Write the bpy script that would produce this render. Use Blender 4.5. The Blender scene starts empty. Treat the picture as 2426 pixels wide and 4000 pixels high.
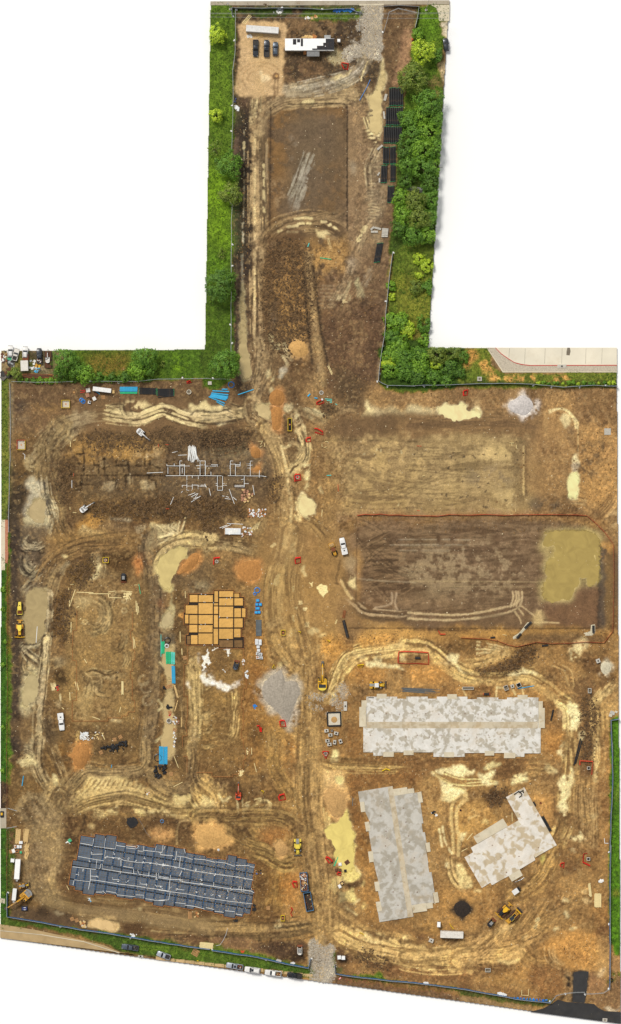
import bpy,math,random
import numpy as np
from mathutils import Vector,Matrix
random.seed(7);rng=np.random.default_rng(11)
SC=bpy.context.scene
COL=SC.collection
S=0.09
def wx(px):return(px-1213)*S
def wy(py):return(2000-py)*S
def iv(n,k,v):n.inputs[k].default_value=v
# camera, sky, sun, exposure
CAM_H=1200.0
cam=bpy.data.cameras.new('camera');camo=bpy.data.objects.new('camera',cam);COL.objects.link(camo)
camo.location=(0,0,CAM_H);camo.rotation_euler=(0,0,0)
cam.sensor_fit='VERTICAL';cam.sensor_height=24.0;cam.lens=24.0*CAM_H/(4000*S)
cam.clip_start=1.0;cam.clip_end=6000.0
SC.camera=camo
world=bpy.data.worlds.new('World');SC.world=world;world.use_nodes=True
wn=world.node_tree;wn.nodes.clear()
SUN_EL,SUN_AZ=math.radians(58),math.radians(-32)
sky=wn.nodes.new('ShaderNodeTexSky');sky.sky_type='NISHITA';sky.sun_disc=False
sky.sun_elevation=SUN_EL;sky.sun_rotation=SUN_AZ
hs=wn.nodes.new('ShaderNodeHueSaturation');iv(hs,'Saturation',0.08)
bg=wn.nodes.new('ShaderNodeBackground');iv(bg,'Strength',0.074)
wo=wn.nodes.new('ShaderNodeOutputWorld')
wn.links.new(sky.outputs[0],hs.inputs['Color']);wn.links.new(hs.outputs[0],bg.inputs[0]);wn.links.new(bg.outputs[0],wo.inputs[0])
sl=bpy.data.lights.new('sun','SUN');sl.energy=1.5;sl.angle=math.radians(14);sl.color=(1.0,0.96,0.88)
so=bpy.data.objects.new('sun',sl);COL.objects.link(so);so.location=(-60,80,300)
sd=Vector((math.sin(SUN_AZ)*math.cos(SUN_EL),math.cos(SUN_AZ)*math.cos(SUN_EL),math.sin(SUN_EL)))
so.rotation_euler=sd.to_track_quat('Z','Y').to_euler()
SC.view_settings.view_transform='Standard';SC.view_settings.look='None'
SC.view_settings.exposure=0.66;SC.view_settings.gamma=1.0;SC.view_settings.use_curve_mapping=False
# survey tiles: (origin x, origin y, units per tile step)
TILE={'F':(0,0,1.6238),'P':(0,0,1.0)}
for i in range(3):TILE['a%d'%(i+1)]=(800,500*i,.6560)
for r,oy in zip('bcdefg',(1350,1700,2100,2500,2900,3300)):
 for i,ox in enumerate((0,800,1606)):TILE['%s%d'%(r,i+1)]=(ox,oy,.54886)
TILE['h1']=(400,3600,.54886);TILE['h2']=(1200,3600,.41499);TILE['h3']=(1806,3600,.41499)
def T(t,x,y):
 o=TILE[t];return(o[0]+x*o[2],o[1]+y*o[2])
def prs(p):return p if isinstance(p[0],tuple) else list(zip(p[::2],p[1::2]))
def TP(t,pts):return[T(t,*p) for p in prs(pts)]
def lin(c):
 if isinstance(c,str):c=C[c]
 o=[]
 for v in c:
  v=v/255.0;o.append(v/12.92 if v<=.04045 else((v+.055)/1.055)**2.4)
 return tuple(o)
C=dict(brown=(124,95,56),dbrown=(96,73,45),mud=(76,60,42),dark=(56,46,36),vdark=(40,34,28),dgold=(120,88,44),tan=(170,137,90),orange=(188,122,62),dorange=(150,92,48),silt=(208,188,132),lsilt=(186,170,124),wsilt=(220,204,150),gpud=(172,162,112),grey=(142,128,102),lgrey=(168,158,136),road=(134,109,72),dgrey=(104,90,70),gravel=(174,164,148),grass=(66,98,30),lgrass=(92,138,28),dgrass=(42,72,22),conc=(190,178,156),choc=(92,68,46))
OUT=[(822,7),(1756,0),(1674,1358),(2410,1358),(2426,4000),(1820,3915),(1220,3832),(400,3720),(0,3663),(5,1369),(800,1364)]
# the ground as a survey grid: colour, height, roughness
G=2.65
NX,NY=int(2426/G)+2,int(4000/G)+2
def resize(a,ny,nx):
 h,w=a.shape
 ys=np.linspace(0,h-1.001,ny);xs=np.linspace(0,w-1.001,nx)
 yi=ys.astype(int);xi=xs.astype(int);fy=(ys-yi)[:,None];fx=(xs-xi)[None]
 fy=fy*fy*(3-2*fy);fx=fx*fx*(3-2*fx)
 yj=np.minimum(yi+1,h-1);xj=np.minimum(xi+1,w-1)
 return((a[yi][:,xi]*(1-fx)+a[yi][:,xj]*fx)*(1-fy)+(a[yj][:,xi]*(1-fx)+a[yj][:,xj]*fx)*fy).astype(np.float32)
def vn(scale,sx=1.0,sy=1.0):
 return resize(rng.random((int(4000/(scale*sy))+3,int(2426/(scale*sx))+3)),NY,NX)
def fbm(scale,o=4):
 s=0;a=1;t=0
 for i in range(o):
  s=s+a*vn(max(scale/2**i,3.2));t+=a;a*=.55
 s=s/t
 return np.clip((s-.5)*1.7+.5,0,1)
N200,N70,N25,N9=fbm(220,5),fbm(70,4),fbm(25,3),fbm(9,2)
WXa,WYa=fbm(30,3)-.5,fbm(30,3)-.5
WXb,WYb=vn(7)-.5,vn(7)-.5
WH=rng.random((NY,NX)).astype(np.float32)
PXg=(np.arange(NX)*G).astype(np.float32)[None,:].repeat(NY,0)
PYg=(np.arange(NY)*G).astype(np.float32)[:,None].repeat(NX,1)
RGB=np.empty((NY,NX,3),np.float32);RGB[:]=lin('brown')
HZ=np.zeros((NY,NX),np.float32);RO=np.full((NY,NX),.9,np.float32);RG=np.full((NY,NX),.35,np.float32)
GR=np.zeros((NY,NX),np.float32)
GV=np.zeros((NY,NX),np.float32)
CL=np.zeros((NY,NX),np.float32);SM=np.zeros((NY,NX),np.float32)
def win(pts,m):
 xs=[p[0] for p in pts];ys=[p[1] for p in pts]
 x0=max(0,int((min(xs)-m)/G));x1=min(NX,int((max(xs)+m)/G)+2)
 y0=max(0,int((min(ys)-m)/G));y1=min(NY,int((max(ys)+m)/G)+2)
 return slice(y0,y1),slice(x0,x1)
def pip(X,Y,pts):
 ins=np.zeros(X.shape,bool);n=len(pts)
 for i in range(n):
  xa,ya=pts[i];xb,yb=pts[(i+1)%n]
  if ya==yb:continue
  c=((ya>Y)!=(yb>Y))&(X<(xb-xa)*(Y-ya)/(yb-ya)+xa)
  ins^=c
 return ins
def blur(m,k):
 if k<1:return m
 for ax in(0,1):
  for _ in range(2):
   p=np.pad(m,[(k+1,k) if a==ax else(0,0) for a in(0,1)],mode='edge')
   c=np.cumsum(p,axis=ax)
   n=m.shape[ax]
   m=((c[2*k+1:2*k+1+n] if ax==0 else c[:,2*k+1:2*k+1+n])-(c[:n] if ax==0 else c[:,:n]))/(2*k+1)
 return m
def spline(pts,step=8.0,closed=False):
 P=[np.array(p,float) for p in pts]
 if len(P)<3:
  out=[]
  n=max(2,int(np.linalg.norm(P[1]-P[0])/step))
  return[tuple(P[0]+(P[1]-P[0])*i/n) for i in range(n+1)]
 Q=[P[-1]]+P+[P[0],P[1]] if closed else[2*P[0]-P[1]]+P+[2*P[-1]-P[-2]]
 out=[]
 for i in range(1,len(Q)-2):
  a,b,c,d=Q[i-1:i+3]
  n=max(1,int(np.linalg.norm(c-b)/step))
  for k in range(n):
   t=k/n
   out.append(tuple(.5*((2*b)+(c-a)*t+(2*a-5*b+4*c-d)*t*t+(3*b-a-3*c+d)*t**3)))
 if not closed:out.append(tuple(P[-1]))
 return out
def mixin(sl,m,col,var=.10):
 c=np.array(lin(col),np.float32)
 v=1+var*2*(N25[sl]*.6+N9[sl]*.4-.5)
 m3=m[...,None]
 RGB[sl]=RGB[sl]*(1-m3)+(c*v[...,None])*m3
def Pg(t,pts,col,a=1.0,f=8,e=10,h=0,r=None,b=0,k=None,wet=None,var=.10):
 pts=TP(t,pts)
 if len(pts)>3:pts=spline(pts,14,True)
 sl=win(pts,f+e+6)
 X=PXg[sl]+(WXa[sl]*2.2+WXb[sl]*.9)*e;Y=PYg[sl]+(WYa[sl]*2.2+WYb[sl]*.9)*e
 m=blur(pip(X,Y,pts).astype(np.float32),int(f/G))
 if b:
  q=N70[sl]*.45+N25[sl]*.4+N9[sl]*.15
  m=m*np.clip((q-b)/.12+.5,0,1)
 m=m*a
 if col is not None:mixin(sl,m,col,var)
 if h:HZ[sl]+=m*h
 if r is not None:RG[sl]=RG[sl]*(1-m)+r*m
 if wet is not None:RO[sl]=RO[sl]*(1-m)+wet*m
 if k=='grass':GR[sl]=np.maximum(GR[sl],m)
 elif k=='gravel':GV[sl]=np.maximum(GV[sl],m)
 elif k=='bare':GR[sl]*=(1-m)
 elif k=='clod':CL[sl]=np.maximum(CL[sl],m)
 elif k=='flat':SM[sl]=np.maximum(SM[sl],m)
 return sl,m
def lateral(pts,hw):
 sl=win(pts,hw+4)
 X=PXg[sl];Y=PYg[sl]
 D=np.full(X.shape,1e9,np.float32);SD=np.zeros(X.shape,np.float32);U=np.zeros(X.shape,np.float32)
 oy,ox=sl[0].start,sl[1].start;acc=0
 for (xa,ya),(xb,yb) in zip(pts[:-1],pts[1:]):
  dx,dy=xb-xa,yb-ya;L=math.hypot(dx,dy)
  if L<1e-6:continue
  s2=win([(xa,ya),(xb,yb)],hw+4)
  w=(slice(s2[0].start-oy,s2[0].stop-oy),slice(s2[1].start-ox,s2[1].stop-ox))
  x=X[w]-xa;y=Y[w]-ya
  t=np.clip((x*dx+y*dy)/(L*L),0,1)
  d=np.hypot(x-t*dx,y-t*dy);sg=np.where(dx*y-dy*x>=0,1.0,-1.0)
  b=d<D[w]
  D[w]=np.where(b,d,D[w]);SD[w]=np.where(b,d*sg,SD[w]);U[w]=np.where(b,acc+t*L,U[w])
  acc+=L
 return sl,D,SD,U,acc
def Bd(t,pts,w,c1,c2=None,a=.8,freq=9.0,thr=.46,sharp=.20,h=.06,tp=1,along=.35):
 pts=spline(TP(t,pts),9)
 hw=w/2.0*1.15;freq*=1.55
 sl,D,SD,U,L=lateral(pts,hw*1.6)
 d=SD+(WXa[sl])*8+(WXb[sl])*1.5
 tab=rng.random(512);ph=rng.random()*300
 kk=np.abs(d/freq+ph);ki=kk.astype(int)%511;fr=kk-kk.astype(int);fr=fr*fr*(3-2*fr)
 s=tab[ki]*(1-fr)+tab[ki+1]*fr
 tl=rng.random(512);k2=U/55.0+SD/(freq*2.2)*1.7+40;k2i=k2.astype(int)%511;f2=k2-k2.astype(int)
 al=tl[k2i]*(1-f2)+tl[k2i+1]*f2
 v=s*(1-along)+al*along*.6+N25[sl]*along*.4
 v=np.clip((v-thr)/sharp+.5,0,1)
 edge=np.clip((1.15-np.abs(D)/hw+(N25[sl]-.5)*.6)/.4,0,1)
 if tp:
  e2=np.clip(np.minimum(U,L-U)/60.0,0,1);edge=edge*e2
 hw0=hw;m=edge*a*(.75+.5*(N70[sl]*.6+N9[sl]*.4))
 m=np.clip(m,0,1)
 if c2 is not None:
  mixin(sl,m*(1-v),tuple(q*.9 for q in c2))
 mixin(sl,m*v,tuple(min(226,q*1.0) for q in(C[c1] if isinstance(c1,str) else c1)))
 HZ[sl]+=(m*(s-.5)*h).astype(np.float32)
 RG[sl]=RG[sl]*(1-m*.6)+.25*m*.6
 dark=tuple(q*.74 for q in(c2 or(110,86,56)));pale=tuple(min(228,q*1.05) for q in(C[c1] if isinstance(c1,str) else c1))  # dark runs: tracked soil, with the shade lying in ruts put into colour
 A=np.array(pts);tn=np.gradient(A,axis=0);tn/=np.linalg.norm(tn,axis=1,keepdims=True)+1e-6;nv=np.stack([-tn[:,1],tn[:,0]],1);ss=np.linspace(0,1,len(A))
 for i in range(int(2+w/11)):
  of=rng.uniform(-.55,.55)*w+rng.uniform(-.3,.3)*w*np.sin(ss*rng.uniform(1,5)+rng.uniform(0,6));g=10
  i0=int(rng.uniform(0,.3)*len(A));i1=int(rng.uniform(.7,1)*len(A))
  for sg in(-1,1):
   q=(A+nv*(of+sg*g)[:,None])[i0:i1:3]
   if len(q)>2:Ln('P',[tuple(z) for z in q],rng.uniform(3.4,5.6),pale if i%2 else dark,min(1,.75*a),1.4,b=.34)
def Ln(t,pts,w,col,a=.9,f=2.0,h=0,b=0,sm=1):
 pts0=TP(t,pts)
 p=spline(pts0,7) if(sm and len(pts0)>2) else spline(pts0[:2],7) if len(pts0)==2 else pts0
 R=w/2+f+3
 sl,D,SD,U,L=lateral(p,R)
 dd=D+(N9[sl]-.5)*w*.5
 m=np.clip((w/2+f-dd)/(2*f+.01),0,1)*(D<1e8)
 if b:m=m*np.clip((N25[sl]*.6+N70[sl]*.4-b)/.12+.5,0,1)
 m=(m*a).astype(np.float32)
 if col is not None:mixin(sl,m,col)
 if h:HZ[sl]+=m*h
PUD=[]
def Pd(t,pts,col,e=9,f=4,a=.95,sheet=True,tone=None):
 Pg(t,pts,'dgrey',.5,10,e+4)
 Pg(t,pts,col,a=a,f=f,e=e,h=-.10,r=.05,wet=.25,var=.05)
 if sheet:PUD.append((TP(t,pts),tone or col))
def box(x0,y0,x1,y1):return[(x0,y0),(x1,y0),(x1,y1),(x0,y1)]
# broad soil tones
Pg('F',box(560,10,1010,960),'dbrown',1,20,10)
Pg('F',box(0,900,700,2450),(112,86,52),1,60,40)
Pg('F',box(740,900,1500,2460),(136,104,60),1,60,40)
Pg('F',box(740,1560,1500,2460),(146,110,60),.7,50,40)
sl,m=(slice(0,NY),slice(0,NX)),np.clip((N200-.45)*3,0,1)*.35;mixin(sl,m,'dgold')
sl,m=(slice(0,NY),slice(0,NX)),np.clip((.42-N200)*3,0,1)*.35;mixin(sl,m,'choc')
sl,m=(slice(0,NY),slice(0,NX)),np.clip((N70-.6)*4,0,1)*.22;mixin(sl,m,'tan')
sl,m=(slice(0,NY),slice(0,NX)),np.clip((.36-N70)*4,0,1)*.35;mixin(sl,m,'mud')
# north neck
Pg('a1',box(190,40,960,545),'mud',1,14,14,r=.6)
Pg('a1',box(470,120,760,260),(120,92,60),.7,10,14,b=.45)
Pg('a1',box(480,380,700,520),(104,78,52),.7,10,14,b=.45)
Pg('a1',box(1055,40,1290,520),(104,78,48),1,12,10)
Pg('a1',[1190,180,1240,180,1225,330,1180,420,1150,510,1100,500,1140,400],(164,122,84),.8,8,10)
Pg('a1',box(160,560,300,762),(88,68,50),1,10,8)
Pg('a1',[360,650,500,625,790,620,850,660,850,780,350,780],(104,76,44),1,6,8)
Pg('a2',box(375,-140,845,610),(104,82,56),1,6,5,k='flat')
Pg('a2',[375,-130,840,-140,835,-60,520,-40,510,90,480,330,420,590,375,600],(122,88,44),.75,16,16,b=.42)
Pg('a2',[520,-90,740,-90,760,120,700,360,560,560,480,560,520,200],(104,86,64),.7,30,22)
Pg('a2',box(600,250,840,600),(112,84,50),.6,24,20,b=.5)
Ln('a2',[842,-130,846,200,846,600],16,(60,46,34),.75,8,h=-.25)
Ln('a2',[395,-120,392,200,390,560],14,(70,54,38),.5,8,h=-.1)
Pg('a2',box(855,-160,1000,762),(130,104,72),1,10,8)
Pg('a2',[868,180,892,180,890,270,870,270],'lgrey',a=.45,f=10)
Pg('a2',box(1000,-100,1140,762),(112,86,58),1,12,10)
for p,w in(([545,60,505,90],40),([610,135,575,230,540,330,500,440],26),([640,140,600,250,560,400,540,500],26),([575,320,515,470],40),([560,420,530,500],44)):
 Bd('a2',p,w,(150,142,126),None,.75,5,thr=.45)
Bd('a2',[540,170,515,205],44,(140,132,118),None,.7,5,thr=.5)
Pg('a2',box(420,320,470,500),(150,128,96),.5,12,14,b=.52)
Pg('a2',box(172,-20,288,762),(56,46,36),1,8,6,r=.5)
Pg('a3',box(172,0,290,762),(60,48,38),1,8,6,r=.5)
Pg('a2',[176,60,205,60,200,160,180,160],(110,88,70),.7,6,6)
Ln('a2',[233,-60,234,300,230,560,228,762],4,(150,140,112),a=.8,b=.42)
Ln('a2',[234,85,234,120],9,'lsilt',a=.8);Ln('a2',[229,550,227,680],8,'lgrey',a=.8,b=.4)
Ln('a2',[172,520,172,762],3,(110,95,70),a=.6);Ln('a3',[190,0,190,350],3,(110,95,70),a=.5,b=.4)
Ln('a3',[222,0,224,160],9,(120,112,94),a=.8)
Pd('a3',[232,150,242,260,247,380,256,520,272,620,288,690,270,735,240,745,215,700,205,620,207,500,212,400,208,300,220,180],(164,148,104),e=6)
Pg('a3',box(255,100,292,700),(96,74,50),.8,10,6)
Pg('a1',[285,560,400,585,370,640,352,780,285,780],(140,114,78),1,8,6)
for t in('a2','a3'):
 Bd(t,[324,-30,324,380,326,790],56,(164,138,96),(112,90,62),.95,7,thr=.5,tp=0)
 Ln(t,[297,-20,298,400,296,790],8,(196,172,122),a=.85,b=.33)
Ln('a2',[350,220,353,500],9,(200,180,128),a=.8,b=.35)
Ln('a2',[372,100,368,200,372,300],8,(160,136,100),a=.6)
Bd('a1',[320,780,330,700,370,640,470,590,640,575,780,570,930,560],62,(158,134,94),(116,94,64),.9,7,tp=0)
Bd('a1',[460,640,620,620,800,605,930,590],24,(176,150,104),(110,88,58),.7,5)
Ln('a1',[590,606,640,604],16,'silt',a=.8)
Bd('a1',[305,560,300,640,290,762],34,(190,170,120),(104,84,60),.8,7,thr=.55)
Pg('a1',[208,138,300,122,380,120,470,140,478,250,470,380,462,480,475,560,400,572,300,575,190,556,178,470,200,400,205,250],(184,152,106),1,4,7,r=.3,var=.05,k='flat')
for r in(60,85,110):Ln('a1',[330+r*1.25*math.cos(q) if k else 470+r*.9*math.sin(q) for q in np.linspace(2.6,6.6,14) for k in(1,0)],5,(158,122,76),a=.5)
Pg('a1',[318,405,335,410,345,450,385,455,380,480,340,490],(214,190,146),.8,4,8,b=.3)
Ln('a1',[416+14*math.cos(q)+10 if k else 453+14*math.sin(q) for q in np.linspace(0,6.3,12) for k in(1,0)],9,(116,82,50),a=.8);Ln('a1',[418,470,415,560,405,590],9,(120,92,58),a=.7);Ln('a1',[436,470,433,560],7,(120,92,58),a=.6)
Pg('a1',[938,34,1050,34,1052,200,1048,352,1000,356,940,300,936,200],'gravel',1,3,6,k='gravel',var=.25)
Pg('a1',[825,285,880,270,940,262,945,330,905,350,850,362,822,340],'gravel',1,3,8,k='gravel',var=.25)
Pg('a1',[800,130,935,120,935,260,830,210],'gravel',.5,8,18,b=.55,k='gravel')
Bd('a1',[1010,40,1000,180,975,300,930,400,880,450,780,490,640,520,490,540],46,(160,144,116),(128,110,84),.75,7,tp=0)
Bd('a1',[975,330,920,420,820,480,660,518,500,542],40,(170,160,140),(140,124,98),.8,6)
Ln('a1',[972,360,940,440,930,480],6,'silt',a=.9,b=.3)
Ln('a1',[870,420,830,455,750,475],10,'silt',a=.6,b=.5)
Pg('a1',box(965,380,1040,480),(72,58,42),1,10,8)
Pg('a1',[740,300,830,300,850,370,810,392,740,360],(150,136,96),1,5,9,h=-.05,wet=.3)
Pg('a1',[750,470,800,440,815,460,770,475],'silt',.8,3,6)
Pd('a1',[1045,342,1062,345,1075,430,1075,480,1058,540,1052,620,1052,790,1000,800,970,740,990,640,955,580,1000,560,1032,490,1046,410],(192,174,122),e=7)
Pg('a2',[965,-5,1040,-5,1040,80,980,80],'silt',.9,4,9,b=.4)
for y in(5,28,52,78):Ln('a2',[(945,y+8),(990,y-6),(1038,y+4)],7,(96,74,48),a=.75,h=.05)
for y in(575,600,625):Ln('a1',[(925,y),(900,y+6),(850,y-4)],6,(110,90,62),a=.7)
for x in(950,962,972):Ln('a1',[(x-40,505),(x-30,560),(x-6,620)],7,(92,72,48),a=.8,h=.05)
for y in(660,690):Ln('a1',[(960,y),(1000,y-2)],9,(110,88,60),a=.8,h=.06)
for x0 in range(5):Ln('a1',[(945+x0*9,700),(965+x0*9,762)],5,(104,82,56) if x0%2 else 'silt',a=.8)
Pg('a2',box(985,180,1055,660),(150,132,100),.5,10,14)
for y in list(range(100,250,26))+list(range(330,420,18))+list(range(450,550,17)):
 Ln('a2',[(970+rng.integers(0,14),y+rng.integers(-8,8)),(1000,y),(1035+rng.integers(-6,12),y+rng.integers(-14,14))],4,(176,156,116),a=.75,b=.3)
 Ln('a2',[(965,y+10),(1025,y+rng.integers(4,14))],3,(92,74,54),a=.6,b=.35)
Bd('a2',[1040,90,1000,180,975,240,985,360,990,430],22,(170,150,112),(104,84,60),.7,6)
Bd('a2',[1000,540,960,600,930,690,900,762],30,(160,136,98),(106,84,58),.7,6)
Ln('a2',[955,590,930,640,910,665],16,'silt',a=.85,b=.35)
Bd('a2',[350,735,385,660,440,605,530,575,640,560,760,590,850,650],66,(150,122,80),(100,76,48),.85,7)
Bd('a2',[380,640,470,585,600,550,740,525,850,500],30,(140,114,76),(100,78,50),.7,5)
for p in([540,541,580,536,635,538],[490,588,550,583],[555,572,590,568],[610,567,630,568],[495,620,548,620],[695,558,725,560],[740,580,750,575],[770,592,785,600],[440,618,455,612]):
 Ln('a2',p,9,'silt',.9,3)
Pg('a2',[660,600,700,605,740,640,735,665,700,650,670,625],'silt',.9,3,12,b=.36)
Ln('a2',[735,660,745,700,752,720],10,'silt',a=.7,b=.4)
Pg('a2',[400,650,560,620,600,762,380,790],(98,72,44),1,14,10)
Pg('a2',box(590,680,830,790),(150,112,54),.7,14,16,b=.45,r=.9)
Pg('a2',box(395,690,430,760),(140,128,108),.6,6,8)
Pg('a3',box(365,-20,620,520),(108,80,46),1,12,12,r=1.2,k='clod')
Pg('a3',box(420,30,600,340),(146,108,52),.7,14,18,b=.45,r=1.2)
Pg('a3',box(420,330,610,500),(160,120,58),.75,14,16,b=.42,r=1.3,k='clod')
Pg('a3',[390,300,420,290,430,480,395,520],(84,72,60),.8,8,8)
Pg('a3',box(370,500,600,762),(104,80,50),1,16,14)
Pg('a3',box(650,0,830,140),(166,126,64),.8,14,18,b=.42,r=.9)
Pg('a3',box(690,120,900,300),(116,88,60),.8,14,14)
Pg('a3',box(700,290,1060,762),(96,70,46),1,20,12,r=.7)
Pg('a3',box(940,40,1090,300),(104,78,52),.8,16,12)
Pg('a3',[598,-20,640,-20,655,150,675,330,700,500,722,762,655,775,645,600,630,420,612,200],(136,108,66),1,6,5,h=.45)
Ln('a3',[598,100,605,300,625,480],16,'dark',.6,6,h=-.2);Ln('a3',[650,80,680,350,710,540,735,640],12,'mud',.6,6,h=-.15)
Pg('a3',box(672,640,690,690),(180,166,134),.7,3,5)
Pg('a3',[895,150,915,125,935,160,955,220,950,245,915,250,900,210],'gpud',.9,4,5,wet=.3,h=-.05)
Pg('a3',[915,245,965,240,965,300,915,300],(64,48,34),.7,10,6)
Pg('a3',[855,30,900,30,900,80,865,95],(176,156,128),.7,10,8)
Ln('a3',[985,80,965,140,955,165],22,(160,146,120),.7,6)
for p in([820,285,840,235,868,150],[800,270,795,240],[855,290,865,235],[790,255,830,230]):Ln('a3',p,13,'lsilt',a=.8,b=.3)
Pg('a3',[815,270,835,250,853,280,820,286],'silt',.9,2,4)
for y in range(175,310,22):Ln('a3',[(690,y),(770,y+rng.integers(-6,6))],6,(140,118,86),a=.6,b=.35)
Bd('a3',[900,0,880,90,800,230,720,330],40,(150,128,94),(108,84,56),.5,8)
Bd('a3',[1050,0,1000,100,900,250,760,400],50,(128,100,66),(96,72,46),.5,9)
for x in(888,930):Ln('a3',[(x+8,390),(x,520),(x-8,650)],14,(124,96,62),.6,5,b=.3)
Ln('a3',[392,480,400,515],16,'lsilt',a=.85);Ln('a3',[475,530,495,580,520,610],22,(186,168,124),a=.85);Ln('a3',[465,600,498,650],13,(186,168,124),a=.8)
Pg('a3',[400,520,445,525,440,560,405,545],'lsilt',.8,3,8);Pg('a3',[440,690,480,650,495,670,465,725],'lgrey',.8,4,8)
Pg('a3',[365,690,385,670,390,720,370,740],'lsilt',.8,4,6);Pg('a3',[395,730,420,715,410,745],'lsilt',.8,4,6)
for x in(540,570,600):Ln('a3',[(x,640),(x-6,690),(x+10,762)],14,(140,110,66),.55,5)
# yard north-west
Pg('b1',box(80,250,1500,600),(110,84,54),1,14,14)
Pg('b1',box(90,270,1340,400),(98,74,48),.7,18,12,b=.4,r=.5)
Pg('b1',box(190,380,480,450),(136,104,56),.6,16,18,b=.5)
Pg('b1',[85,440,120,395,200,390,205,440,130,470,100,480],(66,58,52),.8,14,14)
Pg('b1',[110,515,195,505,200,530,140,535],(140,126,100),.6,8,10)
Pg('b1',box(620,420,1500,620),(120,92,58),.7,18,10)
Pg('b1',[70,230,90,270,95,820,60,820],(128,112,86),.8,4,5)
Pg('b1',[85,280,130,300,120,380,85,520],(120,92,52),.5,12,12,b=.5)
Pg('b1',[590,630,760,620,1000,650,1170,600,1400,620,1500,640,1500,730,1200,745,900,735,700,740,560,690],(84,64,40),1,10,16,r=1.6,k='clod',h=.25)
Pg('b1',[1330,320,1440,320,1460,390,1390,415,1320,390],(92,70,44),.7,8,8)
Pg('b1',[850,430,960,400,1100,450,1130,460,1000,490,900,480],'silt',.85,6,10,b=.38)
Pd('b1',[1270,470,1400,420,1494,415,1640,440,1650,540,1494,545,1380,500],'silt',e=12,sheet=False)
Bd('b1',[740,470,860,500,980,520,1080,480,1160,455,1240,480,1350,520,1500,550],46,(206,186,132),(104,80,50),.9,6,thr=.5)
Bd('b1',[730,510,860,530,1000,535,1100,510],22,(190,168,118),(100,78,50),.8,5)
Bd('b1',[750,460,820,435,870,440,900,480,940,490],24,(196,176,124),(92,70,44),.85,5)
Bd('b1',[560,450,620,500,760,480],30,(150,130,92),(112,88,56),.6,6)
for x in(855,885,928):Ln('b1',[(x,380),(x-4,440),(x+16,490)],6,'mud',a=.6,h=.04)
Bd('b1',[240,820,290,720,370,640,470,570,580,530,700,490],60,(146,126,92),(98,78,52),.85,6)
Bd('b1',[330,830,370,740,430,660,520,600,610,560],48,(140,124,94),(88,70,48),.85,6)
Pg('b1',[540,460,600,455,640,540,570,560],(160,140,104),.5,10,14,b=.48)
Bd('b2',[-60,500,80,500,200,480,310,455],46,(190,168,118),(90,70,44),.9,6,tp=0)
Bd('b2',[-60,540,100,530,250,510,330,500],26,(180,158,110),(94,74,48),.8,5)
Bd('b2',[150,440,230,470,310,460],36,(170,146,100),(86,66,42),.8,7,h=.18)
# hub south of the neck
Pg('b2',box(330,0,460,330),(122,96,62),1,16,10)
Bd('b2',[395,-40,400,120,385,260,365,360,330,450],56,(156,132,92),(112,88,58),.85,7,tp=0)
Bd('b2',[470,-40,440,200,370,330,330,440],40,(150,124,84),(106,84,56),.7,7)
Pg('b2',[455,310,490,280,500,310,460,340],'lsilt',.85,3,7);Pg('b2',[545,150,575,140,570,220,535,230],'lgrey',.8,4,9)
Pg('b2',[440,190,465,170,462,220,442,235],'lsilt',.8,3,6);Pg('b2',[470,235,500,220,495,250,475,255],'lsilt',.8,3,6)
Pg('b2',[590,30,730,20,760,150,700,330,620,330,600,200],(100,74,44),.8,14,14)
Pg('b2',[620,60,720,60,690,140,640,150],(156,118,62),.7,10,12,b=.4)
Pg('b2',[780,-20,840,-20,870,200,850,290,790,280,780,150],(122,96,60),.8,8,8)
Pg('b2',[900,130,1180,280,1180,320,1150,440,1000,430,930,380,900,260],(86,66,42),1,14,12,r=.8)
Pd('b2',[360,420,455,410,470,470,475,540,420,525,370,485,350,450],'gpud',e=8,tone=(184,166,118))
Pg('b2',[560,410,610,400,625,450,560,475],'lsilt',.9,3,8)
Bd('b2',[330,420,350,500,420,570,490,660,530,760,560,840],60,(160,136,94),(108,84,54),.85,7,tp=0)
Bd('b2',[300,590,360,580,430,620,500,700],30,(140,114,76),(96,74,46),.7,6)
Bd('b2',[320,720,350,650,400,590],26,(136,110,72),(80,62,40),.8,6)
Bd('b2',[640,450,660,540,650,470,750,480,830,500],36,(180,158,112),(110,86,56),.6,6)
for p in([715,455,830,500],[650,470,665,515],[745,500,760,515],[780,460,845,485],[870,495,905,520],[845,545,865,550],[540,520,560,500]):
 Ln('b2',p,16,'lsilt',.85,3,b=.25)
Bd('b2',[600,500,640,440,700,470,900,560,920,470,1060,440],30,(140,116,76),(104,82,54),.6,7)
Bd('b2',[560,650,620,680,700,740],30,(150,126,84),(104,80,50),.7,6)
Bd('b2',[690,590,690,680,720,750,700,830],34,(200,180,126),(104,80,52),.9,7,tp=0)
Pg('b2',[840,420,920,440,910,500,840,490],(82,62,40),.8,6,8,r=1.2,k='clod')
Pg('b2',box(1180,290,1520,500),(142,108,60),1,16,10)
Pg('b3',box(-10,290,1480,440),(128,96,54),1,16,12,r=.5)
Pg('b3',box(-10,290,180,400),(160,122,68),.6,14,14,b=.42)
Pg('b2',[1110,520,1120,480,1160,380,1185,420,1240,450,1340,460,1494,470,1494,520,1300,520,1180,530],'lsilt',.75,8,14,b=.3)
Pg('b2',[1105,530,1125,470,1165,380,1175,440,1220,500,1170,525],'silt',.9,4,10)
Pg('b3',[-10,440,180,440,190,500,60,515,-10,510],'lsilt',.8,6,12,b=.3)
Bd('b2',[930,500,1000,450,1060,450,1110,490],30,(150,128,90),(110,86,56),.6,6)
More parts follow.
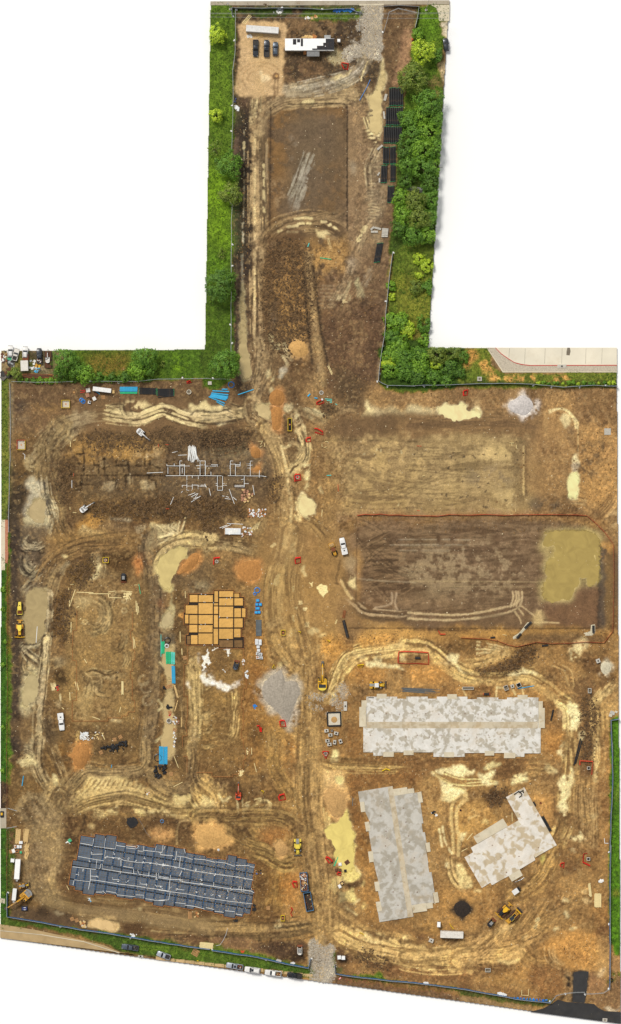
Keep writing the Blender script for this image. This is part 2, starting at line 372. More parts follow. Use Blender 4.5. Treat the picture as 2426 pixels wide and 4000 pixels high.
Pd('b3',[178,430,300,415,395,418,400,480,470,440,500,470,522,505,450,520,380,520,345,545,250,525,235,500,190,480],(222,206,150),e=8)
Pg('b3',[440,390,475,385,490,440,440,460],(190,160,104),.6,8,10)
Pg('b2',[900,500,1520,500,1520,690,860,690,840,640],(108,82,50),1,12,10)
Pg('b3',[-10,510,240,520,500,510,960,490,960,690,-10,690],(122,92,54),1,14,12)
Pg('b3',box(-10,540,900,680),(108,82,52),.5,20,14,b=.45)
Bd('b3',[-10,580,300,570,700,560,900,600],90,(136,104,60),(112,84,52),.5,10,tp=0)
Pg('b3',[670,300,820,280,830,340,780,350,690,390,665,350],(150,116,70),.8,8,8)
Pg('b3',box(830,300,960,520),(108,80,46),.7,12,12,b=.42)
Pg('b3',[945,350,1100,345,1160,420,1130,600,1100,820,960,820,940,600],(164,124,66),.7,16,12)
Pg('b3',box(1190,300,1480,600),(132,98,54),.8,16,12,r=.5)
Pg('b3',box(1190,590,1480,1100),(164,122,62),.8,18,14,b=.3,r=.6)
Pg('b3',[1060,500,1130,490,1145,570,1100,590,1065,560],'silt',.85,4,8,wet=.3)
for k in range(4):Ln('b3',[(985-k*2,480-k*7),(1060,452-k*2),(1120,480-k*5),(1160+k*8,540),(1170+k*6,590)],4,'silt',a=.75,b=.25)
Pg('b3',[1090,580,1160,590,1180,700,1120,680],(112,88,60),.6,12,14,b=.45)
Ln('b3',[1186,540,1190,820],5,(190,164,108),a=.5);Ln('b3',[960,480,960,700],14,(176,138,78),.5,5)
Pg('b3',[835,470,880,450,920,470,880,510,845,500],'gravel',.5,6,12,b=.45)
Ln('b2',[840,680,1100,675,1500,690],7,'vdark',.85,3,h=-.2);Ln('b3',[-10,688,300,690,560,692,800,700],7,'vdark',.85,3,h=-.2,b=.2)
Pg('c2',[800,60,1520,60,1520,570,1090,570,1020,590,980,500,960,300,820,120],(148,120,74),1,18,12)
Pg('c3',box(-10,55,815,565),(146,120,74),1,10,8)
Bd('c3',[-300,280,100,270,700,250],230,(164,138,88),(126,102,64),.55,7,tp=0,along=.6)
Bd('c2',[960,300,1200,330,1520,320],240,(160,132,80),(124,96,58),.55,10,along=.6)
Pg('c3',box(500,70,700,180),(196,168,108),.7,20,18,b=.42);Pg('c3',box(620,380,720,560),(186,160,104),.6,20,18,b=.45)
Pg('c3',box(420,230,700,350),(100,86,68),.6,20,20,b=.5);Pg('c2',box(860,60,1500,300),(180,150,92),.5,20,20,b=.52)
Pg('c2',box(820,240,960,620),(134,104,58),.7,26,16)
Pg('c3',box(735,70,820,430),(120,98,62),.7,8,8,r=.9)
Ln('c3',[803,80,803,420],8,(204,174,110),.8,3,h=.12);Ln('c3',[816,80,818,420],9,'mud',.7,4,h=-.12,b=.25)
Pg('c3',box(840,425,1035,530),(84,72,58),.75,10,16,b=.4)
Pg('c3',[835,60,1110,60,1110,420,840,420],(140,106,60),.8,16,12)
for i in range(46):
 x,y=rng.integers(0,760),rng.integers(70,550);r=rng.integers(4,13)
 Pg('c3',[(x-r,y),(x,y-r),(x+r,y),(x,y+r)],'dark',.65,2,5,r=1.0)
for i in range(24):
 x,y=rng.integers(950,1480),rng.integers(80,540);r=rng.integers(4,11)
 Pg('c2',[(x-r,y),(x,y-r),(x+r,y),(x,y+r)],(92,74,50) if i%2 else 'lsilt',.6,2,6)
Pd('c3',[1130,270,1155,255,1188,250,1190,450,1150,455,1110,430,1115,330],(222,212,150),e=6)
Pg('c3',[1160,130,1188,120,1186,200,1140,195],(214,200,150),.8,4,8);Pg('c3',[1150,190,1186,190,1186,260,1140,250],'lgrey',.6,5,8)
Bd('c3',[1100,470,1180,470,1260,490],20,(176,148,98),(110,84,50),.6,5)
Bd('c3',[1480,420,1420,520,1300,640,1260,720],60,(176,138,80),(140,104,58),.6,9)
Pg('c3',[1470,550,1400,600,1390,680,1470,620],(180,156,110),.5,8,14,b=.45)
Pg('c2',box(1010,580,1520,680),(132,98,52),1,12,10);Pg('c3',box(-10,580,1300,680),(134,100,54),1,12,10,r=.7)
Pg('c3',[500,600,700,630,1200,620,1300,660,700,665,540,650],(178,136,66),.7,10,14,b=.38)
Pg('c2',[1060,600,1200,600,1180,650,1040,660],(156,120,68),.7,10,10)
Ln('c2',[1090,672,1500,676],8,(74,52,30),.8,3,h=-.15);Ln('c3',[-10,678,400,684,900,690,1230,688,1290,720,1340,770,1348,850],9,(74,54,30),.85,3,h=-.15)
Pg('c2',box(1060,680,1520,1200),(108,80,52),1,14,8);Pg('d3',box(-20,-50,1340,640),(106,82,56),1,8,6)
Pg('c3',box(-10,690,900,760),(96,70,44),.8,8,10)
Bd('d3',[-320,200,300,190,950,200],330,(128,104,76),(100,76,52),.5,5,tp=0,along=.6)
Bd('d2',[1060,200,1250,190,1520,190],300,(124,98,68),(94,70,46),.7,9,along=.5)
Pg('d3',box(20,80,700,360),(152,132,100),.5,20,26,b=.52)
Bd('d3',[-300,60,0,60,520,55],24,(150,136,112),None,.6,6,thr=.45)
Ln('d3',[-10,310,300,312,930,315],5,(160,138,98),a=.5);Ln('d3',[200,345,850,350],4,(150,128,92),a=.5);Ln('d2',[1080,290,1220,305,1500,320],6,(150,132,104),a=.6)
Pd('d3',[955,-45,1100,-50,1280,-45,1340,25,1335,180,1330,335,1200,365,1165,440,960,455,940,330,965,150,925,60],(180,160,94),e=14,f=14,tone=(154,136,76))
Pg('d3',[1100,-20,1290,-20,1320,90,1240,140,1130,240,1040,250,1060,100],(192,168,82),.5,24,20)
Pg('d3',box(1195,270,1240,360),(96,80,50),.7,3,10,b=.4,h=.12)
Pg('d3',[1170,380,1330,360,1330,640,1000,640,960,470,1165,450],(110,80,54),.85,8,12)
Pg('d3',box(960,60,1040,140),(110,88,56),.6,8,16,b=.45,h=.08)
Ln('d3',[1345,60,1342,330,1335,640],14,'dark',.7,4,h=-.1);Pg('d3',[1352,130,1385,90,1385,690,1350,700],(82,70,58),.85,6,8)
Pg('d3',[1390,40,1440,60,1440,640,1390,720],(116,90,52),.9,6,8)
Pg('d3',[1345,20,1430,40,1430,100,1360,150],(168,124,58),.8,6,10,b=.35)
Bd('d2',[1000,430,1120,530,1250,550,1400,560,1520,550],40,(160,136,102),(104,80,54),.85,8)
Ln('d3',[-20,535,150,545,330,550,500,530,640,500,730,480,775,440],8,(186,162,120),.85,3);Ln('d3',[-20,575,150,585,330,585,560,560,700,530,760,500],8,(186,162,120),.85,3)
Ln('d3',[500,565,700,545,760,510],12,(82,62,42),.6,4)
for x in(722,745,762,788):Ln('d3',[(x,385),(x+4,430),(x-16,490)],7,(180,156,116),.8,2)
for p in([790,490,830,520,880,560],[770,510,800,550],[740,530,775,580,782,610],[880,605,960,603,1050,608]):Ln('d3',p,6,(186,160,116),.8,2)
Pg('d3',[860,560,930,480,940,520,920,640,870,640],(198,172,116),.6,8,12,b=.42)
Ln('d2',[1330,395,1325,470,1210,500],8,(160,136,106),a=.8);Ln('d2',[1365,395,1355,470,1370,510],8,(160,136,106),a=.8)
Pg('d3',box(-20,650,1340,740),(150,112,56),1,8,12,r=.7);Pg('d3',box(800,690,1340,745),(104,80,50),.9,8,8)
Pg('d3',box(40,650,700,700),(178,134,64),.6,8,14,b=.45)
Ln('d3',[-20,655,400,662],6,(84,58,30),.8,3)
Pg('d2',box(1110,650,1520,740),(180,136,68),.85,8,12,r=.6)
Pg('d2',[1050,90,1110,90,1115,180,1085,430,1060,440,1080,200],(164,124,68),.8,8,8)
# central haul road and its shoulders
Pg('d2',[430,0,950,0,1000,400,1080,600,1050,830,440,830],(152,118,68),.9,30,18)
Pg('d2',[700,0,900,0,960,160,930,320,760,400,720,200],(140,106,58),.7,24,18)
Bd('c2',[440,-40,520,100,570,240,585,400,588,600,580,840],70,(170,142,92),(122,94,56),.85,7,tp=0)
Ln('c2',[545,80,580,240,606,460,612,600,590,760],9,(204,182,128),.8,3,b=.32)
Bd('d2',[590,-40,560,140,520,270,500,420,500,560,530,700,600,840],60,(170,142,90),(126,98,58),.8,7,tp=0)
Ln('d2',[575,0,570,60],22,(210,186,124),.8,4);Ln('d2',[520,270,505,330],16,'silt',a=.6,b=.3)
Bd('c2',[690,-20,720,90,690,190,610,260],36,(196,172,118),(104,82,52),.9,7,tp=0)
Bd('c2',[560,40,640,60,690,110,660,170,590,230],28,(180,156,106),(104,82,52),.8,6)
Pg('c2',[600,100,650,110,660,150,610,190],(96,74,46),.7,8,8)
Pg('c2',[690,200,740,190,760,320,720,330,700,280],'silt',.95,3,10,b=.3)
Pg('c2',[695,350,735,345,740,390,700,385],'silt',.9,3,10,b=.25)
Pd('c2',[665,440,700,412,735,415,745,460,775,450,792,500,785,570,720,580,680,575,665,520],'wsilt',e=10,tone=(214,196,140))
Pg('c2',[665,490,700,485,698,520,670,515],(96,74,46),.8,3,6)
for p in([655,480,680,600],[645,570,660,600],[815,370,830,410],[570,90,600,75],[725,590,740,600]):Ln('c2',p,12,'silt',.85,3)
Bd('c2',[690,590,760,620,830,700,880,760],40,(156,124,72),(112,84,48),.6,6)
Pg('c2',[770,90,850,40,860,320,800,560,760,300],(118,88,50),.7,14,14)
Pg('c2',[430,370,520,300,530,440,490,500,440,470],(116,88,46),.9,10,12,r=1.0,k='clod')
Pg('c2',[455,400,500,330,515,400,480,440],(180,140,72),.5,8,12,b=.4)
Pg('c2',[400,470,540,440,540,820,430,820],(116,88,52),.7,20,14)
for p in([480,60,495,45],[610,70,640,40],[615,95,640,85],[640,110,650,130]):Ln('d2',p,12,'silt',a=.6,b=.35)
Pg('d2',[695,200,715,190,718,275,698,275],'silt',.85,3,5)
for q in([615,350,645,340,650,385,630,395],[805,345,880,338,875,390,850,400,840,422,808,385],[655,455,695,450,690,475,660,480],[700,490,728,485,722,510,705,510],[625,505,655,500,650,525],[700,600,740,598,735,640,705,635],[615,560,640,560,640,590,620,590],[755,315,775,315,770,355],[925,600,940,600,935,625]):
 Pg('d2',q,(220,200,142),.92,2,6)
for q in([595,650,620,640,615,720,598,715],[635,655,660,650,655,720,665,745,640,735],[720,655,790,648,798,690,730,695],[810,700,880,685,870,715,820,720],[800,770,835,760,835,800,805,810]):
 Pg('d2',q,(218,196,138),.85,3,9,b=.25)
Pg('d2',[1030,240,1060,250,1080,340,1060,370,1035,360,1030,300],'silt',.85,3,10,b=.3)
Pg('d2',[1000,160,1060,140,1080,230,1030,240],(166,142,104),.6,10,10)
Ln('d2',[965,165,935,300,950,330],9,(96,72,42),a=.6);Ln('d2',[970,310,1000,370,1040,430],11,(192,164,110),a=.75);Ln('d2',[985,290,1020,360],10,(96,74,44),a=.6)
Pg('d2',[940,500,1010,480,1130,640,1060,760,960,740],(118,90,60),.7,16,12)
Bd('d2',[590,610,540,600,470,640,460,700,520,780],34,(160,134,88),(112,86,52),.6,6)
Pg('d2',[540,650,600,650,590,690,545,690],(96,74,46),.7,8,8)
# plumbing pad (upper left)
Pg('c1',box(390,60,1500,560),(104,80,48),1,20,16,r=.6)
Pg('c1',box(540,60,1180,180),(156,118,56),.75,18,20,b=.42)
Pg('c1',box(980,100,1300,180),(150,134,104),.5,16,20,b=.5)
Pg('c1',[560,-30,640,-30,650,130,590,150],(140,106,56),.6,14,12)
Pg('c1',box(600,200,1180,290),(112,90,58),.7,10,10);Pg('c1',box(600,290,1200,440),(92,74,50),.8,14,14)
Pg('c1',[410,200,500,190,510,450,420,460,405,330],(92,68,36),1,8,12,r=1.5,k='clod',h=.2)
Pg('c1',[640,480,1100,460,1210,430,1500,440,1500,600,1200,600,900,570,680,570],(92,68,36),1,12,16,r=1.5,k='clod',h=.2)
Pg('c1',box(1190,40,1500,420),(92,76,58),.6,16,14)
Pg('c2',box(-10,90,420,430),(98,80,58),1,16,14)
Pg('c2',[-10,-20,320,-20,330,60,260,110,60,120,-10,90],(66,50,32),1,8,12,r=1.6,k='clod',h=.25)
Pg('c2',[-10,470,120,450,270,490,300,580,100,600,-10,720],(84,62,34),1,12,14,r=1.5,k='clod')
Pg('c2',box(0,110,320,140),(132,116,88),.6,10,12)
for x,y,w,h_ in((715,170,60,60),(880,180,40,50),(1065,170,90,60)):Pg('c1',box(x,y,x+w,y+h_),(124,104,72),.7,5,8)
for q in([720,340,830,330,810,390,745,400],[1000,330,1100,330,1090,390,1020,390],[900,290,940,285,935,350,905,350]):Pg('c1',q,(150,132,98),.8,4,6)
TR=(64,48,30)
for p in([498,286,800,288,1180,288,1500,288],[598,130,600,280],[545,135,590,132],[590,60,592,130],[545,205,600,205],[578,290,580,400],[580,352,670,356],[620,290,622,322],[545,362,578,362],[545,392,578,392],[702,215,704,278],[742,165,744,282],[668,182,670,215,700,215],[700,190,745,168],[780,220,740,240],[828,182,830,216,912,218],[875,182,912,182,912,218],[918,218,920,280],[880,240,880,268],[970,218,1040,220],[1030,170,1032,216],[1068,180,1070,210,1140,235],[1062,292,1062,340],[897,292,898,350],[935,292,936,348],[770,292,772,320,830,322],[830,330,820,380],[1080,320,1110,322,1112,372],[1190,180,1192,218,1280,218],[1240,180,1240,216],[1195,225,1196,280],[1240,250,1240,282],[1278,182,1280,284,1315,284,1315,205],[1425,182,1425,284,1462,284,1462,182]):
 Ln('c1',p,7,TR,.85,2,h=-.3,sm=0)
for p in([0,288,420,290],[46,180,46,215,96,215],[94,180,94,215],[182,182,182,284,218,284,218,205],[252,185,252,216,218,216],[324,182,324,284],[90,290,90,392,127,392,127,290],[280,290,280,370,212,370,212,350,280,348],[390,290,440,296],[46,255,46,284]):
 Ln('c2',p,7,TR,.85,2,h=-.3,sm=0)
Pg('c2',box(370,275,455,318),(66,52,36),.8,4,5,h=-.15)
Pg('c2',[300,300,420,340,420,520,320,460],(98,76,50),.8,14,12)
Bd('c2',[-20,120,120,130,280,90,330,20],40,(110,94,66),(84,66,44),.6,7)
Bd('c2',[400,130,470,160,500,240],30,(130,104,68),(90,68,42),.6,6)
Pg('c2',[80,610,250,590,420,600,400,690,330,700,280,650,100,640],(150,126,84),.6,10,16,b=.42)
for i in range(9):Ln('c2',[(310+i*9,690-i*4),(360+i*5,640-i*3)],5,(204,186,136) if i%2 else(104,82,52),.8,1.5)
Pg('c2',[-20,720,140,735,170,770,120,800,-20,820],(176,158,112),.6,10,14,b=.4)
Bd('c2',[-60,740,120,770,300,800,400,830],44,(150,128,88),(98,78,50),.7,7)
Pg('P',[60,1800,230,1800,215,2300,185,2700,150,3000,60,3000],(100,84,62),.65,30,16)
Pg('c1',[70,200,210,200,205,300,180,500,140,600,130,820,62,820],(68,56,40),1,10,12)
Pg('c1',[120,230,215,230,180,450,130,450],(104,78,40),.7,14,16,b=.42)
Pg('c1',[80,0,300,0,260,150,190,250,80,200],(104,78,42),.8,14,14,r=.6)
Bd('c1',[470,-20,390,40,320,100,230,200],60,(150,132,94),(102,82,52),.85,6,tp=0)
Bd('c1',[430,-60,350,60,330,180,320,300,350,440,390,560],80,(128,106,68),(100,78,48),.7,8,tp=0)
Pg('c1',[205,330,300,320,330,420,340,560,300,650,240,620,170,560,200,460],'lgrey',.85,6,12,wet=.4)
Pd('c1',[215,500,310,440,330,500,330,570,300,640,250,620,200,560],(168,152,110),e=14,sheet=True)
Pg('c1',[205,330,290,320,300,400,260,440,220,440],(176,166,136),.9,6,12,b=.15)
Pg('c1',[150,590,220,580,280,660,320,700,260,720,180,650],(180,166,126),.9,5,10)
Bd('c1',[310,300,330,440,370,560,340,680,280,790],40,(170,156,124),(80,66,48),.9,6)
Ln('c1',[310,320,325,440,365,590],9,'dark',.8,2,h=.05);Ln('c1',[335,430,385,600],7,'dark',.7,2)
for i in range(12):Ln('c1',[(190+i*8,590+i*13),(240+i*8,560+i*13)],3,(92,78,58),a=.6)
Pg('c1',[170,700,290,680,320,760,240,800,180,790],(118,104,82),.8,8,10)
Bd('c1',[390,560,420,660,480,760,540,840],60,(124,98,60),(88,68,42),.7,7)
Bd('c1',[140,620,170,760,260,810,400,800],36,(116,98,72),(72,58,42),.8,6)
Pg('P',[95,2130,150,2080,190,2040,150,1990,105,2010],(178,166,130),.85,6,12,b=.25);Pg('P',[80,2640,140,2600,165,2690,125,2800,75,2790],(188,174,134),.8,8,16,b=.25);Pg('P',[60,2960,140,2900,140,3010,70,3030],(188,174,134),.8,8,14,b=.2)
Pg('c1',[540,690,560,620,660,560,720,580,700,650,600,700],(172,126,54),.85,10,14,r=.8)
Pg('c1',[590,660,700,670,800,720,720,735,560,710],(186,166,116),.8,6,12,b=.3)
Pg('c1',[770,590,860,585,950,595,945,612,800,605],(150,136,110),.85,3,6);Pg('c1',[780,585,805,585,805,605,785,605],'vdark',.7,2,5)
Pg('c1',[700,630,880,620,950,680,860,740],(112,90,62),.7,14,14)
Pg('c1',[940,600,1090,600,1040,680,930,680],(88,62,36),.8,10,12,r=1.0)
Pg('c1',[1060,680,1110,630,1250,630,1300,690,1180,720,1060,790],(176,160,116),.9,5,12)
for p in([1115,640,1180,690,1250,695],[1200,640,1270,690],[1050,790,1160,740,1300,700],[1060,770,1200,710,1310,700],[1060,740,1250,700],[1055,810,1200,745,1340,715],[1280,610,1265,690],[1320,590,1290,690]):
 Ln('c1',p,7,(206,188,140),.85,2);Ln('c1',[(x+8,y+12) for x,y in prs(p)],5,(88,70,46),.75,2,h=.04)
Bd('c1',[1200,830,1260,780,1360,740,1500,750],60,(196,172,116),(124,98,58),.8,7,tp=0)
Pg('c1',[940,650,1020,640,1050,700,1060,800,990,820,950,740],(150,134,104),.7,6,14,b=.4)
Pg('c1',[550,720,940,700,960,820,560,840],(132,102,56),.7,18,14)
# pad C (left, raked) and its surroundings
Pg('d1',[130,-60,350,-60,330,150,240,300,150,260,110,140],(98,82,62),1,12,10)
for cx,cy,rx,ry in((240,20,105,70),(235,170,100,100)):
 for k in range(5):
  th=np.linspace(.3+.1*k,3.6+.2*k,12)
  Bd('d1',[(cx+(rx-k*16)*math.cos(a),cy+(ry-k*13)*math.sin(a)) for a in th],16,(160,146,116),(66,54,40),.95,5,h=.15)
Bd('d1',[290,230,200,330,160,420],22,(130,118,94),(84,70,52),.8,5);Bd('d1',[280,320,180,370,160,440],18,(150,138,112),(84,70,52),.8,5)
Pg('d1',[350,-30,940,-30,960,100,700,110,520,130,400,220,350,140],(128,98,56),.85,16,12)
Bd('d1',[330,330,370,220,450,150,560,100,680,80,940,60],80,(136,106,64),(98,74,46),.7,7)
Pg('d1',[430,120,470,115,490,140,460,145],(210,190,136),.9,3,8);Pg('d1',[455,170,490,170,460,260,430,270],(170,152,116),.7,5,10)
Bd('d1',[340,420,380,300,440,200,480,170],50,(140,118,82),(92,72,48),.7,7)
Pg('d1',[500,210,640,140,680,200,640,330,540,360,490,300],(100,76,38),1,10,12,r=1.2,k='clod')
Pg('d1',[720,150,880,110,940,160,930,240,860,250,760,210],(84,62,34),1,8,12,r=1.0)
Bd('d1',[720,90,680,150,705,230,650,330],34,(176,156,114),(110,86,56),.75,6)
Ln('d1',[705,200,690,260,655,295],16,(214,198,150),.85,4,b=.25)
Pg('d1',[690,220,900,260,870,290,680,290],(104,86,58),.7,8,10)
Pg('d1',[950,170,990,120,1040,160,1030,240,960,250],'orange',.8,8,10);Pg('d1',[1050,120,1090,110,1090,180,1055,200],'orange',.8,6,8)
Pg('d1',[400,420,480,370,510,540,480,760,410,720,390,560],(94,68,34),1,10,12,r=1.0,k='clod')
Pg('d1',[520,360,960,370,960,840,510,840],(132,106,66),1,8,8,h=.08)
Pg('e1',box(510,-10,965,580),(130,104,64),1,8,8,h=.08)
Pg('d1',[540,430,640,400,640,480,560,500],(168,146,102),.7,8,14)
Bd('d1',[690,420,750,470,770,560,740,640,660,670,590,630],34,(166,144,100),(100,80,50),.8,6)
Bd('d1',[640,450,720,500,730,570,690,620,610,590],22,(150,128,88),(92,72,46),.7,5)
Bd('d1',[780,500,800,430,860,400,910,440,880,480],24,(166,144,100),(100,80,50),.8,6)
Bd('d1',[880,660,890,740,830,800],20,(164,142,98),(96,76,48),.7,6)
for cx,cy in((592,446),(605,600),(885,450),(885,520)):Ln('d1',[(cx+18*math.cos(a),cy+16*math.sin(a)) for a in np.linspace(0,5.6,9)],6,(174,152,108),.8,2)
Bd('e1',[600,250,680,230,760,260,860,240,900,250],26,(164,142,98),(92,72,44),.85,6)
Bd('e1',[580,260,630,300,620,360,600,440],24,(164,142,98),(92,72,44),.85,6);Bd('e1',[640,280,720,290,690,350,740,390,770,370],24,(160,138,96),(92,72,44),.8,6)
Bd('e1',[880,60,900,140,880,190,900,220],18,(160,138,94),(96,76,46),.7,6);Bd('e1',[870,0,850,60,790,90],20,(160,138,94),(96,76,46),.7,6)
Bd('e1',[740,470,720,500,770,540],26,(160,140,96),(92,72,44),.7,6)
Pg('e1',[530,400,640,380,640,560,540,570],(156,132,88),.6,12,16,b=.42)
Pg('e1',[660,280,730,270,710,340,660,350],(104,82,50),.5,8,10)
Pg('e1',[790,565,870,560,865,580,800,580],(190,170,126),.8,3,5)
for t,y0,y1 in(('d1',-60,830),('e1',-10,820),('f1',-10,260)):
 Pg(t,box(78,y0,140,y1),(66,54,44),1,8,8)
Pd('d1',[190,400,240,360,320,370,345,420,330,560,310,700,240,755,175,740,165,600,175,480],(158,142,100),e=9,tone=(156,140,98))
Pg('d1',[180,390,250,350,300,360,240,420,200,440],(140,124,96),.7,12,12)
Bd('d1',[345,400,340,560,325,720,310,840],30,(176,160,124),(84,68,48),.85,6,tp=0)
Bd('d1',[140,820,170,770,260,760,310,680],26,(170,156,124),(78,64,46),.85,5);Bd('e1',[140,80,170,40,260,30,310,0],28,(170,156,122),(78,64,46),.85,5)
Bd('e1',[150,40,200,90,280,160,305,220],28,(160,146,114),(76,62,46),.85,5)
Bd('e1',[180,130,170,200,200,240,290,240],20,(150,134,100),(76,62,46),.7,5)
Pd('e1',[180,260,250,240,280,300,275,380,240,450,180,480,150,440,165,360],(172,158,114),e=14,tone=(170,156,112))
for i in range(14):Ln('e1',[(165+i*4,300+i*12),(200+i*6,280+i*12)],4,(96,80,58),.6,1.5)
Bd('e1',[325,-10,318,160,300,320,280,520,268,830],34,(180,162,124),(86,70,48),.85,6,tp=0)
Ln('e1',[312,230,292,380,284,520,272,820],14,(170,152,116),.85,4)
Bd('e1',[320,480,340,620,380,780],40,(130,110,80),(80,64,44),.8,7)
Pg('e1',[100,560,250,540,250,700,110,700],(110,86,54),.6,16,14)
Pg('e1',[140,780,250,700,260,830,130,830],(166,154,120),.8,8,16,b=.35)
Bd('e1',[340,220,380,170,440,160,460,120],36,(150,132,96),(84,66,44),.8,6);Pg('e1',[370,130,450,110,465,160,380,170],(140,124,94),.6,8,12)
Pg('e1',[370,210,460,200,470,290,400,310,365,260],(62,46,26),1,8,12,r=1.0)
Pg('e1',[350,320,460,300,450,500,360,500],(124,98,58),.7,12,14)
for p in([365,310,375,355],[378,312,388,355],[390,310,398,350],[428,385,432,430]):Ln('e1',p,6,(206,190,146),.8,2)
Pg('e1',[390,430,420,420,425,500,400,500],(176,160,122),.6,6,8)
Pg('e1',[380,640,480,600,500,780,400,830],(96,78,52),.7,14,12)
Pg('e1',[460,560,520,640,520,820,440,830],(112,82,42),.7,14,14)
Pg('e1',[560,640,1000,590,1010,830,540,830],(100,78,48),.85,16,14,r=.6)
Bd('e1',[650,590,700,620,670,660],20,(190,170,124),(104,80,50),.7,5);Ln('e1',[560,650,545,740],12,(190,160,100),.7,4)
Bd('d1',[1080,-20,1050,80,1080,240,1090,420,1090,600,1100,840],56,(124,104,74),(92,74,52),.85,7,tp=0)
Bd('e1',[1098,-20,1100,200,1085,420,1070,600,1040,840],54,(124,104,74),(92,74,52),.85,7,tp=0)
Pg('d1',[1000,280,1050,270,1070,420,1060,700,990,700,980,500],(104,82,50),.7,10,10)
Pg('e1',[980,100,1080,60,1070,500,980,560,960,300],(92,70,44),.8,12,12)
for cx,cy in((1020,290),(1040,340),(1050,430)):Ln('e1',[(cx+34*math.cos(a),cy+36*math.sin(a)) for a in np.linspace(0,5,9)],8,(140,122,90),.7,3)
Pd('d1',[1120,300,1115,190,1160,120,1260,70,1330,60,1340,130,1280,190,1250,270,1225,310,1220,390,1180,370,1130,330],(190,174,116),e=8,tone=(188,172,112))
Bd('d1',[1110,280,1120,160,1200,70,1330,30,1500,50],34,(176,154,106),(104,82,54),.75,6)
Pg('d1',[1290,70,1350,60,1390,110,1340,120],(104,88,62),.7,6,10)
Pg('d1',[1280,240,1500,160,1500,380,1240,380,1225,300],(100,80,54),.85,10,12)
Pg('d1',[1360,340,1490,320,1480,390,1380,390],(140,126,96),.6,8,14,b=.4)
Pg('d1',[1225,380,1300,380,1320,840,1230,840],(92,70,42),1,8,8,r=.7);Pg('e1',box(1240,-10,1320,830),(100,78,46),1,8,8,r=.6)
Pg('d1',[1120,430,1165,420,1165,500,1130,510],'dorange',.7,8,10);Pg('d1',[1265,540,1300,535,1300,570,1270,570],(196,142,72),.8,4,6)
Pg('d1',[1130,400,1190,380,1180,500,1130,560],(100,84,64),.5,10,10)
Pd('d1',[1225,390,1215,480,1170,560,1130,630,1180,640,1225,640,1232,540],(172,158,116),e=6)
Bd('d1',[1120,620,1170,650,1225,680],30,(180,164,122),(80,62,42),.85,5)
Pg('d1',[1140,690,1240,690,1240,840,1130,840],(96,84,64),.9,6,6)
Pd('e1',[1160,60,1235,40,1240,180,1225,330,1235,460,1240,600,1230,830,1150,830,1140,720,1170,620,1160,480,1190,330,1160,200,1150,120],(178,158,110),e=6,tone=(176,156,108))
Pg('e1',[1130,120,1170,140,1190,210,1140,230],(92,78,58),.8,5,8)
for p in([1130,500,1165,470],[1130,430,1160,470],[1110,720,1150,690],[1140,160,1180,200]):Ln('e1',p,10,'lsilt',.8,3)
Bd('e1',[1255,300,1300,420,1310,600,1290,680],16,(176,150,104),(104,80,50),.7,6)
Pg('e1',box(1330,30,1500,830),(122,96,58),1,8,6);Pg('e2',box(-10,30,275,780),(126,98,56),1,6,6)
Bd('e1',[1385,160,1395,500,1380,830],50,(180,156,104),(124,98,58),.75,6,tp=0)
Bd('e2',[205,290,205,560,180,690,80,720,-40,760],36,(190,162,104),(124,96,54),.85,6)
for y in(350,490,530,600,650):Bd('e2',[(-40,y+20),(30,y),(60,y-40)],22,(180,156,106),(100,78,46),.75,5)
for y in(430,490,570):Bd('e2',[(100,y),(150,y-10),(190,y+6)],14,(170,140,86),(110,84,48),.6,5)
Bd('e1',[1420,570,1500,540],30,(180,160,112),(110,86,54),.7,5);Bd('e1',[1420,770,1500,740],30,(190,168,114),(110,86,54),.7,5)
Pg('e1',[1440,90,1500,80,1500,330,1430,280,1470,220],(214,208,196),.75,4,18,b=.44);Pg('e1',[1340,280,1360,300,1350,360,1340,350],(214,208,196),.8,3,8,b=.3)
Pg('e2',[-10,20,170,20,200,200,120,230,-10,200],(108,82,48),1,10,12)
Pg('e2',[-20,240,30,280,110,290,200,320,195,345,120,335,40,310,-20,310],(222,218,210),.95,3,12,b=.25)
Pg('e2',[200,310,270,290,260,340,215,360],(214,208,198),.8,3,14,b=.42)
for q in([130,50,170,30,180,80,150,100],[0,70,40,90,30,160,0,200],[70,60,90,40,85,80],[110,200,140,190,130,220]):Pg('e2',q,(222,218,212),.9,2,14,b=.36)
Pg('e2',box(285,0,470,800),(136,98,50),.85,18,14)
Pg('e2',[330,200,420,200,400,400,340,400],(128,84,40),.6,14,14,b=.42);Pg('e2',[320,620,410,600,420,760,330,780],(78,56,32),.7,12,14,b=.42)
Pg('e2',box(430,560,720,830),(152,116,62),.6,18,14,b=.4)
Bd('e2',[500,-20,560,100,660,220,720,330,735,500,735,840],60,(156,126,76),(112,86,50),.8,7,tp=0)
Bd('e2',[450,40,480,120,580,200],30,(150,122,76),(110,84,50),.6,6)
Pg('e2',[700,120,740,110,750,135,715,135],'silt',.8,3,8,b=.2);Pg('e2',[520,160,545,150,540,190,520,190],'silt',.7,3,6);Pg('e2',[555,120,590,160,575,190],'silt',.6,4,6)
Bd('e2',[560,640,640,650,700,720],60,(160,124,70),(104,78,44),.7,7)
Bd('e2',[470,620,480,720,460,830],40,(150,120,72),(112,86,50),.6,7);Bd('e2',[560,680,580,760,560,840],40,(150,120,72),(112,86,50),.6,7)
Pg('e2',[790,20,920,0,1100,60,1080,150,900,200,840,100],(176,128,60),.75,20,16)
Pg('e2',[1000,180,1260,200,1240,300,1060,290],(176,126,58),.7,16,14)
Bd('e2',[860,420,920,310,980,200,1040,130,1130,90,1300,70,1500,50],56,(206,176,110),(150,116,64),.85,7,tp=0)
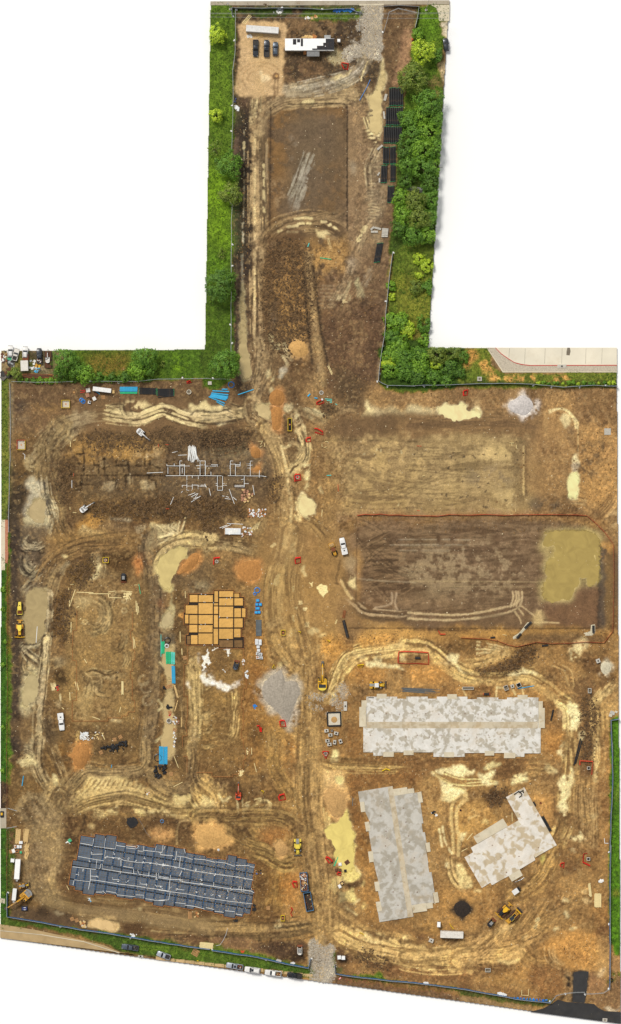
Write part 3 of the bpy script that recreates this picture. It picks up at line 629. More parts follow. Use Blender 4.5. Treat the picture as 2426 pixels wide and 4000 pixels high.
Bd('e2',[830,460,900,330,940,220,1010,110,1150,70,1320,45,1500,20],22,(212,184,118),(140,108,60),.8,6)
Pg('e2',[1140,180,1240,100,1260,160,1410,190,1300,215,1200,180],'wsilt',.85,4,12,b=.32);Pg('e2',[1380,100,1420,110,1420,140,1390,140],'silt',.7,4,7)
Pg('e2',[1080,110,1140,120,1110,140],'silt',.8,3,8)
Pg('e2',[895,380,925,360,915,420,895,460],'silt',.85,3,8)
Pg('e2',[940,330,990,300,1000,420,960,500,760,490,760,380,860,390],(160,148,132),.6,8,12,b=.4,k='gravel')
Pg('e2',[760,480,1100,480,1110,620,880,830,760,830],(132,98,54),.7,20,14)
Pg('e2',[1000,640,1120,640,1120,830,1000,800],(116,80,40),.7,14,14,b=.38)
Pg('d2',[830,740,960,700,1000,790,860,830],(176,128,58),.8,12,14,r=.9)
Pg('d2',[1100,710,1280,700,1400,740,1300,770,1120,780],(182,132,60),.8,10,12,r=1.0)
Bd('e3',[-20,35,90,50,190,110,290,200,420,260,600,275,800,255,900,290,1000,370,1090,430],56,(196,166,102),(140,108,60),.85,7,tp=0)
Pg('e3',[250,110,340,100,330,160,380,220,450,240,370,225,300,170],'wsilt',.85,4,10,b=.3);Pg('e3',[130,165,300,165,300,175,140,175],'silt',.5,4,6)
Pg('e3',box(-10,180,240,300),(180,128,58),.7,16,14)
Pg('e3',[230,20,470,0,470,80,350,100,240,90],(106,78,42),1,8,10,r=1.0)
for i in range(7):Ln('e3',[(470,10+i*14),(560,30+i*10),(690,60+i*9)],8,'silt' if i%2==0 else(140,108,60),.75,2.5,b=.25)
Pg('e3',[460,200,600,180,720,110,760,60,890,50,890,110,780,190,640,235,500,240],(96,68,34),1,8,12,r=1.8,k='clod',h=.35)
Pg('e3',[640,70,750,60,740,120,600,170,480,180,450,150],(160,124,66),.6,8,12,b=.35)
Bd('e3',[360,180,500,160,640,100,740,40],30,(190,158,96),(130,100,56),.6,7)
Pg('e3',[690,240,780,200,800,220,880,220,890,240,770,240],'wsilt',.85,3,9,b=.25);Bd('e3',[800,190,860,170,920,140],26,(196,166,104),(130,100,56),.7,5)
Pg('e3',[1110,70,1160,20,1250,15,1240,80,1150,130],'wsilt',.75,6,14,b=.32)
Pg('e3',[1230,140,1340,130,1330,220,1240,220],(108,78,44),.85,10,10,r=.7)
Pg('e3',[1160,280,1310,240,1310,380,1200,480,1160,400],(104,76,46),.85,10,12,r=.7)
Pg('e3',[1200,480,1310,400,1300,830,1220,830],(110,80,46),.85,10,10,r=.8,k='clod')
for r in range(4):Ln('e3',[(960+r*40,180),(1060+r*26,220),(1090+r*22,300),(1110+r*16,330)],5,(180,150,96) if r%2 else(104,78,44),.6,2)
Bd('e3',[1060,440,1120,480,1130,620,1110,830],44,(214,190,126),(140,108,62),.85,6,tp=0)
Pg('e3',[1130,430,1160,440,1190,530,1180,620,1140,620,1120,520],'wsilt',.9,3,12,b=.28)
Pg('e3',[1040,490,1080,480,1080,560,1040,560],(176,152,116),.6,6,12,b=.4)
Pg('e3',[1340,430,1480,330,1480,480,1330,560],(176,140,82),.7,12,12);Bd('e3',[1280,500,1360,400,1480,290],30,(210,182,120),(150,116,66),.7,6)
Bd('e3',[1320,500,1330,660,1340,840],50,(186,156,98),(140,108,62),.75,7,tp=0);Bd('e3',[1390,480,1380,660,1370,840],26,(160,126,72),(120,90,50),.6,7)
Pg('e3',[950,640,1100,640,1090,810,960,830],(176,124,56),.8,14,14);Pg('e3',[1050,760,1090,730,1090,820,1040,810],'wsilt',.8,4,12,b=.3)
Pg('e3',[930,460,1040,420,1050,640,960,640],(120,84,44),.7,12,12)
Pg('e3',box(200,320,1000,400),(150,108,54),.6,14,12);Pg('e3',[1180,650,1230,655,1220,720,1190,710],'lsilt',.8,3,7)
for p in([365,345,390,395],[610,340,605,400],[610,335,660,345],[790,340,800,390],[720,345,740,390]):Ln('e3',p,7,'silt',.7,3)
# lower band
Pg('f1',box(80,100,420,520),(104,80,46),.8,18,14,r=.6)
Pg('f1',[360,100,440,30,500,60,470,200,400,240],(112,78,34),.6,12,14,b=.4)
Bd('f1',[275,-20,270,120,300,240,360,330,420,380],40,(160,140,102),(94,74,48),.8,6,tp=0)
Bd('f1',[340,-20,400,140,440,240,470,320],30,(150,128,90),(100,78,50),.7,6)
Pg('f1',[380,240,410,230,425,280,420,330,380,300],(206,188,138),.9,4,7);Ln('f1',[425,220,440,260,435,320],6,'dark',a=.6)
Pg('f1',[110,150,160,100,240,80,245,170,140,190],(190,174,128),.85,5,12)
for r in range(3):Ln('f1',[(120,90+r*16),(180,40+r*18),(230,60+r*16)],6,(84,70,52),.6,2)
Pg('f1',[190,430,240,380,320,380,330,440,260,460],(66,50,32),.85,8,12,r=.8)
Bd('f1',[1060,-10,1050,160,970,220,760,230,620,220,540,290,440,400],52,(138,116,80),(96,76,50),.85,7,tp=0)
Bd('f1',[1060,220,1130,310,1260,340,1370,300,1390,180,1390,0],50,(130,108,74),(92,72,48),.85,7,tp=0)
Pg('f1',[560,330,640,260,820,250,960,280,1060,330,900,370,700,390,560,390],(206,182,122),.9,6,12,wet=.5)
for i in range(13):Ln('f1',[(540+i*40,390-i*3+rng.integers(-6,6)),(600+i*38,330-i*2),(650+i*34,265+rng.integers(-5,14))],7,(116,90,52) if i%3 else(150,120,72),.8,2,h=.05)
Pg('f1',[780,300,930,290,1010,360,860,370],(112,84,46),.6,10,14,b=.45)
Bd('f1',[390,560,520,460,640,400,780,385,860,375,1000,400,1130,440,1300,470,1500,490],60,(186,160,104),(122,96,56),.9,6,tp=0)
Bd('f1',[380,620,480,530,620,450,780,410,900,400,1050,440,1250,500,1400,500],40,(176,150,98),(118,92,54),.85,6)
Pg('f1',[660,500,760,480,850,450,840,500,720,530,650,550],(206,184,128),.8,5,12,b=.3)
Pg('f1',[940,450,1000,480,1200,490,1250,520,1000,520,960,490],(206,184,128),.85,5,10,b=.28)
Ln('f1',[680,490,860,510,1060,510,1250,505],5,(124,98,58),a=.8);Ln('f1',[680,505,860,525,1100,522],4,(124,98,58),a=.8)
Pd('f1',[1240,395,1290,378,1360,385,1340,420,1310,445,1260,430],(206,186,126),e=7,sheet=True)
Pg('f1',[1330,400,1380,390,1380,460,1320,450],(76,58,34),.8,4,8);Pg('f1',[1390,440,1494,400,1494,480,1400,470],(206,184,126),.8,4,12,b=.3)
Bd('f1',[1400,280,1420,380,1470,450,1540,500],46,(180,152,96),(124,96,54),.8,6)
Bd('f1',[1040,310,1150,380,1280,440],40,(160,134,88),(110,86,52),.7,6)
Bd('f1',[400,400,480,380,560,300],50,(160,136,94),(110,86,54),.75,6)
Bd('f1',[430,380,390,500,370,640,330,840],110,(140,118,80),(108,86,56),.9,7,tp=0)
Bd('f1',[230,470,300,560,340,640,350,840],110,(138,118,84),(114,94,64),.8,8,tp=0)
Bd('f1',[460,560,440,660,420,840],24,(170,144,98),(104,82,52),.8,6)
Bd('f1',[145,540,180,510,215,530,180,550,155,525],16,(128,108,76),(76,60,42),.8,5)
Pg('f1',[480,520,1000,540,1450,560,1450,660,1300,740,900,700,560,640,460,660],(94,70,42),1,14,14,r=.6)
Pg('f1',[440,650,570,640,540,830,430,830],(84,62,38),.9,10,10,r=.6)
Pg('f1',[620,590,690,590,680,625,610,625],(180,156,108),.7,5,12,b=.35);Ln('f1',[610,510,590,600,585,650],14,(60,44,28),.7,4)
Pg('f1',[1050,620,1230,610,1220,680,1120,700,1060,670],(176,134,82),.85,8,10)
Ln('f1',[1440,545,1340,555,1285,565,1262,620,1258,720],8,(176,148,100),a=.7);Pg('f1',[1240,560,1290,560,1270,720,1240,720],(72,54,34),.6,6,8)
Bd('f1',[1385,-10,1400,120,1385,240,1440,340],40,(150,124,80),(104,80,50),.8,6)
Pg('f1',box(1425,-10,1500,220),(112,86,52),.8,8,8);Pg('f2',box(-10,-10,270,240),(118,90,52),.8,8,8,r=.5)
Bd('f2',[-40,30,40,30,80,0],20,(190,164,110),(104,80,48),.7,5)
Bd('f2',[-60,280,20,340,70,420,50,480,-40,500],80,(186,154,96),(130,100,56),.85,6)
Pg('f2',[-10,400,60,400,90,460,30,490,-10,490],(204,182,126),.7,5,12,b=.3)
Pg('f2',[60,270,160,280,170,330,90,350],(170,142,92),.6,8,14,b=.4);Ln('f2',[100,370,130,420,180,390],10,'lsilt',.75,3)
Pg('f2',[190,300,280,310,270,410,190,400],(82,60,34),.8,10,10)
for x in(228,265):Ln('f2',[(x,405),(x+14,500)],8,'lsilt',.75,2)
Bd('f2',[300,470,330,450,420,420,450,440,420,480,310,490],20,(210,190,132),(104,80,48),.85,6);Pg('f2',[280,440,320,430,310,490,270,500],'lsilt',.7,4,8)
Bd('f2',[500,0,490,160,560,300,640,440],50,(150,118,66),(112,84,46),.6,7);Bd('f2',[580,270,650,380,600,480],30,(156,124,74),(104,78,44),.6,6)
Pg('f2',[560,10,680,10,680,180,600,200],(138,92,42),.55,16,14,b=.4);Pg('f2',[230,130,400,120,400,260,280,260],(142,104,52),.5,16,14,b=.42)
Bd('f2',[738,-20,738,200,735,420,760,600,830,740,900,840],64,(150,118,68),(108,82,48),.85,7,tp=0)
Bd('f2',[790,160,820,260,815,400,800,560],44,(160,128,76),(120,92,52),.7,7)
Bd('f2',[-40,530,150,530,400,520,560,540,650,600,740,700],70,(148,120,72),(110,84,50),.85,7,tp=0)
Bd('f2',[40,560,200,640,340,700,450,770,560,840],56,(140,112,66),(104,78,46),.8,7)
Bd('f2',[290,570,360,680,470,780],36,(140,112,66),(104,78,46),.7,7);Bd('f2',[560,580,620,640,600,760,640,840],40,(160,126,72),(116,88,50),.7,7)
Pg('f2',[190,590,300,600,320,690,220,690],(86,62,34),.75,12,12,b=.35)
Pg('f2',[380,620,600,600,600,700,480,740,400,720],(140,92,46),.6,14,14,b=.38)
Pg('f2',[840,180,940,170,1000,260,990,330,860,360,840,260],(206,170,112),.85,8,10)
Pd('f2',[895,50,930,50,960,90,950,135,900,140,905,90],(222,204,140),e=7,sheet=False)
Pd('f2',[925,240,980,235,998,265,975,295,935,285],(222,204,136),e=5)
Pd('f2',[960,530,1005,460,1030,540,1050,600,1068,660,1050,740,1075,830,1060,900,1000,930,940,880,915,760,860,670,830,630,900,580],(206,190,112),e=8,tone=(204,188,108))
for i in range(6):Ln('f2',[(835+i*10,460+i*14),(850+i*8,560+i*6),(880+i*6,690)],8,(212,186,122) if i%2 else(150,116,62),.75,3)
Ln('f2',[836,280,830,420,832,600],6,(196,158,100),a=.7)
Pg('f2',[870,690,930,740,930,830,860,830],(98,70,38),.8,10,10)
Pg('f2',[1060,500,1160,560,1180,830,1080,830,1070,650],(132,90,40),.8,10,12,b=.25);Pg('f2',[1010,240,1090,200,1110,460,1140,560,1030,500],(112,76,38),.75,10,12)
Pg('f2',[1130,160,1500,140,1500,320,1330,310,1100,340,1010,260],(122,84,42),.85,14,14,r=.6)
Bd('f2',[800,130,900,160,1100,170,1300,170,1500,160],40,(176,146,88),(126,94,50),.8,6)
Pg('f2',[1100,110,1500,95,1500,140,1150,140],(112,78,42),.7,8,10)
Bd('f3',[-40,160,200,120,600,110,900,120],44,(150,112,62),(106,76,42),.7,7)
Pg('f3',[0,120,900,110,1000,180,700,210,300,190,0,240],(122,86,46),.6,16,14)
Pg('f3',[520,170,560,145,640,140,650,155,560,180,525,190],(196,182,128),.9,3,7)
Pg('f3',[600,160,780,140,800,220,700,260,610,250],(92,64,36),.8,10,12,r=1.0)
Pg('f3',[150,195,300,180,460,190,450,240,340,245,200,230],'wsilt',.9,4,12,b=.28)
Pg('f3',[210,270,260,290,380,330,380,370,300,420,230,425,205,370,220,320],'wsilt',.9,4,14,b=.3)
for p in([150,200,240,260,340,290,480,275,600,290],[170,225,260,280,400,300,560,290],[240,215,340,250,480,255,600,270],[300,310,370,330,395,370,380,440]):
 Ln('f3',p,7,(130,98,52),.85,2,h=.05);Ln('f3',[(x+2,y+8) for x,y in prs(p)],5,(220,200,134),.8,2)
Pg('f3',[480,240,590,195,610,230,560,270,650,290,560,300,480,270],'wsilt',.85,4,10,b=.25)
Pg('f3',[700,270,760,235,830,225,830,265,750,295],'wsilt',.8,5,12,b=.25)
Pg('f3',[520,380,620,330,690,370,640,430,590,460,540,430],(86,58,28),1,8,10,r=1.3,k='clod')
Pg('f3',[100,250,200,240,220,450,180,640,110,480],(168,130,72),.7,10,12)
Pg('f3',[330,400,540,450,600,560,460,640,350,740,330,560],(176,134,68),.85,14,10)
Pg('f3',[500,545,540,550,545,575,505,575],(226,196,120),.8,5,7);Pg('f3',[350,660,400,640,390,690,355,720],'wsilt',.7,4,10,b=.3)
for i in range(8):Ln('f3',[(400+i*8,560-i*6),(440+i*12,470+i*9)],4,(206,174,108),a=.5,b=.35)
for p in([390,370,300,430,285,540,300,650,300,790],[400,405,335,460,322,560,340,680,335,800]):Ln('f3',p,14,(206,176,112),.8,3,h=.04)
for p in([345,400,270,450,255,560,280,740],[365,385,312,440,305,560,318,780]):Ln('f3',p,7,(108,80,44),.6,3)
for p in([225,600,240,700,290,790],[200,620,220,740]):Ln('f3',p,9,'wsilt',.7,3,b=.3)
Pg('f3',[860,390,960,370,1020,430,1000,540,1030,600,960,560],(184,136,70),.8,10,10);Pg('f3',[1000,430,1060,440,1040,520,1000,500],(98,66,34),.7,8,10)
Bd('f3',[1120,-10,1130,160,1110,300,1110,500,1090,600,1020,760],60,(190,160,98),(130,98,54),.75,7,tp=0)
Pg('f3',[1030,300,1060,260,1110,260,1130,170,1155,180,1140,330,1120,400,1115,530,1085,540,1060,480,1070,380],'wsilt',.85,4,14,b=.32)
Pg('f3',[945,165,1010,165,1030,215,950,215],'silt',.8,4,9,b=.2);Bd('f3',[800,170,900,190,1040,230],70,(160,128,76),(120,88,48),.6,6)
Pg('f3',[1150,240,1320,230,1340,760,1160,760],(140,106,60),.75,18,14)
for x in(1200,1240,1285,1315):Bd('f3',[(x,250),(x-6,420),(x+4,600),(x-10,800)],22,(164,132,82),(120,90,50),.6,5)
Bd('f3',[1340,-10,1345,120,1330,230],44,(206,180,120),(150,118,68),.8,6,tp=0)
Pg('f3',[1270,530,1330,500,1330,550,1280,560],(186,164,116),.6,6,10,b=.35);Pg('f3',[1130,650,1220,640,1220,690,1140,690],'wsilt',.75,4,14,b=.35)
Pg('f3',[1350,-10,1430,-10,1410,830,1350,830],(156,114,60),.7,10,10);Pg('f3',[1345,240,1390,240,1380,560,1345,600],(120,86,48),.6,10,12,b=.35)
Pg('f3',[1200,120,1300,130,1290,240,1210,230],(100,72,44),.8,8,8)
# bottom band
Bd('g1',[330,-20,330,120,300,240,330,350,450,420,700,460,900,490,1200,520,1520,600],84,(140,116,78),(114,92,60),.95,9,tp=0)
Bd('g1',[240,0,220,140,260,300,380,400],60,(130,110,78),(108,88,60),.9,8,tp=0);Bd('g1',[400,-20,390,150,370,260],36,(176,150,104),(116,92,58),.7,6,tp=0)
Pg('g1',[350,240,400,230,410,270,360,275],(196,166,112),.8,5,7)
Pg('g1',[410,200,520,210,600,360,900,420,1200,470,1494,470,1494,540,1100,490,800,450,500,400,420,340],(88,64,38),.85,10,12,r=.6)
Pg('g1',[60,470,250,450,500,500,900,620,1150,700,900,640,500,590,60,520],(84,66,48),.9,10,8)
Pg('g1',[240,470,300,430,350,480,330,510,260,500],(60,46,32),.9,6,10,r=1.2);Pg('g1',[360,460,450,480,520,490,500,510,400,500],(66,50,34),.9,6,10,r=1.2)
Pg('g1',[370,475,440,480,450,500,390,505],(150,134,104),.7,4,7)
Pd('g1',[625,545,680,525,800,545,840,560,850,600,780,612,700,600,630,580],(206,178,124),e=5)
Pg('g1',[720,500,840,505,830,530,740,520],(190,160,108),.7,5,9,b=.3)
Pg('g1',[850,570,900,540,1040,570,1050,610,920,625,870,610],(76,54,34),.9,6,10,r=1.2)
Pg('g1',[940,450,1010,445,1000,465],'lsilt',.6,4,8);Ln('g1',[1040,480,1200,510,1400,545],8,(180,148,96),a=.5,b=.35)
Ln('g1',[1060,610,1200,625,1400,635],7,(190,166,116),a=.7,b=.3)
Pg('g1',[1050,620,1494,640,1494,720,1300,700,1100,660],(96,70,46),.9,8,8)
Bd('g1',[1130,650,1250,670,1390,690],40,(120,94,64),(72,54,38),.7,5)
Bd('g2',[-20,600,200,610,420,615,640,600,780,560,860,480],60,(140,114,74),(112,88,56),.95,9,tp=0)
Ln('g2',[490,590,620,580,740,560,800,545],12,(52,38,24),.8,4,h=.15,b=.15);Ln('g2',[0,650,200,660,400,690],8,(60,46,32),.7,4,b=.2)
Pg('g2',[60,660,400,690,380,770,250,750,100,730],(116,88,60),1,5,5);Pg('g2',[400,690,715,680,715,800,600,830,400,760],(80,60,42),1,8,8,r=.8)
Pg('g2',[440,760,560,790,700,780,710,830,560,830],(64,48,32),.9,6,10,r=1.2)
Bd('g2',[500,130,520,300,490,420,480,500],60,(160,124,66),(118,86,44),.75,7);Bd('g2',[560,150,560,300,540,440],34,(176,128,64),(140,96,46),.7,6)
Pg('g2',[560,200,680,180,680,400,580,440],(160,110,52),.6,18,14,b=.35)
Pg('g2',[360,120,480,140,480,360,370,400],(96,68,36),.8,12,12,r=.6);Pg('g2',[330,430,520,440,520,560,320,560],(90,64,36),.7,12,14,b=.35)
Pg('g2',[490,540,560,545,550,580,500,580],'lsilt',.6,4,10,b=.35);Pg('g2',[700,490,800,480,790,530,690,530],(170,130,76),.6,8,8)
Bd('g2',[300,20,440,60,560,130,650,120,720,100],56,(150,122,72),(104,78,44),.8,7)
Bd('g2',[740,-20,770,120,800,260,840,400,860,500],80,(150,120,74),(112,84,50),.85,7,tp=0)
Bd('g2',[840,-20,830,120,860,260,930,380,990,480,1060,600],60,(148,118,72),(110,82,48),.8,7,tp=0)
Pd('g2',[930,-30,1060,-30,1075,60,1050,120,1100,210,1050,250,960,250,920,330,890,300,900,240,960,200,940,100,915,20],(206,186,108),e=12,tone=(204,186,106))
Pg('g2',[910,240,990,230,960,330,910,330],(190,170,112),.7,6,12,b=.3)
Pg('g2',[980,270,1130,260,1140,300,1010,305],(72,52,30),.9,5,8)
Pg('g2',[1010,320,1060,305,1072,360,1050,420,1005,420],(210,190,118),.9,3,9);Pg('g2',[950,340,1000,340,1005,400,960,400],(140,132,92),.7,3,6)
Pg('g2',[1110,440,1145,390,1165,450,1125,470],(214,190,120),.9,3,8);Pg('g2',[1120,255,1132,255,1125,310,1115,300],(214,190,120),.8,3,5)
for p in([1060,420,1100,390],[1070,150,1110,210],[1000,440,1080,500]):Ln('g2',p,9,'silt',.7,3,b=.25)
Pg('g2',[960,380,1040,420,1060,520,1000,480],(96,76,50),.7,6,14,b=.35);Pg('g2',[1005,505,1040,510,1045,560,1020,560],'vdark',.8,4,8)
Pg('g2',[1080,0,1180,0,1220,250,1240,540,1130,440,1130,250],(150,108,52),.8,12,12);Pg('g2',[1130,0,1180,10,1170,140,1120,100],(112,78,38),.6,10,12,b=.35)
Bd('g2',[860,500,960,570,1080,650,1250,700,1520,760],100,(170,136,80),(124,94,54),.9,8,tp=0)
Pg('g2',[1080,610,1160,630,1200,665,1140,670,1090,640],(224,200,138),.85,4,8,b=.15);Ln('g2',[1110,670,1250,685,1380,720],14,(222,194,128),.7,4,b=.28)
Pg('g2',[1040,520,1250,560,1494,600,1494,660,1300,620,1100,570],(120,86,46),.8,12,14);Ln('g2',[1230,630,1290,660,1360,690],10,(214,184,120),.7,3,b=.3)
Pg('g2',[748,690,800,690,830,730,905,705,918,720,918,830,755,830],'gravel',1,4,5,k='gravel',var=.25);Pg('h2',[25,185,100,190,140,250,220,210,248,240,252,545,40,545],'gravel',1,3,2,k='gravel',var=.25)
Bd('h2',[130,180,110,300,90,520],50,(150,130,98),(120,100,70),.7,7,tp=0)
Pg('h2',[255,220,420,280,520,420,500,490,330,470,260,420],(92,66,42),.85,10,10);Pg('h2',[270,300,370,310,370,390,280,380],(60,46,34),.6,8,8)
Pg('h2',[450,300,560,290,760,330,800,420,700,450,560,420],(94,66,40),.9,10,14,r=1.3,k='clod');Pg('h2',[700,330,1494,390,1494,590,1000,560,760,500],(122,86,48),.9,14,12,r=.6)
Pg('h2',[340,400,500,390,480,470,360,460],(150,112,64),.6,10,12,b=.35);Pg('h2',[1000,400,1494,400,1494,440,1100,450],(96,66,40),.7,8,10,b=.3)
Bd('h2',[300,120,480,210,760,280,1050,330,1300,350,1520,350],80,(206,172,106),(150,116,66),.85,8,tp=0)
Pg('h2',[500,160,680,180,700,200,540,190],(224,198,132),.85,4,8);Pg('h2',[1040,300,1200,330,1300,340,1150,350,1060,330],(220,190,124),.7,5,12,b=.25)
Bd('h2',[1280,340,1340,240,1420,190,1520,170],40,(196,162,100),(140,106,60),.7,7);Pg('h2',[1020,120,1200,90,1210,200,1040,200],(164,124,62),.7,10,14,b=.35)
Pg('h2',[1030,80,1110,90,1120,180,1050,200],(92,66,42),.7,8,12,b=.3);Pg('h2',[880,150,960,130,930,180,890,185],(214,184,124),.7,3,9,b=.25)
Pg('g3',[150,330,480,300,620,340,560,560,380,600,200,540,140,450],(160,118,60),.7,16,14)
Bd('g3',[280,80,290,200,340,290,400,330],36,(200,170,108),(130,98,52),.8,6)
Pg('g3',[330,140,355,125,400,210,440,270,390,310,345,280],(222,198,132),.9,4,7);Pg('g3',[250,110,275,110,280,160,255,150],'wsilt',.7,3,9)
Pg('g3',[450,320,500,325,495,345,455,345],(214,190,130),.7,3,8,b=.25)
Bd('g3',[1040,40,1000,140,940,240,840,320,720,380],56,(180,142,78),(130,96,50),.7,7,tp=0)
for r in(90,120,150):Ln('g3',[(780+r*.1,380-r*.1),(860+r*.2,400),(900+r*.1,470),(860+r*.2,560),(780,640)],5,(112,82,44),.5,2)
Pg('g3',[820,380,1280,280,1290,600,1000,660,860,640],(138,104,58),.8,24,14)
for i in range(14):Bd('g3',[(720+i*28,640-i*6),(820+i*28,520-i*9),(900+i*26,400-i*10)],26,(170,132,76),(124,92,50),.45,6)
Bd('g3',[1240,400,1060,470,920,560,820,660],20,(120,88,48),(160,124,72),.6,6);Bd('g3',[1200,380,1040,440,920,510],14,(120,88,48),None,.5,6)
Bd('g3',[720,560,620,620,520,700,400,760,200,790,-40,800],60,(196,160,96),(140,108,60),.8,7,tp=0)
Pg('g3',[640,600,690,570,680,620,600,660],(206,176,116),.6,6,14,b=.35)
Pg('g3',[1200,320,1250,310,1260,340,1220,350],(190,158,104),.8,3,7);Pg('g3',[1210,380,1260,370,1300,400,1240,415],(204,172,114),.8,3,7)
for q in([1100,480,1110,510],[1020,600,1045,590],[1140,600,1170,590],[880,590,895,570],[800,660,820,650],[1085,395,1110,400],[890,540,905,525],[1145,30,1165,50]):Ln('g3',q,14,'lsilt',.7,4)
Pg('g3',[1050,30,1180,40,1180,200,1060,200],(112,80,44),.7,12,12);Pg('g3',[1200,40,1320,20,1310,200,1220,190],(124,90,48),.7,10,10)
Pg('g3',[1300,420,1400,400,1410,700,1340,690],(160,116,58),.7,10,12);Pg('g3',[1330,560,1380,600,1400,700,1340,690,1320,620],(104,74,42),.7,8,12,b=.3)
Pg('g3',[980,660,1340,640,1350,820,980,820],(182,130,58),.75,16,12);Pg('g3',[40,600,170,560,200,680,60,700],(104,72,42),.7,12,14,b=.35)
Pg('g3',[60,570,170,550,170,640,80,630],(170,128,62),.6,10,14,b=.35);Pg('g3',[250,660,440,640,460,690,280,700],(92,66,40),.7,8,12,b=.28)
Pg('g3',[920,90,950,60,960,110,930,140],(170,160,80),.8,3,5)
for x in(1070,1100,1130,1150):Ln('g3',[(x,100),(x+4,210)],7,(108,78,44),.5,3)
Bd('h3',[-20,360,200,340,420,330,520,280],70,(200,162,96),(150,114,62),.75,8,tp=0);Pg('h3',[330,370,540,370,520,395,350,400],(222,194,126),.8,4,8,b=.15)
Bd('h3',[40,310,200,200,330,80,400,0],70,(180,142,84),(128,94,50),.7,7);Bd('h3',[300,270,500,220,700,120,800,0],40,(176,138,78),(128,94,50),.6,6)
Bd('h3',[560,260,620,340,700,390,860,400,1000,450],40,(176,136,74),(128,92,48),.6,7);Bd('h3',[860,220,840,280,880,370,980,430],30,(190,158,104),(130,96,54),.7,6)
Pg('h3',[0,400,230,400,480,400,720,420,740,460,500,450,300,500,0,450],(94,64,36),.75,8,12,r=.6)
Pg('h3',[500,440,720,440,640,550,480,560,180,510],(176,130,66),.6,14,14);Pg('h3',[660,430,960,430,960,680,860,680,760,720,640,600],(126,86,46),.75,12,14,r=.6)
Pg('h3',[0,560,500,640,700,680,600,720,300,660,0,630],(120,84,46),.7,10,12);Pg('h3',[880,160,1290,140,1290,440,1050,460,860,300],(180,130,62),.7,14,12,r=.5)
Pg('h3',[930,310,1200,310,1200,350,940,350],(118,80,42),.6,8,14,b=.35);Pg('h3',[1280,0,1390,40,1380,200,1290,160],(104,74,44),.7,8,12,b=.3)
Pg('h3',[1290,170,1385,190,1370,440,1310,560,1270,500],(168,130,76),.8,8,12);Pg('h3',[1180,470,1370,540,1370,640,1180,670],(130,94,62),.8,8,10);Pg('h3',[1290,450,1330,440,1320,520,1280,500],(190,162,120),.7,4,9)
Pg('h3',[960,470,1040,480,1040,760,960,720],(150,118,74),.7,6,8)
# graded pads stay smooth; central corridor; berm
for t,q in(('c3',box(-300,60,810,560)),('d3',box(-500,-40,1330,640)),('b1',box(620,400,1500,620)),('b3',box(-400,500,950,680)),('g1',box(330,380,1494,600)),('d2',box(420,0,1000,640))):Pg(t,q,None,1,14,6,k='flat')
Pg('g1',[330,340,450,400,700,440,1000,470,1494,550,1494,620,1100,570,800,520,560,480,380,440,280,380],(134,112,78),.75,10,8)
Pg('f1',[240,560,420,480,440,700,420,840,180,840],(136,114,80),.6,20,12);Pg('g1',[180,0,420,0,400,240,420,350,330,400,240,340,170,200],(136,114,80),.6,20,12)
for t,q in(('c2',[540,300,630,300,700,820,540,820]),('d2',[470,0,680,0,640,300,620,560,760,840,540,840,480,560]),('e2',[500,0,740,0,800,300,800,830,650,830,690,420,560,140]),('f2',[680,0,820,0,830,500,920,830,720,830,690,420]),('g2',[720,0,900,0,1000,420,1080,600,760,640,780,420])):Pg(t,q,(154,122,74),.32,24,18)
for t,q in(('e2',[735,-40,750,300,735,840]),('f2',[750,-40,745,420,800,840]),('g2',[790,-40,840,400,850,680]),('d2',[640,-20,600,300,640,620,700,840])):Bd(t,q,90,(170,138,86),(122,94,56),.45,6,tp=0)
Ln('a3',[610,-10,632,200,655,420,690,640,700,762],22,(150,122,78),.85,5);Ln('a3',[590,90,602,300,622,480,640,640],9,(56,44,32),.8,3);Ln('a3',[642,60,668,250,690,420,716,560,735,660],8,(60,46,34),.75,3)
Ln('a2',[848,-130,848,610],6,(52,40,30),.9,2,sm=0);Ln('a2',[392,-120,388,600],5,(60,46,34),.7,2,sm=0);Ln('a1',[500,622,800,616,845,640],6,(52,38,26),.8,3)
Ln('d3',[-440,644,700,648,1330,645],5,(70,50,30),.8,3,sm=0);Ln('c2',[1082,690,1076,1180],4,(84,62,40),.7,3,sm=0)
# lawns, verges and pavings beyond the fences
Pg('a1',[20,28,165,40,186,60,182,300,165,450,168,560,166,790,10,790],'grass',1,4,4,k='grass');Pg('a2',[0,-20,166,-20,162,250,200,300,165,460,158,790,0,790],'grass',1,4,5,k='grass');Pg('a3',[-10,-20,158,-20,156,700,0,790,-10,700],(58,88,26),1,4,5,k='grass')
Pg('a2',[10,250,140,300,155,600,150,720,0,620],'lgrass',.75,30,24);Pg('a1',[30,350,110,330,160,700,30,760],(80,116,34),.6,24,24);Pg('a3',[0,-20,140,-10,100,120,0,80],(80,128,30),.6,24,20)
Pg('a1',[190,50,520,48,520,90,330,100,190,80],'dgrass',.85,5,10,k='grass',b=.2);Pg('a1',[600,60,930,55,930,100,880,122,610,118],'grass',.9,5,10,k='grass',b=.15);Pg('a1',[190,40,930,32,930,48,190,52],(70,80,40),.8,3,4,b=.2)
Pg('a1',[1285,34,1460,34,1440,200,1410,420,1420,790,1180,790,1200,500,1230,300,1250,170,1265,80],'grass',1,5,6,k='grass');Pg('a1',box(1290,60,1370,240),(72,116,28),.7,16,14)
Pg('a1',[1408,130,1460,130,1445,240,1415,210],(186,174,150),1,4,5,k='bare');Pg('a1',[1395,380,1445,370,1430,480,1395,450],(186,164,120),.9,5,8,k='bare');Pg('a1',[1330,420,1440,470,1420,580,1320,520],(110,94,56),.6,10,14,b=.35,k='bare')
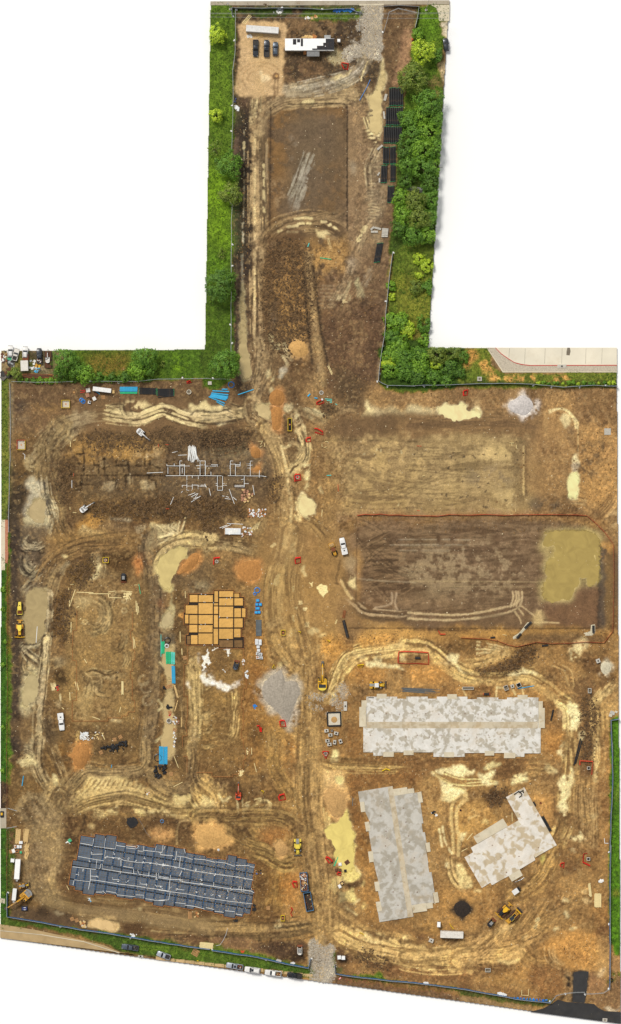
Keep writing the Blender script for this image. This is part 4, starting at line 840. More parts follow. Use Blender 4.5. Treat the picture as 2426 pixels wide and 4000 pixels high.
Pg('a2',[1170,-20,1420,-20,1370,790,1130,790,1110,620,1130,450,1140,200],(52,76,28),1,5,6,k='grass');Pg('a3',[1125,-20,1370,-20,1340,545,1335,790,1060,790,1050,650,1075,400],(72,96,34),1,5,6,k='grass')
Pg('a3',[1130,130,1340,120,1330,420,1210,540,1140,330],(98,112,44),.7,20,20,b=.3);Pg('a3',[1200,460,1280,450,1290,560,1210,550],(96,94,50),.7,12,12)
Ln('a3',[1112,0,1090,250,1065,470,1042,640,1035,745],12,(150,128,96),.6,5,b=.25)
Pg('b1',[0,30,1500,10,1500,230,1450,240,1100,250,500,262,90,255,0,250],'grass',1,4,6,k='grass');Pg('b1',[580,30,940,30,930,110,860,200,700,190,600,110],(70,88,32),.9,14,12);Pg('b1',[640,90,900,90,870,190,700,180],(108,96,48),.55,14,18,b=.35)
Pg('b1',[1180,30,1500,30,1500,210,1180,190],(58,92,28),.9,8,8);Pg('b1',[1220,60,1340,150,1320,180,1230,160],'lgrass',.5,12,16,b=.35);Pg('b1',[840,160,890,150,880,175],(130,80,50),.7,4,8,k='bare')
Pg('b1',box(0,30,430,235),(104,92,62),.9,6,8,k='bare',r=.4);Pg('b1',[10,60,140,60,140,200,10,180],(150,128,92),.6,8,14,b=.35);Pg('b1',[100,60,260,80,250,190,110,190],(70,92,36),.7,6,12,b=.3,k='grass');Pg('b1',box(190,30,320,110),(72,62,52),.7,8,8);Pg('b1',[255,110,320,100,320,190,250,190],(156,140,112),.6,6,12,b=.3)
Pg('b2',[-20,-20,190,-20,190,50,250,60,200,230,0,235,-20,235],(56,84,26),1,4,6,k='grass');Pg('b2',[1255,0,1500,-20,1500,285,1300,280,1260,250,1250,120],(44,72,24),1,5,6,k='grass')
Pg('b3',[-20,-20,420,0,380,130,370,290,-20,285],(44,72,24),1,5,6,k='grass');Pg('b3',[395,15,560,15,660,190,1480,190,1480,290,900,300,370,290,372,130],(84,104,40),1,4,5,k='grass')
Pg('b3',[395,15,470,15,450,120,400,190],(156,128,76),.8,6,12,b=.3);Pg('b3',[500,120,560,110,620,200,900,215,900,245,560,240],(180,150,92),.75,5,16,b=.42);Pg('b3',[980,215,1110,215,1100,250,990,245],(180,146,92),.75,5,16,b=.35);Pg('b3',[380,180,560,190,560,245,380,240],(66,96,34),.6,8,10)
Pg('b3',[370,252,900,255,1480,250,1480,290,900,272,370,285],(60,74,34),.85,3,6,b=.2)
for t,y0,y1 in(('b1',250,820),('c1',-20,600),('d1',185,840),('e1',-20,840),('f1',-20,290),('f1',620,840),('g1',-20,560)):
 Pg(t,[(-10,y0),(56,y0),(50,y1),(-10,y1)],(60,92,30) if t in 'b1c1' else(44,84,26),1,3,3,k='grass')
for t,y0,y1 in(('c1',690,840),('d1',-20,400),('e1',-20,840),('f1',-20,300)):Pg(t,box(52,y0,76,y1),(64,100,28),.85,3,8,b=.25,k='grass')
Pg('d1',box(52,190,74,830),(110,88,40),.5,3,8,b=.35);Pg('b1',[10,250,58,250,60,820,10,820],(96,110,52),.55,8,10);Pg('c1',[10,100,55,100,58,560,10,590],(106,118,58),.5,8,12)
Pg('f1',box(-10,296,50,462),(64,50,36),1,3,3,k='bare');Pg('f1',box(52,590,100,830),(60,74,36),.8,4,10,b=.25,k='grass');Pg('g1',[52,60,100,60,110,260,70,420,90,480,60,520,52,520],(58,84,34),.9,5,10,k='grass')
Pg('g1',[110,60,150,60,130,430,200,500,90,480],(92,76,56),.7,8,8)
Pg('g1',[40,520,300,560,560,600,860,660,1200,710,1520,760,1520,840,1100,800,860,750,700,690,500,640,250,590,40,575],(58,84,32),1,4,6,k='grass')
Pg('h1',[-20,60,250,100,620,170,1000,230,1300,290,1490,330,1490,395,1200,350,900,320,500,262,250,215,0,150],(58,88,32),1,4,6,k='grass');Pg('h1',[480,150,900,210,1200,280,1100,320,700,270,500,230],(70,102,34),.7,10,14);Pg('h1',[540,180,640,190,600,200],(120,90,52),.6,6,10,k='bare')
for y in(176,200):Ln('h1',[(255,y-6),(350,y),(470,y+12)],8,(84,118,40),.8,3)
Pg('h1',[830,190,1000,205,1200,250,1320,290,1380,310,1200,280,900,225],(66,106,30),.8,5,10,b=.2,k='grass');Pg('h1',[700,140,840,180,840,205,700,180],(66,100,32),.7,4,8,b=.25,k='grass')
Pg('h2',[255,280,285,300,260,480,400,500,700,530,1100,590,1500,640,1500,665,1100,600,700,560,400,530,265,500],(54,82,32),1,4,6,k='grass',b=.12);Pg('h2',[380,480,560,490,650,480,760,510,760,540,560,520],(60,106,28),.9,4,10,k='grass',b=.15);Pg('h2',[270,430,320,430,320,480,265,480],(70,84,44),.7,4,8,b=.2)
Pg('h2',[300,520,700,560,1494,680,1494,700,700,600,330,550],(70,66,42),.7,6,10,b=.25,k='grass');Pg('h2',[255,510,700,590,1494,700,1500,770,700,660,250,590],(106,80,54),1,5,6);Pg('h3',[-10,690,300,730,620,790,660,840,300,800,-10,755],(136,108,70),1,5,5,k='bare');Pg('h3',[-10,635,400,710,830,765,700,800,300,740,-10,690],(70,82,42),1,5,8,k='grass',b=.1)
Pg('h3',[480,715,700,740,840,740,820,765,500,735],(60,92,32),.8,4,7,k='grass',b=.15);Pg('h3',[1395,-20,1500,-20,1500,215,1440,205,1396,190],(66,112,26),1,3,4,k='grass')
Pg('h3',[1396,195,1500,220,1500,470,1440,500,1390,540,1385,400],(150,112,68),1,5,6);Pg('h3',[1385,520,1500,480,1500,850,1330,840,1250,770,1180,720,1300,680,1380,640],(120,90,58),1,6,8);Pg('h3',[1320,800,1430,795,1480,830,1380,845],(200,186,160),.6,4,10,b=.3)
for q in([1475,460,1500,460,1500,500,1470,495],[1380,560,1410,520,1430,480,1440,500,1400,560,1370,610],[1455,310,1500,310,1500,345,1460,340]):Pg('h3',q,'grass',.85,3,8,k='grass',b=.2)
Pg('h3',[960,480,1000,520,1010,600,975,600],'vdark',.95,3,8);Pg('h3',[1045,475,1190,465,1180,560,1160,700,1150,770,1040,760,1030,650],(52,48,44),.95,4,8)
Pg('h3',[1040,650,1000,660,960,750,1050,760],(120,98,66),.6,6,12,b=.35);Pg('h3',[900,720,960,690,950,745,880,780],'vdark',.7,4,10,b=.25)
for t,y0,y1 in(('e3',565,830),('f3',-20,840),('g3',-20,720)):Pg(t,[(1425 if t!='g3' else 1415,y0),(1500,y0),(1500,y1),(1420,y1-20)],(62,108,24),1,3,4,k='grass')
Pg('f3',box(1440,280,1490,420),(96,120,50),.4,10,12,b=.35);Pg('g3',box(1420,320,1480,370),(110,100,50),.5,6,10,b=.35)
# loose heaps: soil spilt round each (the heaps stand on it later)
PILES=[('e2',[402,350,415,300,470,245,545,210,575,290,620,285,670,310,680,390,640,470,600,600,575,600,520,520,450,460,405,400],.9,'gravel_grey','large grey gravel pile beside the central haul road','gravel_pile',.05,.1),('b3',[683,415,750,370,785,350,820,355,870,410,862,460,815,500,760,490,710,470],.9,'gravel_white','pale gravel pile near the northeast fence','gravel_pile',.08,0),('a3',[497,540,520,510,560,497,595,510,618,560,595,595,558,602,520,585],1.2,'sand_pale','pale sand heap beside the diagonal berm in the neck','sand_pile',.12,0),('b2',[457,385,470,330,515,308,560,330,572,380,550,425,480,425],.8,'sand_orange','round tan sand heap at the foot of the neck','sand_pile',.12,0),('b2',[474,442,545,442,545,560,528,602,488,602,476,540],.5,'sand_orange','long rutted sand mound south of the round heap','sand_pile',.12,.3),('c2',[325,125,340,85,372,82,398,118,390,160,355,168,330,150],.8,'sand_orange','orange sand heap above the plumbing trenches','sand_pile',.1,0),('c2',[347,245,362,222,392,222,400,248,370,262],.4,'sand_orange','small orange sand heap just above the plumbing end','sand_pile',.12,0),('d1',[1265,262,1310,185,1370,110,1415,108,1420,150,1380,215,1320,250],.8,'sand_orange','slanted orange sand heap beside the pale puddle','sand_pile',.12,0),('d2',[225,250,245,190,300,165,390,175,400,270,350,310,280,310],.35,'sand_orange','low spread orange sand heap north of the sand pad','sand_pile',.15,0),('e1',[515,790,545,745,595,738,635,775,630,860,580,920,540,900,517,850],1.2,'sand_orange','round orange sand heap south of the raked pad','sand_pile',.12,0),('f2',[-75,640,-40,590,40,585,110,620,185,690,120,735,10,755,-40,730],.9,'sand_pale','broad pale sand heap above the dark foundation','sand_pile',.12,0),('f2',[490,735,515,710,560,720,598,755,578,805,525,805],.9,'sand_tan','small round sand heap right of the dark foundation','sand_pile',.12,0),('f2',[850,350,910,320,995,375,1002,470,940,545,895,510,860,440],.8,'sand_tan','large tan sand heap above the green puddle','sand_pile',.08,0),('g3',[300,440,315,412,345,398,380,397,410,415,428,448,422,482,398,508,362,517,328,505,306,475],.6,'topsoil','black soil heap below the tall slab','soil_pile',.2,0),('e3',[1350,165,1375,155,1418,165,1425,215,1385,250,1352,225],.4,'rubble','pale crusty concrete spill beside a precast block','concrete_spill',.5,0)]
PCOL=dict(sand_tan=(186,146,92),sand_orange=(174,122,66),sand_pale=(200,156,94),gravel_grey=(168,157,141),gravel_white=(204,196,190),topsoil=(52,42,34),rubble=(206,196,168))
for a in PILES:
 q=prs(a[1]);cx=sum(p[0] for p in q)/len(q);cy=sum(p[1] for p in q)/len(q)
 Pg(a[0],[(cx+(p[0]-cx)*1.22,cy+(p[1]-cy)*1.22) for p in q],PCOL[a[3]],.75,7,14,b=.3);Pg(a[0],a[1],PCOL[a[3]],.9,5,8)
# fine variation, then the ground mesh
SPk=(WH-.5);QS=(1-.55*SM)[...,None]
RGB*=(1+.20*QS*(N9[...,None]-.5)+.34*QS*SPk[...,None]*(1-.5*GR[...,None])+.12*(N25[...,None]-.5))
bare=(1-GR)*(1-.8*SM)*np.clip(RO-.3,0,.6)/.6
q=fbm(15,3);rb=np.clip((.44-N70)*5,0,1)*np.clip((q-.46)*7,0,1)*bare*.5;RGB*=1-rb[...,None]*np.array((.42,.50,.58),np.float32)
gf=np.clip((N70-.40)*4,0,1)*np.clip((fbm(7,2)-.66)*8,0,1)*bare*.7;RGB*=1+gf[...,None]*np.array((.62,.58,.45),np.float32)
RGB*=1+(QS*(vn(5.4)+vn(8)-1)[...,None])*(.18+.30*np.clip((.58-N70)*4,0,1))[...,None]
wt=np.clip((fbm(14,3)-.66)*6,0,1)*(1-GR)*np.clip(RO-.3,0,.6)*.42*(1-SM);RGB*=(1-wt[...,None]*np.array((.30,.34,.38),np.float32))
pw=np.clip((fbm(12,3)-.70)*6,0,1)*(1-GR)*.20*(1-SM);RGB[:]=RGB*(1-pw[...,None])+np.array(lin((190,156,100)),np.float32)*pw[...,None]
RGB[...,2]*=(.98-.10*(N70-.5));RGB*=np.array((1.22,1.19,1.12),np.float32);sa=(.85+.10*np.clip((PYg-1500)/900,0,1)-.05*np.clip((PXg-1100)/400,0,1))[...,None];sa=sa*(1-GR[...,None])+GR[...,None];RGB[:]=RGB.mean(2,keepdims=True)*(1-sa)*np.array((1.04,.99,.9),np.float32)+RGB*sa;RGB[:]=RGB*(1-GR[...,None])+RGB*GR[...,None]*np.array((1.5,1.12,1.0),np.float32)
gmask=GR[...,None];RGB[:]=RGB*(1-.55*gmask)+RGB*gmask*.55*(.35+1.25*(N9*.5+WH*.5)[...,None])
RGB*=1+(1-GR[...,None])*(np.clip(RGB.mean(2,keepdims=True)/.15,.2,4)**.06-1)
rg=np.clip(RG,0,2.2)
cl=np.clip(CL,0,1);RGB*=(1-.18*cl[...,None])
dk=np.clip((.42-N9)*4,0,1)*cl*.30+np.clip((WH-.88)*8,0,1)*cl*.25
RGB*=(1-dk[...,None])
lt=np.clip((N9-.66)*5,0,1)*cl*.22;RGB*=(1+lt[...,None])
HZ+=((N9-.5)*.10*rg+(WH-.5)*.06*rg+(N25-.5)*.16*rg)*np.where(rg>.5,1.3,.35)
HZ+=(N70-.5)*.05
OUTm=pip(PXg,PYg,OUT)
def gz(px,py):
 i=min(max(int(round(py/G)),0),NY-1);j=min(max(int(round(px/G)),0),NX-1);return float(HZ[i,j])
def gzmin(px,py,r=10):
 i=int(py/G);j=int(px/G);k=max(1,int(r/G))
 return float(HZ[max(0,i-k):i+k+1,max(0,j-k):j+k+1].mean())
BASE=-.9
# mesh helpers
class MB:
 def __init__(s):s.v=[];s.f=[]
 def poly(s,pts):
  n=len(s.v);s.v+=[tuple(p) for p in pts];s.f.append(tuple(range(n,n+len(pts))));return s
 def prism(s,pts,z0,z1):
  n=len(s.v);k=len(pts)
  a=sum(pts[i][0]*pts[(i+1)%k][1]-pts[(i+1)%k][0]*pts[i][1] for i in range(k))
  if a<0:pts=pts[::-1]
  s.v+=[(p[0],p[1],z0) for p in pts]+[(p[0],p[1],z1) for p in pts]
  s.f.append(tuple(range(n+k-1,n-1,-1)));s.f.append(tuple(range(n+k,n+2*k)))
  for i in range(k):
   j=(i+1)%k;s.f.append((n+i,n+j,n+k+j,n+k+i))
  return s
 def box(s,c,d,rz=0,top=1.0,topx=None):
  cx,cy,cz=c;hx,hy,hz=d[0]/2,d[1]/2,d[2]/2;n=len(s.v);ca,sa=math.cos(rz),math.sin(rz)
  for z,k,kx in((-hz,1,1),(hz,top,topx if topx is not None else top)):
   for x,y in((-hx,-hy),(hx,-hy),(hx,hy),(-hx,hy)):
    x*=kx;y*=k;s.v.append((cx+x*ca-y*sa,cy+x*sa+y*ca,cz+z))
  for q in((3,2,1,0),(4,5,6,7),(0,1,5,4),(1,2,6,5),(2,3,7,6),(3,0,4,7)):s.f.append(tuple(n+i for i in q))
  return s
 def tube(s,pts,r,seg=6,r2=None,cap=True):
  P=[Vector(p) for p in pts];n0=len(s.v);m=len(P)
  for i,p in enumerate(P):
   d=(P[min(i+1,m-1)]-P[max(i-1,0)]).normalized()
   u=d.cross(Vector((0,0,1)));
   if u.length<1e-4:u=Vector((1,0,0))
   u.normalize();w=u.cross(d)
   rr=r if r2 is None else r+(r2-r)*i/max(1,m-1)
   for k in range(seg):
    a=2*math.pi*(k+.5)/seg;q=p+u*math.cos(a)*rr+w*math.sin(a)*rr;s.v.append(tuple(q))
  for i in range(m-1):
   for k in range(seg):
    a=n0+i*seg+k;b=n0+i*seg+(k+1)%seg;s.f.append((a,b,b+seg,a+seg))
  if cap:
   s.f.append(tuple(n0+k for k in range(seg-1,-1,-1)));s.f.append(tuple(n0+(m-1)*seg+k for k in range(seg)))
  return s
 def ring(s,c,r1,r0,z0,z1,seg=20):
  n=len(s.v);cx,cy=c[0],c[1]
  for k in range(seg):
   a=2*math.pi*k/seg;x,y=math.cos(a),math.sin(a)
   s.v+=[(cx+x*r1,cy+y*r1,z0),(cx+x*r1,cy+y*r1,z1),(cx+x*r0,cy+y*r0,z1),(cx+x*r0,cy+y*r0,z0)]
  for k in range(seg):
   a=n+4*k;b=n+4*((k+1)%seg)
   for i in range(4):s.f.append((a+i,b+i,b+(i+1)%4,a+(i+1)%4))
  return s
 def lathe(s,prof,c=(0,0,0),seg=14,axis='z'):
  n=len(s.v);m=len(prof)
  for r,z in prof:
   for k in range(seg):
    a=2*math.pi*k/seg;x,y=r*math.cos(a),r*math.sin(a)
    s.v.append((c[0]+x,c[1]+y,c[2]+z) if axis=='z' else(c[0]+x,c[1]+z,c[2]+y) if axis=='y' else(c[0]+z,c[1]+x,c[2]+y))
  for i in range(m-1):
   for k in range(seg):
    a=n+i*seg+k;b=n+i*seg+(k+1)%seg;s.f.append((a,b,b+seg,a+seg))
  s.f.append(tuple(n+k for k in range(seg-1,-1,-1)));s.f.append(tuple(n+(m-1)*seg+k for k in range(seg)))
  return s
 def loft(s,secs):
  n=len(s.v);k=len(secs[0])
  for c in secs:s.v+=[tuple(p) for p in c]
  for i in range(len(secs)-1):
   for j in range(k):
    a=n+i*k+j;b=n+i*k+(j+1)%k;s.f.append((a,b,b+k,a+k))
  s.f.append(tuple(n+j for j in range(k-1,-1,-1)));s.f.append(tuple(n+(len(secs)-1)*k+j for j in range(k)))
  return s
 def mesh(s,name,m):
  me=bpy.data.meshes.new(name);me.from_pydata(s.v,[],s.f);me.update()
  if m is not None:me.materials.append(MAT(m))
  return me
 def build(s,name,m,parent=None,smooth=False,bevel=0):
  me=s.mesh(name,m)
  o=bpy.data.objects.new(name,me);COL.objects.link(o)
  if parent is not None:o.parent=parent
  if smooth:me.shade_smooth()
  if bevel:
   b=o.modifiers.new('bevel','BEVEL');b.width=bevel;b.segments=2;b.limit_method='ANGLE'
  return o
def mk(name,data,parent=None,loc=None):
 o=bpy.data.objects.new(name,data);COL.objects.link(o)
 if parent is not None:o.parent=parent
 if loc is not None:o.location=loc
 return o
def BX(*a,**k):return MB().box(*a,**k)
ru=random.uniform;cos,sin,at2=math.cos,math.sin,math.atan2
def tag(o,label=None,cat=None,group=None,kind=None):
 if label:o['label']=label
 if cat:o['category']=cat
 if group:o['group']=group
 if kind:o['kind']=kind
 return o
def thing(name,label,cat,px,py,deg=0,group=None,z=None,r=12):
 o=bpy.data.objects.new(name,None);COL.objects.link(o);o.empty_display_size=.3
 o.location=(wx(px),wy(py),gzmin(px,py,r) if z is None else z);o.rotation_euler=(0,0,math.radians(deg))
 return tag(o,label,cat,group)
def put(o,px,py,deg=0,z=None,r=6):
 o.location=(wx(px),wy(py),gzmin(px,py,r) if z is None else z);o.rotation_euler=(0,0,math.radians(deg));return o
# materials (node-built)
_M={}
def nodes(name):
 m=bpy.data.materials.new(name);m.use_nodes=True;nt=m.node_tree;b=nt.nodes['Principled BSDF'];return m,nt,b
def MAT(k):
 if not isinstance(k,str):return k
 if k in _M:return _M[k]
 return _M.setdefault(k,simple(k,**PAL[k]))
def simple(name,c,rough=.6,metal=0.0,var=.18,scale=1.5,dirt=.25,dcol=(120,92,60),coat=0.0,bump=0.0):
 m,nt,b=nodes(name);N=nt.nodes.new;L=nt.links.new
 tc=N('ShaderNodeTexCoord');nz=N('ShaderNodeTexNoise');iv(nz,'Scale',scale);iv(nz,'Detail',6)
 L(tc.outputs['Object'],nz.inputs['Vector'])
 cr=N('ShaderNodeValToRGB');l=lin(c)
 cr.color_ramp.elements[0].position=.3;cr.color_ramp.elements[1].position=.7
 cr.color_ramp.elements[0].color=(*[x*(1-var) for x in l],1);cr.color_ramp.elements[1].color=(*[min(.95,x*(1+var)) for x in l],1)
 L(nz.outputs['Fac'],cr.inputs['Fac'])
 out=cr.outputs['Color']
 oi=N('ShaderNodeObjectInfo');hv=N('ShaderNodeHueSaturation');mr=N('ShaderNodeMapRange')
 iv(mr,'To Min',.9);iv(mr,'To Max',1.1)
 L(oi.outputs['Random'],mr.inputs['Value']);L(mr.outputs['Result'],hv.inputs['Value']);L(out,hv.inputs['Color']);out=hv.outputs['Color']
 if dirt:
  n2=N('ShaderNodeTexNoise');iv(n2,'Scale',scale*.7);iv(n2,'Detail',8);iv(n2,'Roughness',.7)
  L(tc.outputs['Object'],n2.inputs['Vector']);r2=N('ShaderNodeValToRGB');r2.color_ramp.elements[0].position=.52;r2.color_ramp.elements[1].position=.72
  r2.color_ramp.elements[1].color=(dirt,)*3+(1,);L(n2.outputs['Fac'],r2.inputs['Fac'])
  mx=N('ShaderNodeMixRGB');L(r2.outputs['Color'],mx.inputs['Fac']);L(out,mx.inputs['Color1']);iv(mx,'Color2',(*lin(dcol),1));out=mx.outputs['Color']
 L(out,b.inputs['Base Color']);iv(b,'Roughness',rough);iv(b,'Metallic',metal)
 if coat:iv(b,'Coat Weight',coat)
 if bump:
  bp=N('ShaderNodeBump');iv(bp,'Strength',bump);iv(bp,'Distance',.03)
  n3=N('ShaderNodeTexNoise');iv(n3,'Scale',18);L(tc.outputs['Object'],n3.inputs['Vector']);L(n3.outputs['Fac'],bp.inputs['Height']);L(bp.outputs['Normal'],b.inputs['Normal'])
 return m
PAL=dict(white=dict(c=(232,230,226),rough=.35,var=.05,dirt=.25),offwhite=dict(c=(220,214,204),rough=.6,var=.08,dirt=.35),silver=dict(c=(176,182,190),rough=.3,metal=.4,var=.06,dirt=.2),charcoal=dict(c=(58,62,68),rough=.25,metal=.3,var=.1,dirt=.2),blackpaint=dict(c=(30,30,33),rough=.22,var=.1,dirt=.15,coat=.3),bluegrey=dict(c=(82,92,104),rough=.3,metal=.3,dirt=.2),glass=dict(c=(34,40,46),rough=.08,var=.1,dirt=.1),tyre=dict(c=(26,25,24),rough=.9,dirt=.5),rim=dict(c=(140,140,142),rough=.4,metal=.7),lamp=dict(c=(230,230,220),rough=.2,dirt=0),redlamp=dict(c=(150,20,18),rough=.25,dirt=0),trim=dict(c=(36,36,38),rough=.7),yellow=dict(c=(232,178,20),rough=.45,var=.08,dirt=.3),paleyellow=dict(c=(232,206,70),rough=.5,var=.08,dirt=.3),ochre=dict(c=(206,150,36),rough=.5,dirt=.4),steel=dict(c=(92,88,82),rough=.5,metal=.5,dirt=.5),blacksteel=dict(c=(42,40,38),rough=.6,metal=.2,dirt=.4),track=dict(c=(58,48,38),rough=.9,dirt=.7),rust=dict(c=(118,66,38),rough=.9,var=.3),greysteel=dict(c=(142,142,140),rough=.5,metal=.3,dirt=.3),orange_paint=dict(c=(214,78,24),rough=.45,dirt=.3),red_paint=dict(c=(196,34,26),rough=.5),red_mesh=dict(c=(212,36,28),rough=.7,var=.15,dirt=.15),orange_mesh=dict(c=(204,76,46),rough=.7,var=.12,dirt=.15),black_pipe=dict(c=(27,27,29),rough=.6,var=.12,dirt=.3),green_cap=dict(c=(24,150,96),rough=.5),blue_pipe=dict(c=(56,170,214),rough=.4,var=.08,dirt=.15),green_pipe=dict(c=(42,184,128),rough=.4,var=.08,dirt=.15),teal_pipe=dict(c=(96,206,190),rough=.4,dirt=.15),white_pipe=dict(c=(236,236,232),rough=.35,var=.04,dirt=.15),grey_pipe=dict(c=(92,98,100),rough=.5),blue_coil=dict(c=(24,128,206),rough=.4,var=.12,dirt=.1),blue_tarp=dict(c=(22,104,190),rough=.5,var=.2,dirt=.15),timber=dict(c=(214,180,120),rough=.8,var=.16,dirt=.15,scale=3),pale_timber=dict(c=(232,210,150),rough=.8,var=.1,dirt=.1,scale=3),form=dict(c=(178,118,66),rough=.85,var=.2,dirt=.3),pallet_wood=dict(c=(186,140,90),rough=.85,var=.2),darkwood=dict(c=(96,62,42),rough=.9,var=.25),precast=dict(c=(190,184,172),rough=.85,var=.1,dirt=.3,bump=.3),hole=dict(c=(30,28,26),rough=1.0,dirt=0),cement=dict(c=(206,196,176),rough=.9,var=.08,dirt=.3),rubber=dict(c=(34,34,34),rough=.8),plastic_black=dict(c=(24,24,26),rough=.35,var=.2,dirt=.15),wrap=dict(c=(222,224,224),rough=.4,var=.08,dirt=.1),cloth_blue=dict(c=(60,90,150),rough=.8),sandbag=dict(c=(232,230,224),rough=.8,dirt=.2),galv=dict(c=(176,180,180),rough=.45,metal=.4,dirt=.15),blue_screen=dict(c=(40,104,160),rough=.7,var=.35,dirt=.5),roofwhite=dict(c=(236,236,234),rough=.5,var=.04,dirt=.12),roofblack=dict(c=(36,36,40),rough=.8),roofgrey=dict(c=(122,122,122),rough=.7),tin=dict(c=(150,152,152),rough=.5,metal=.5),bark=dict(c=(84,68,52),rough=.95,var=.25,dirt=0,scale=6),dumpster=dict(c=(64,120,160),rough=.6,dirt=.4),navy=dict(c=(44,56,110),rough=.5),conc=dict(c=(184,172,150),rough=.85,var=.1,dirt=.4,scale=.25),conc_edge=dict(c=(204,192,166),rough=.85,var=.08,dirt=.2,scale=.5),redline=dict(c=(200,44,34),rough=.7,dirt=.2),brickred=dict(c=(178,120,92),rough=.9,var=.2),asphalt=dict(c=(50,49,49),rough=.92,var=.18,dirt=.25,scale=.4,dcol=(84,76,64)),patch=dict(c=(120,110,94),rough=.9),topsoil=dict(c=(46,38,32),rough=1,var=.3,dirt=.2,scale=3,bump=.5),debris=dict(c=(170,120,76),rough=.9,var=.3,scale=4),paper=dict(c=(230,228,222),rough=.8,dirt=.2),skin=dict(c=(170,120,90),rough=.6,dirt=0),green_tarp=dict(c=(60,170,120),rough=.6,var=.2),cable=dict(c=(84,124,164),rough=.5,dirt=.1),barrier=dict(c=(84,88,94),rough=.42,var=.2,scale=.8,dirt=.25,dcol=(140,124,92)),barrier_trench=dict(c=(14,15,19),rough=.5,dirt=.15),yellow_tape=dict(c=(236,200,30),rough=.6,dirt=.1),clod=dict(c=(104,76,42),rough=1,var=.35,scale=5))
for k,c in PCOL.items():
 if k!='topsoil':PAL[k]=dict(c=c,rough=1.0,var=.2,scale=1.6,dirt=.6,dcol=tuple(int(q*.7) for q in c),bump=1.0)
# ground material
def ground_mat():
 m,nt,b=nodes('soil');N=nt.nodes.new;L=nt.links.new
 at=N('ShaderNodeAttribute');at.attribute_name='soil';ar=N('ShaderNodeAttribute');ar.attribute_name='wet'
 tc=N('ShaderNodeTexCoord');nz=N('ShaderNodeTexNoise');iv(nz,'Scale',2.2);iv(nz,'Detail',8);iv(nz,'Roughness',.75)
 L(tc.outputs['Object'],nz.inputs['Vector'])
 mr=N('ShaderNodeMapRange');iv(mr,'From Min',.3);iv(mr,'From Max',.7);iv(mr,'To Min',.64);iv(mr,'To Max',1.36)
 L(nz.outputs['Fac'],mr.inputs['Value'])
 n2=N('ShaderNodeTexVoronoi');iv(n2,'Scale',1.7);L(tc.outputs['Object'],n2.inputs['Vector'])
 m2=N('ShaderNodeMapRange');iv(m2,'From Max',.12);iv(m2,'To Min',.75);iv(m2,'To Max',1.0);L(n2.outputs['Distance'],m2.inputs['Value'])
 mu=N('ShaderNodeMath');mu.operation='MULTIPLY';L(mr.outputs['Result'],mu.inputs[0]);L(m2.outputs['Result'],mu.inputs[1])
 mx=N('ShaderNodeVectorMath');mx.operation='SCALE';L(at.outputs['Color'],mx.inputs[0]);L(mu.outputs['Value'],mx.inputs['Scale'])
 L(mx.outputs['Vector'],b.inputs['Base Color']);L(ar.outputs['Fac'],b.inputs['Roughness'])
 bp=N('ShaderNodeBump');iv(bp,'Strength',.8);iv(bp,'Distance',.12);L(nz.outputs['Fac'],bp.inputs['Height']);L(bp.outputs['Normal'],b.inputs['Normal'])
 iv(b,'Specular IOR Level',.25)
 return m
def build_ground():
 cm=OUTm[:-1,:-1]&OUTm[1:,:-1]&OUTm[:-1,1:]&OUTm[1:,1:]
 iy,ix=np.nonzero(cm)
 used=np.zeros((NY,NX),bool)
 for a in(0,1):
  for c in(0,1):used[iy+a,ix+c]=True
 idx=np.full((NY,NX),-1,np.int64);n=int(used.sum());idx[used]=np.arange(n)
 co=np.stack([(PXg[used]-1213)*S,(2000-PYg[used])*S,HZ[used]],1).astype(np.float32)
 q=np.stack([idx[iy+1,ix],idx[iy+1,ix+1],idx[iy,ix+1],idx[iy,ix]],1)
 pad=np.pad(cm,1);sk=[]
 for dy,dx,e in((1,0,(0,1)),(0,1,(1,2)),(-1,0,(2,3)),(0,-1,(3,0))):
  nb=pad[1+dy:1+dy+cm.shape[0],1+dx:1+dx+cm.shape[1]][iy,ix]
  sk.append(q[~nb][:,list(e)])
 sk=np.concatenate(sk);bv=np.unique(sk);mp=np.full(n,-1,np.int64);mp[bv]=n+np.arange(len(bv))
 lo=co[bv].copy();lo[:,2]=BASE;co=np.concatenate([co,lo])
 sq=np.stack([sk[:,0],mp[sk[:,0]],mp[sk[:,1]],sk[:,1]],1)
 q=np.concatenate([q,sq])
 me=bpy.data.meshes.new('ground');me.vertices.add(len(co));me.vertices.foreach_set('co',co.ravel())
 me.loops.add(q.size);me.loops.foreach_set('vertex_index',q.ravel().astype(np.int32))
 me.polygons.add(len(q));me.polygons.foreach_set('loop_start',np.arange(0,q.size,4,dtype=np.int32))
 me.update(calc_edges=True)
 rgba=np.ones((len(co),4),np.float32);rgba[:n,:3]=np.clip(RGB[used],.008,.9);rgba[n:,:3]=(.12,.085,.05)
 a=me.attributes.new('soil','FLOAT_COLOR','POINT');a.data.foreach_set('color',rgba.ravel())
 w=np.full(len(co),.9,np.float32);w[:n]=np.clip(RO[used]+.1*(N25[used]-.5),.15,1);a=me.attributes.new('wet','FLOAT','POINT');a.data.foreach_set('value',w)
 me.materials.append(ground_mat());me.shade_smooth()
 o=bpy.data.objects.new('ground',me);COL.objects.link(o);o['kind']='structure'
 return o
build_ground()
pm,pnt,pb=nodes('plate_white');iv(pb,'Roughness',1.0);iv(pb,'Specular IOR Level',0)
pn=pnt.nodes.new('ShaderNodeTexNoise');pr=pnt.nodes.new('ShaderNodeValToRGB');pr.color_ramp.elements[0].color=(.955,.955,.955,1);pr.color_ramp.elements[1].color=(.965,.965,.965,1)
pnt.links.new(pn.outputs['Fac'],pr.inputs['Fac']);pnt.links.new(pr.outputs['Color'],pb.inputs['Base Color'])
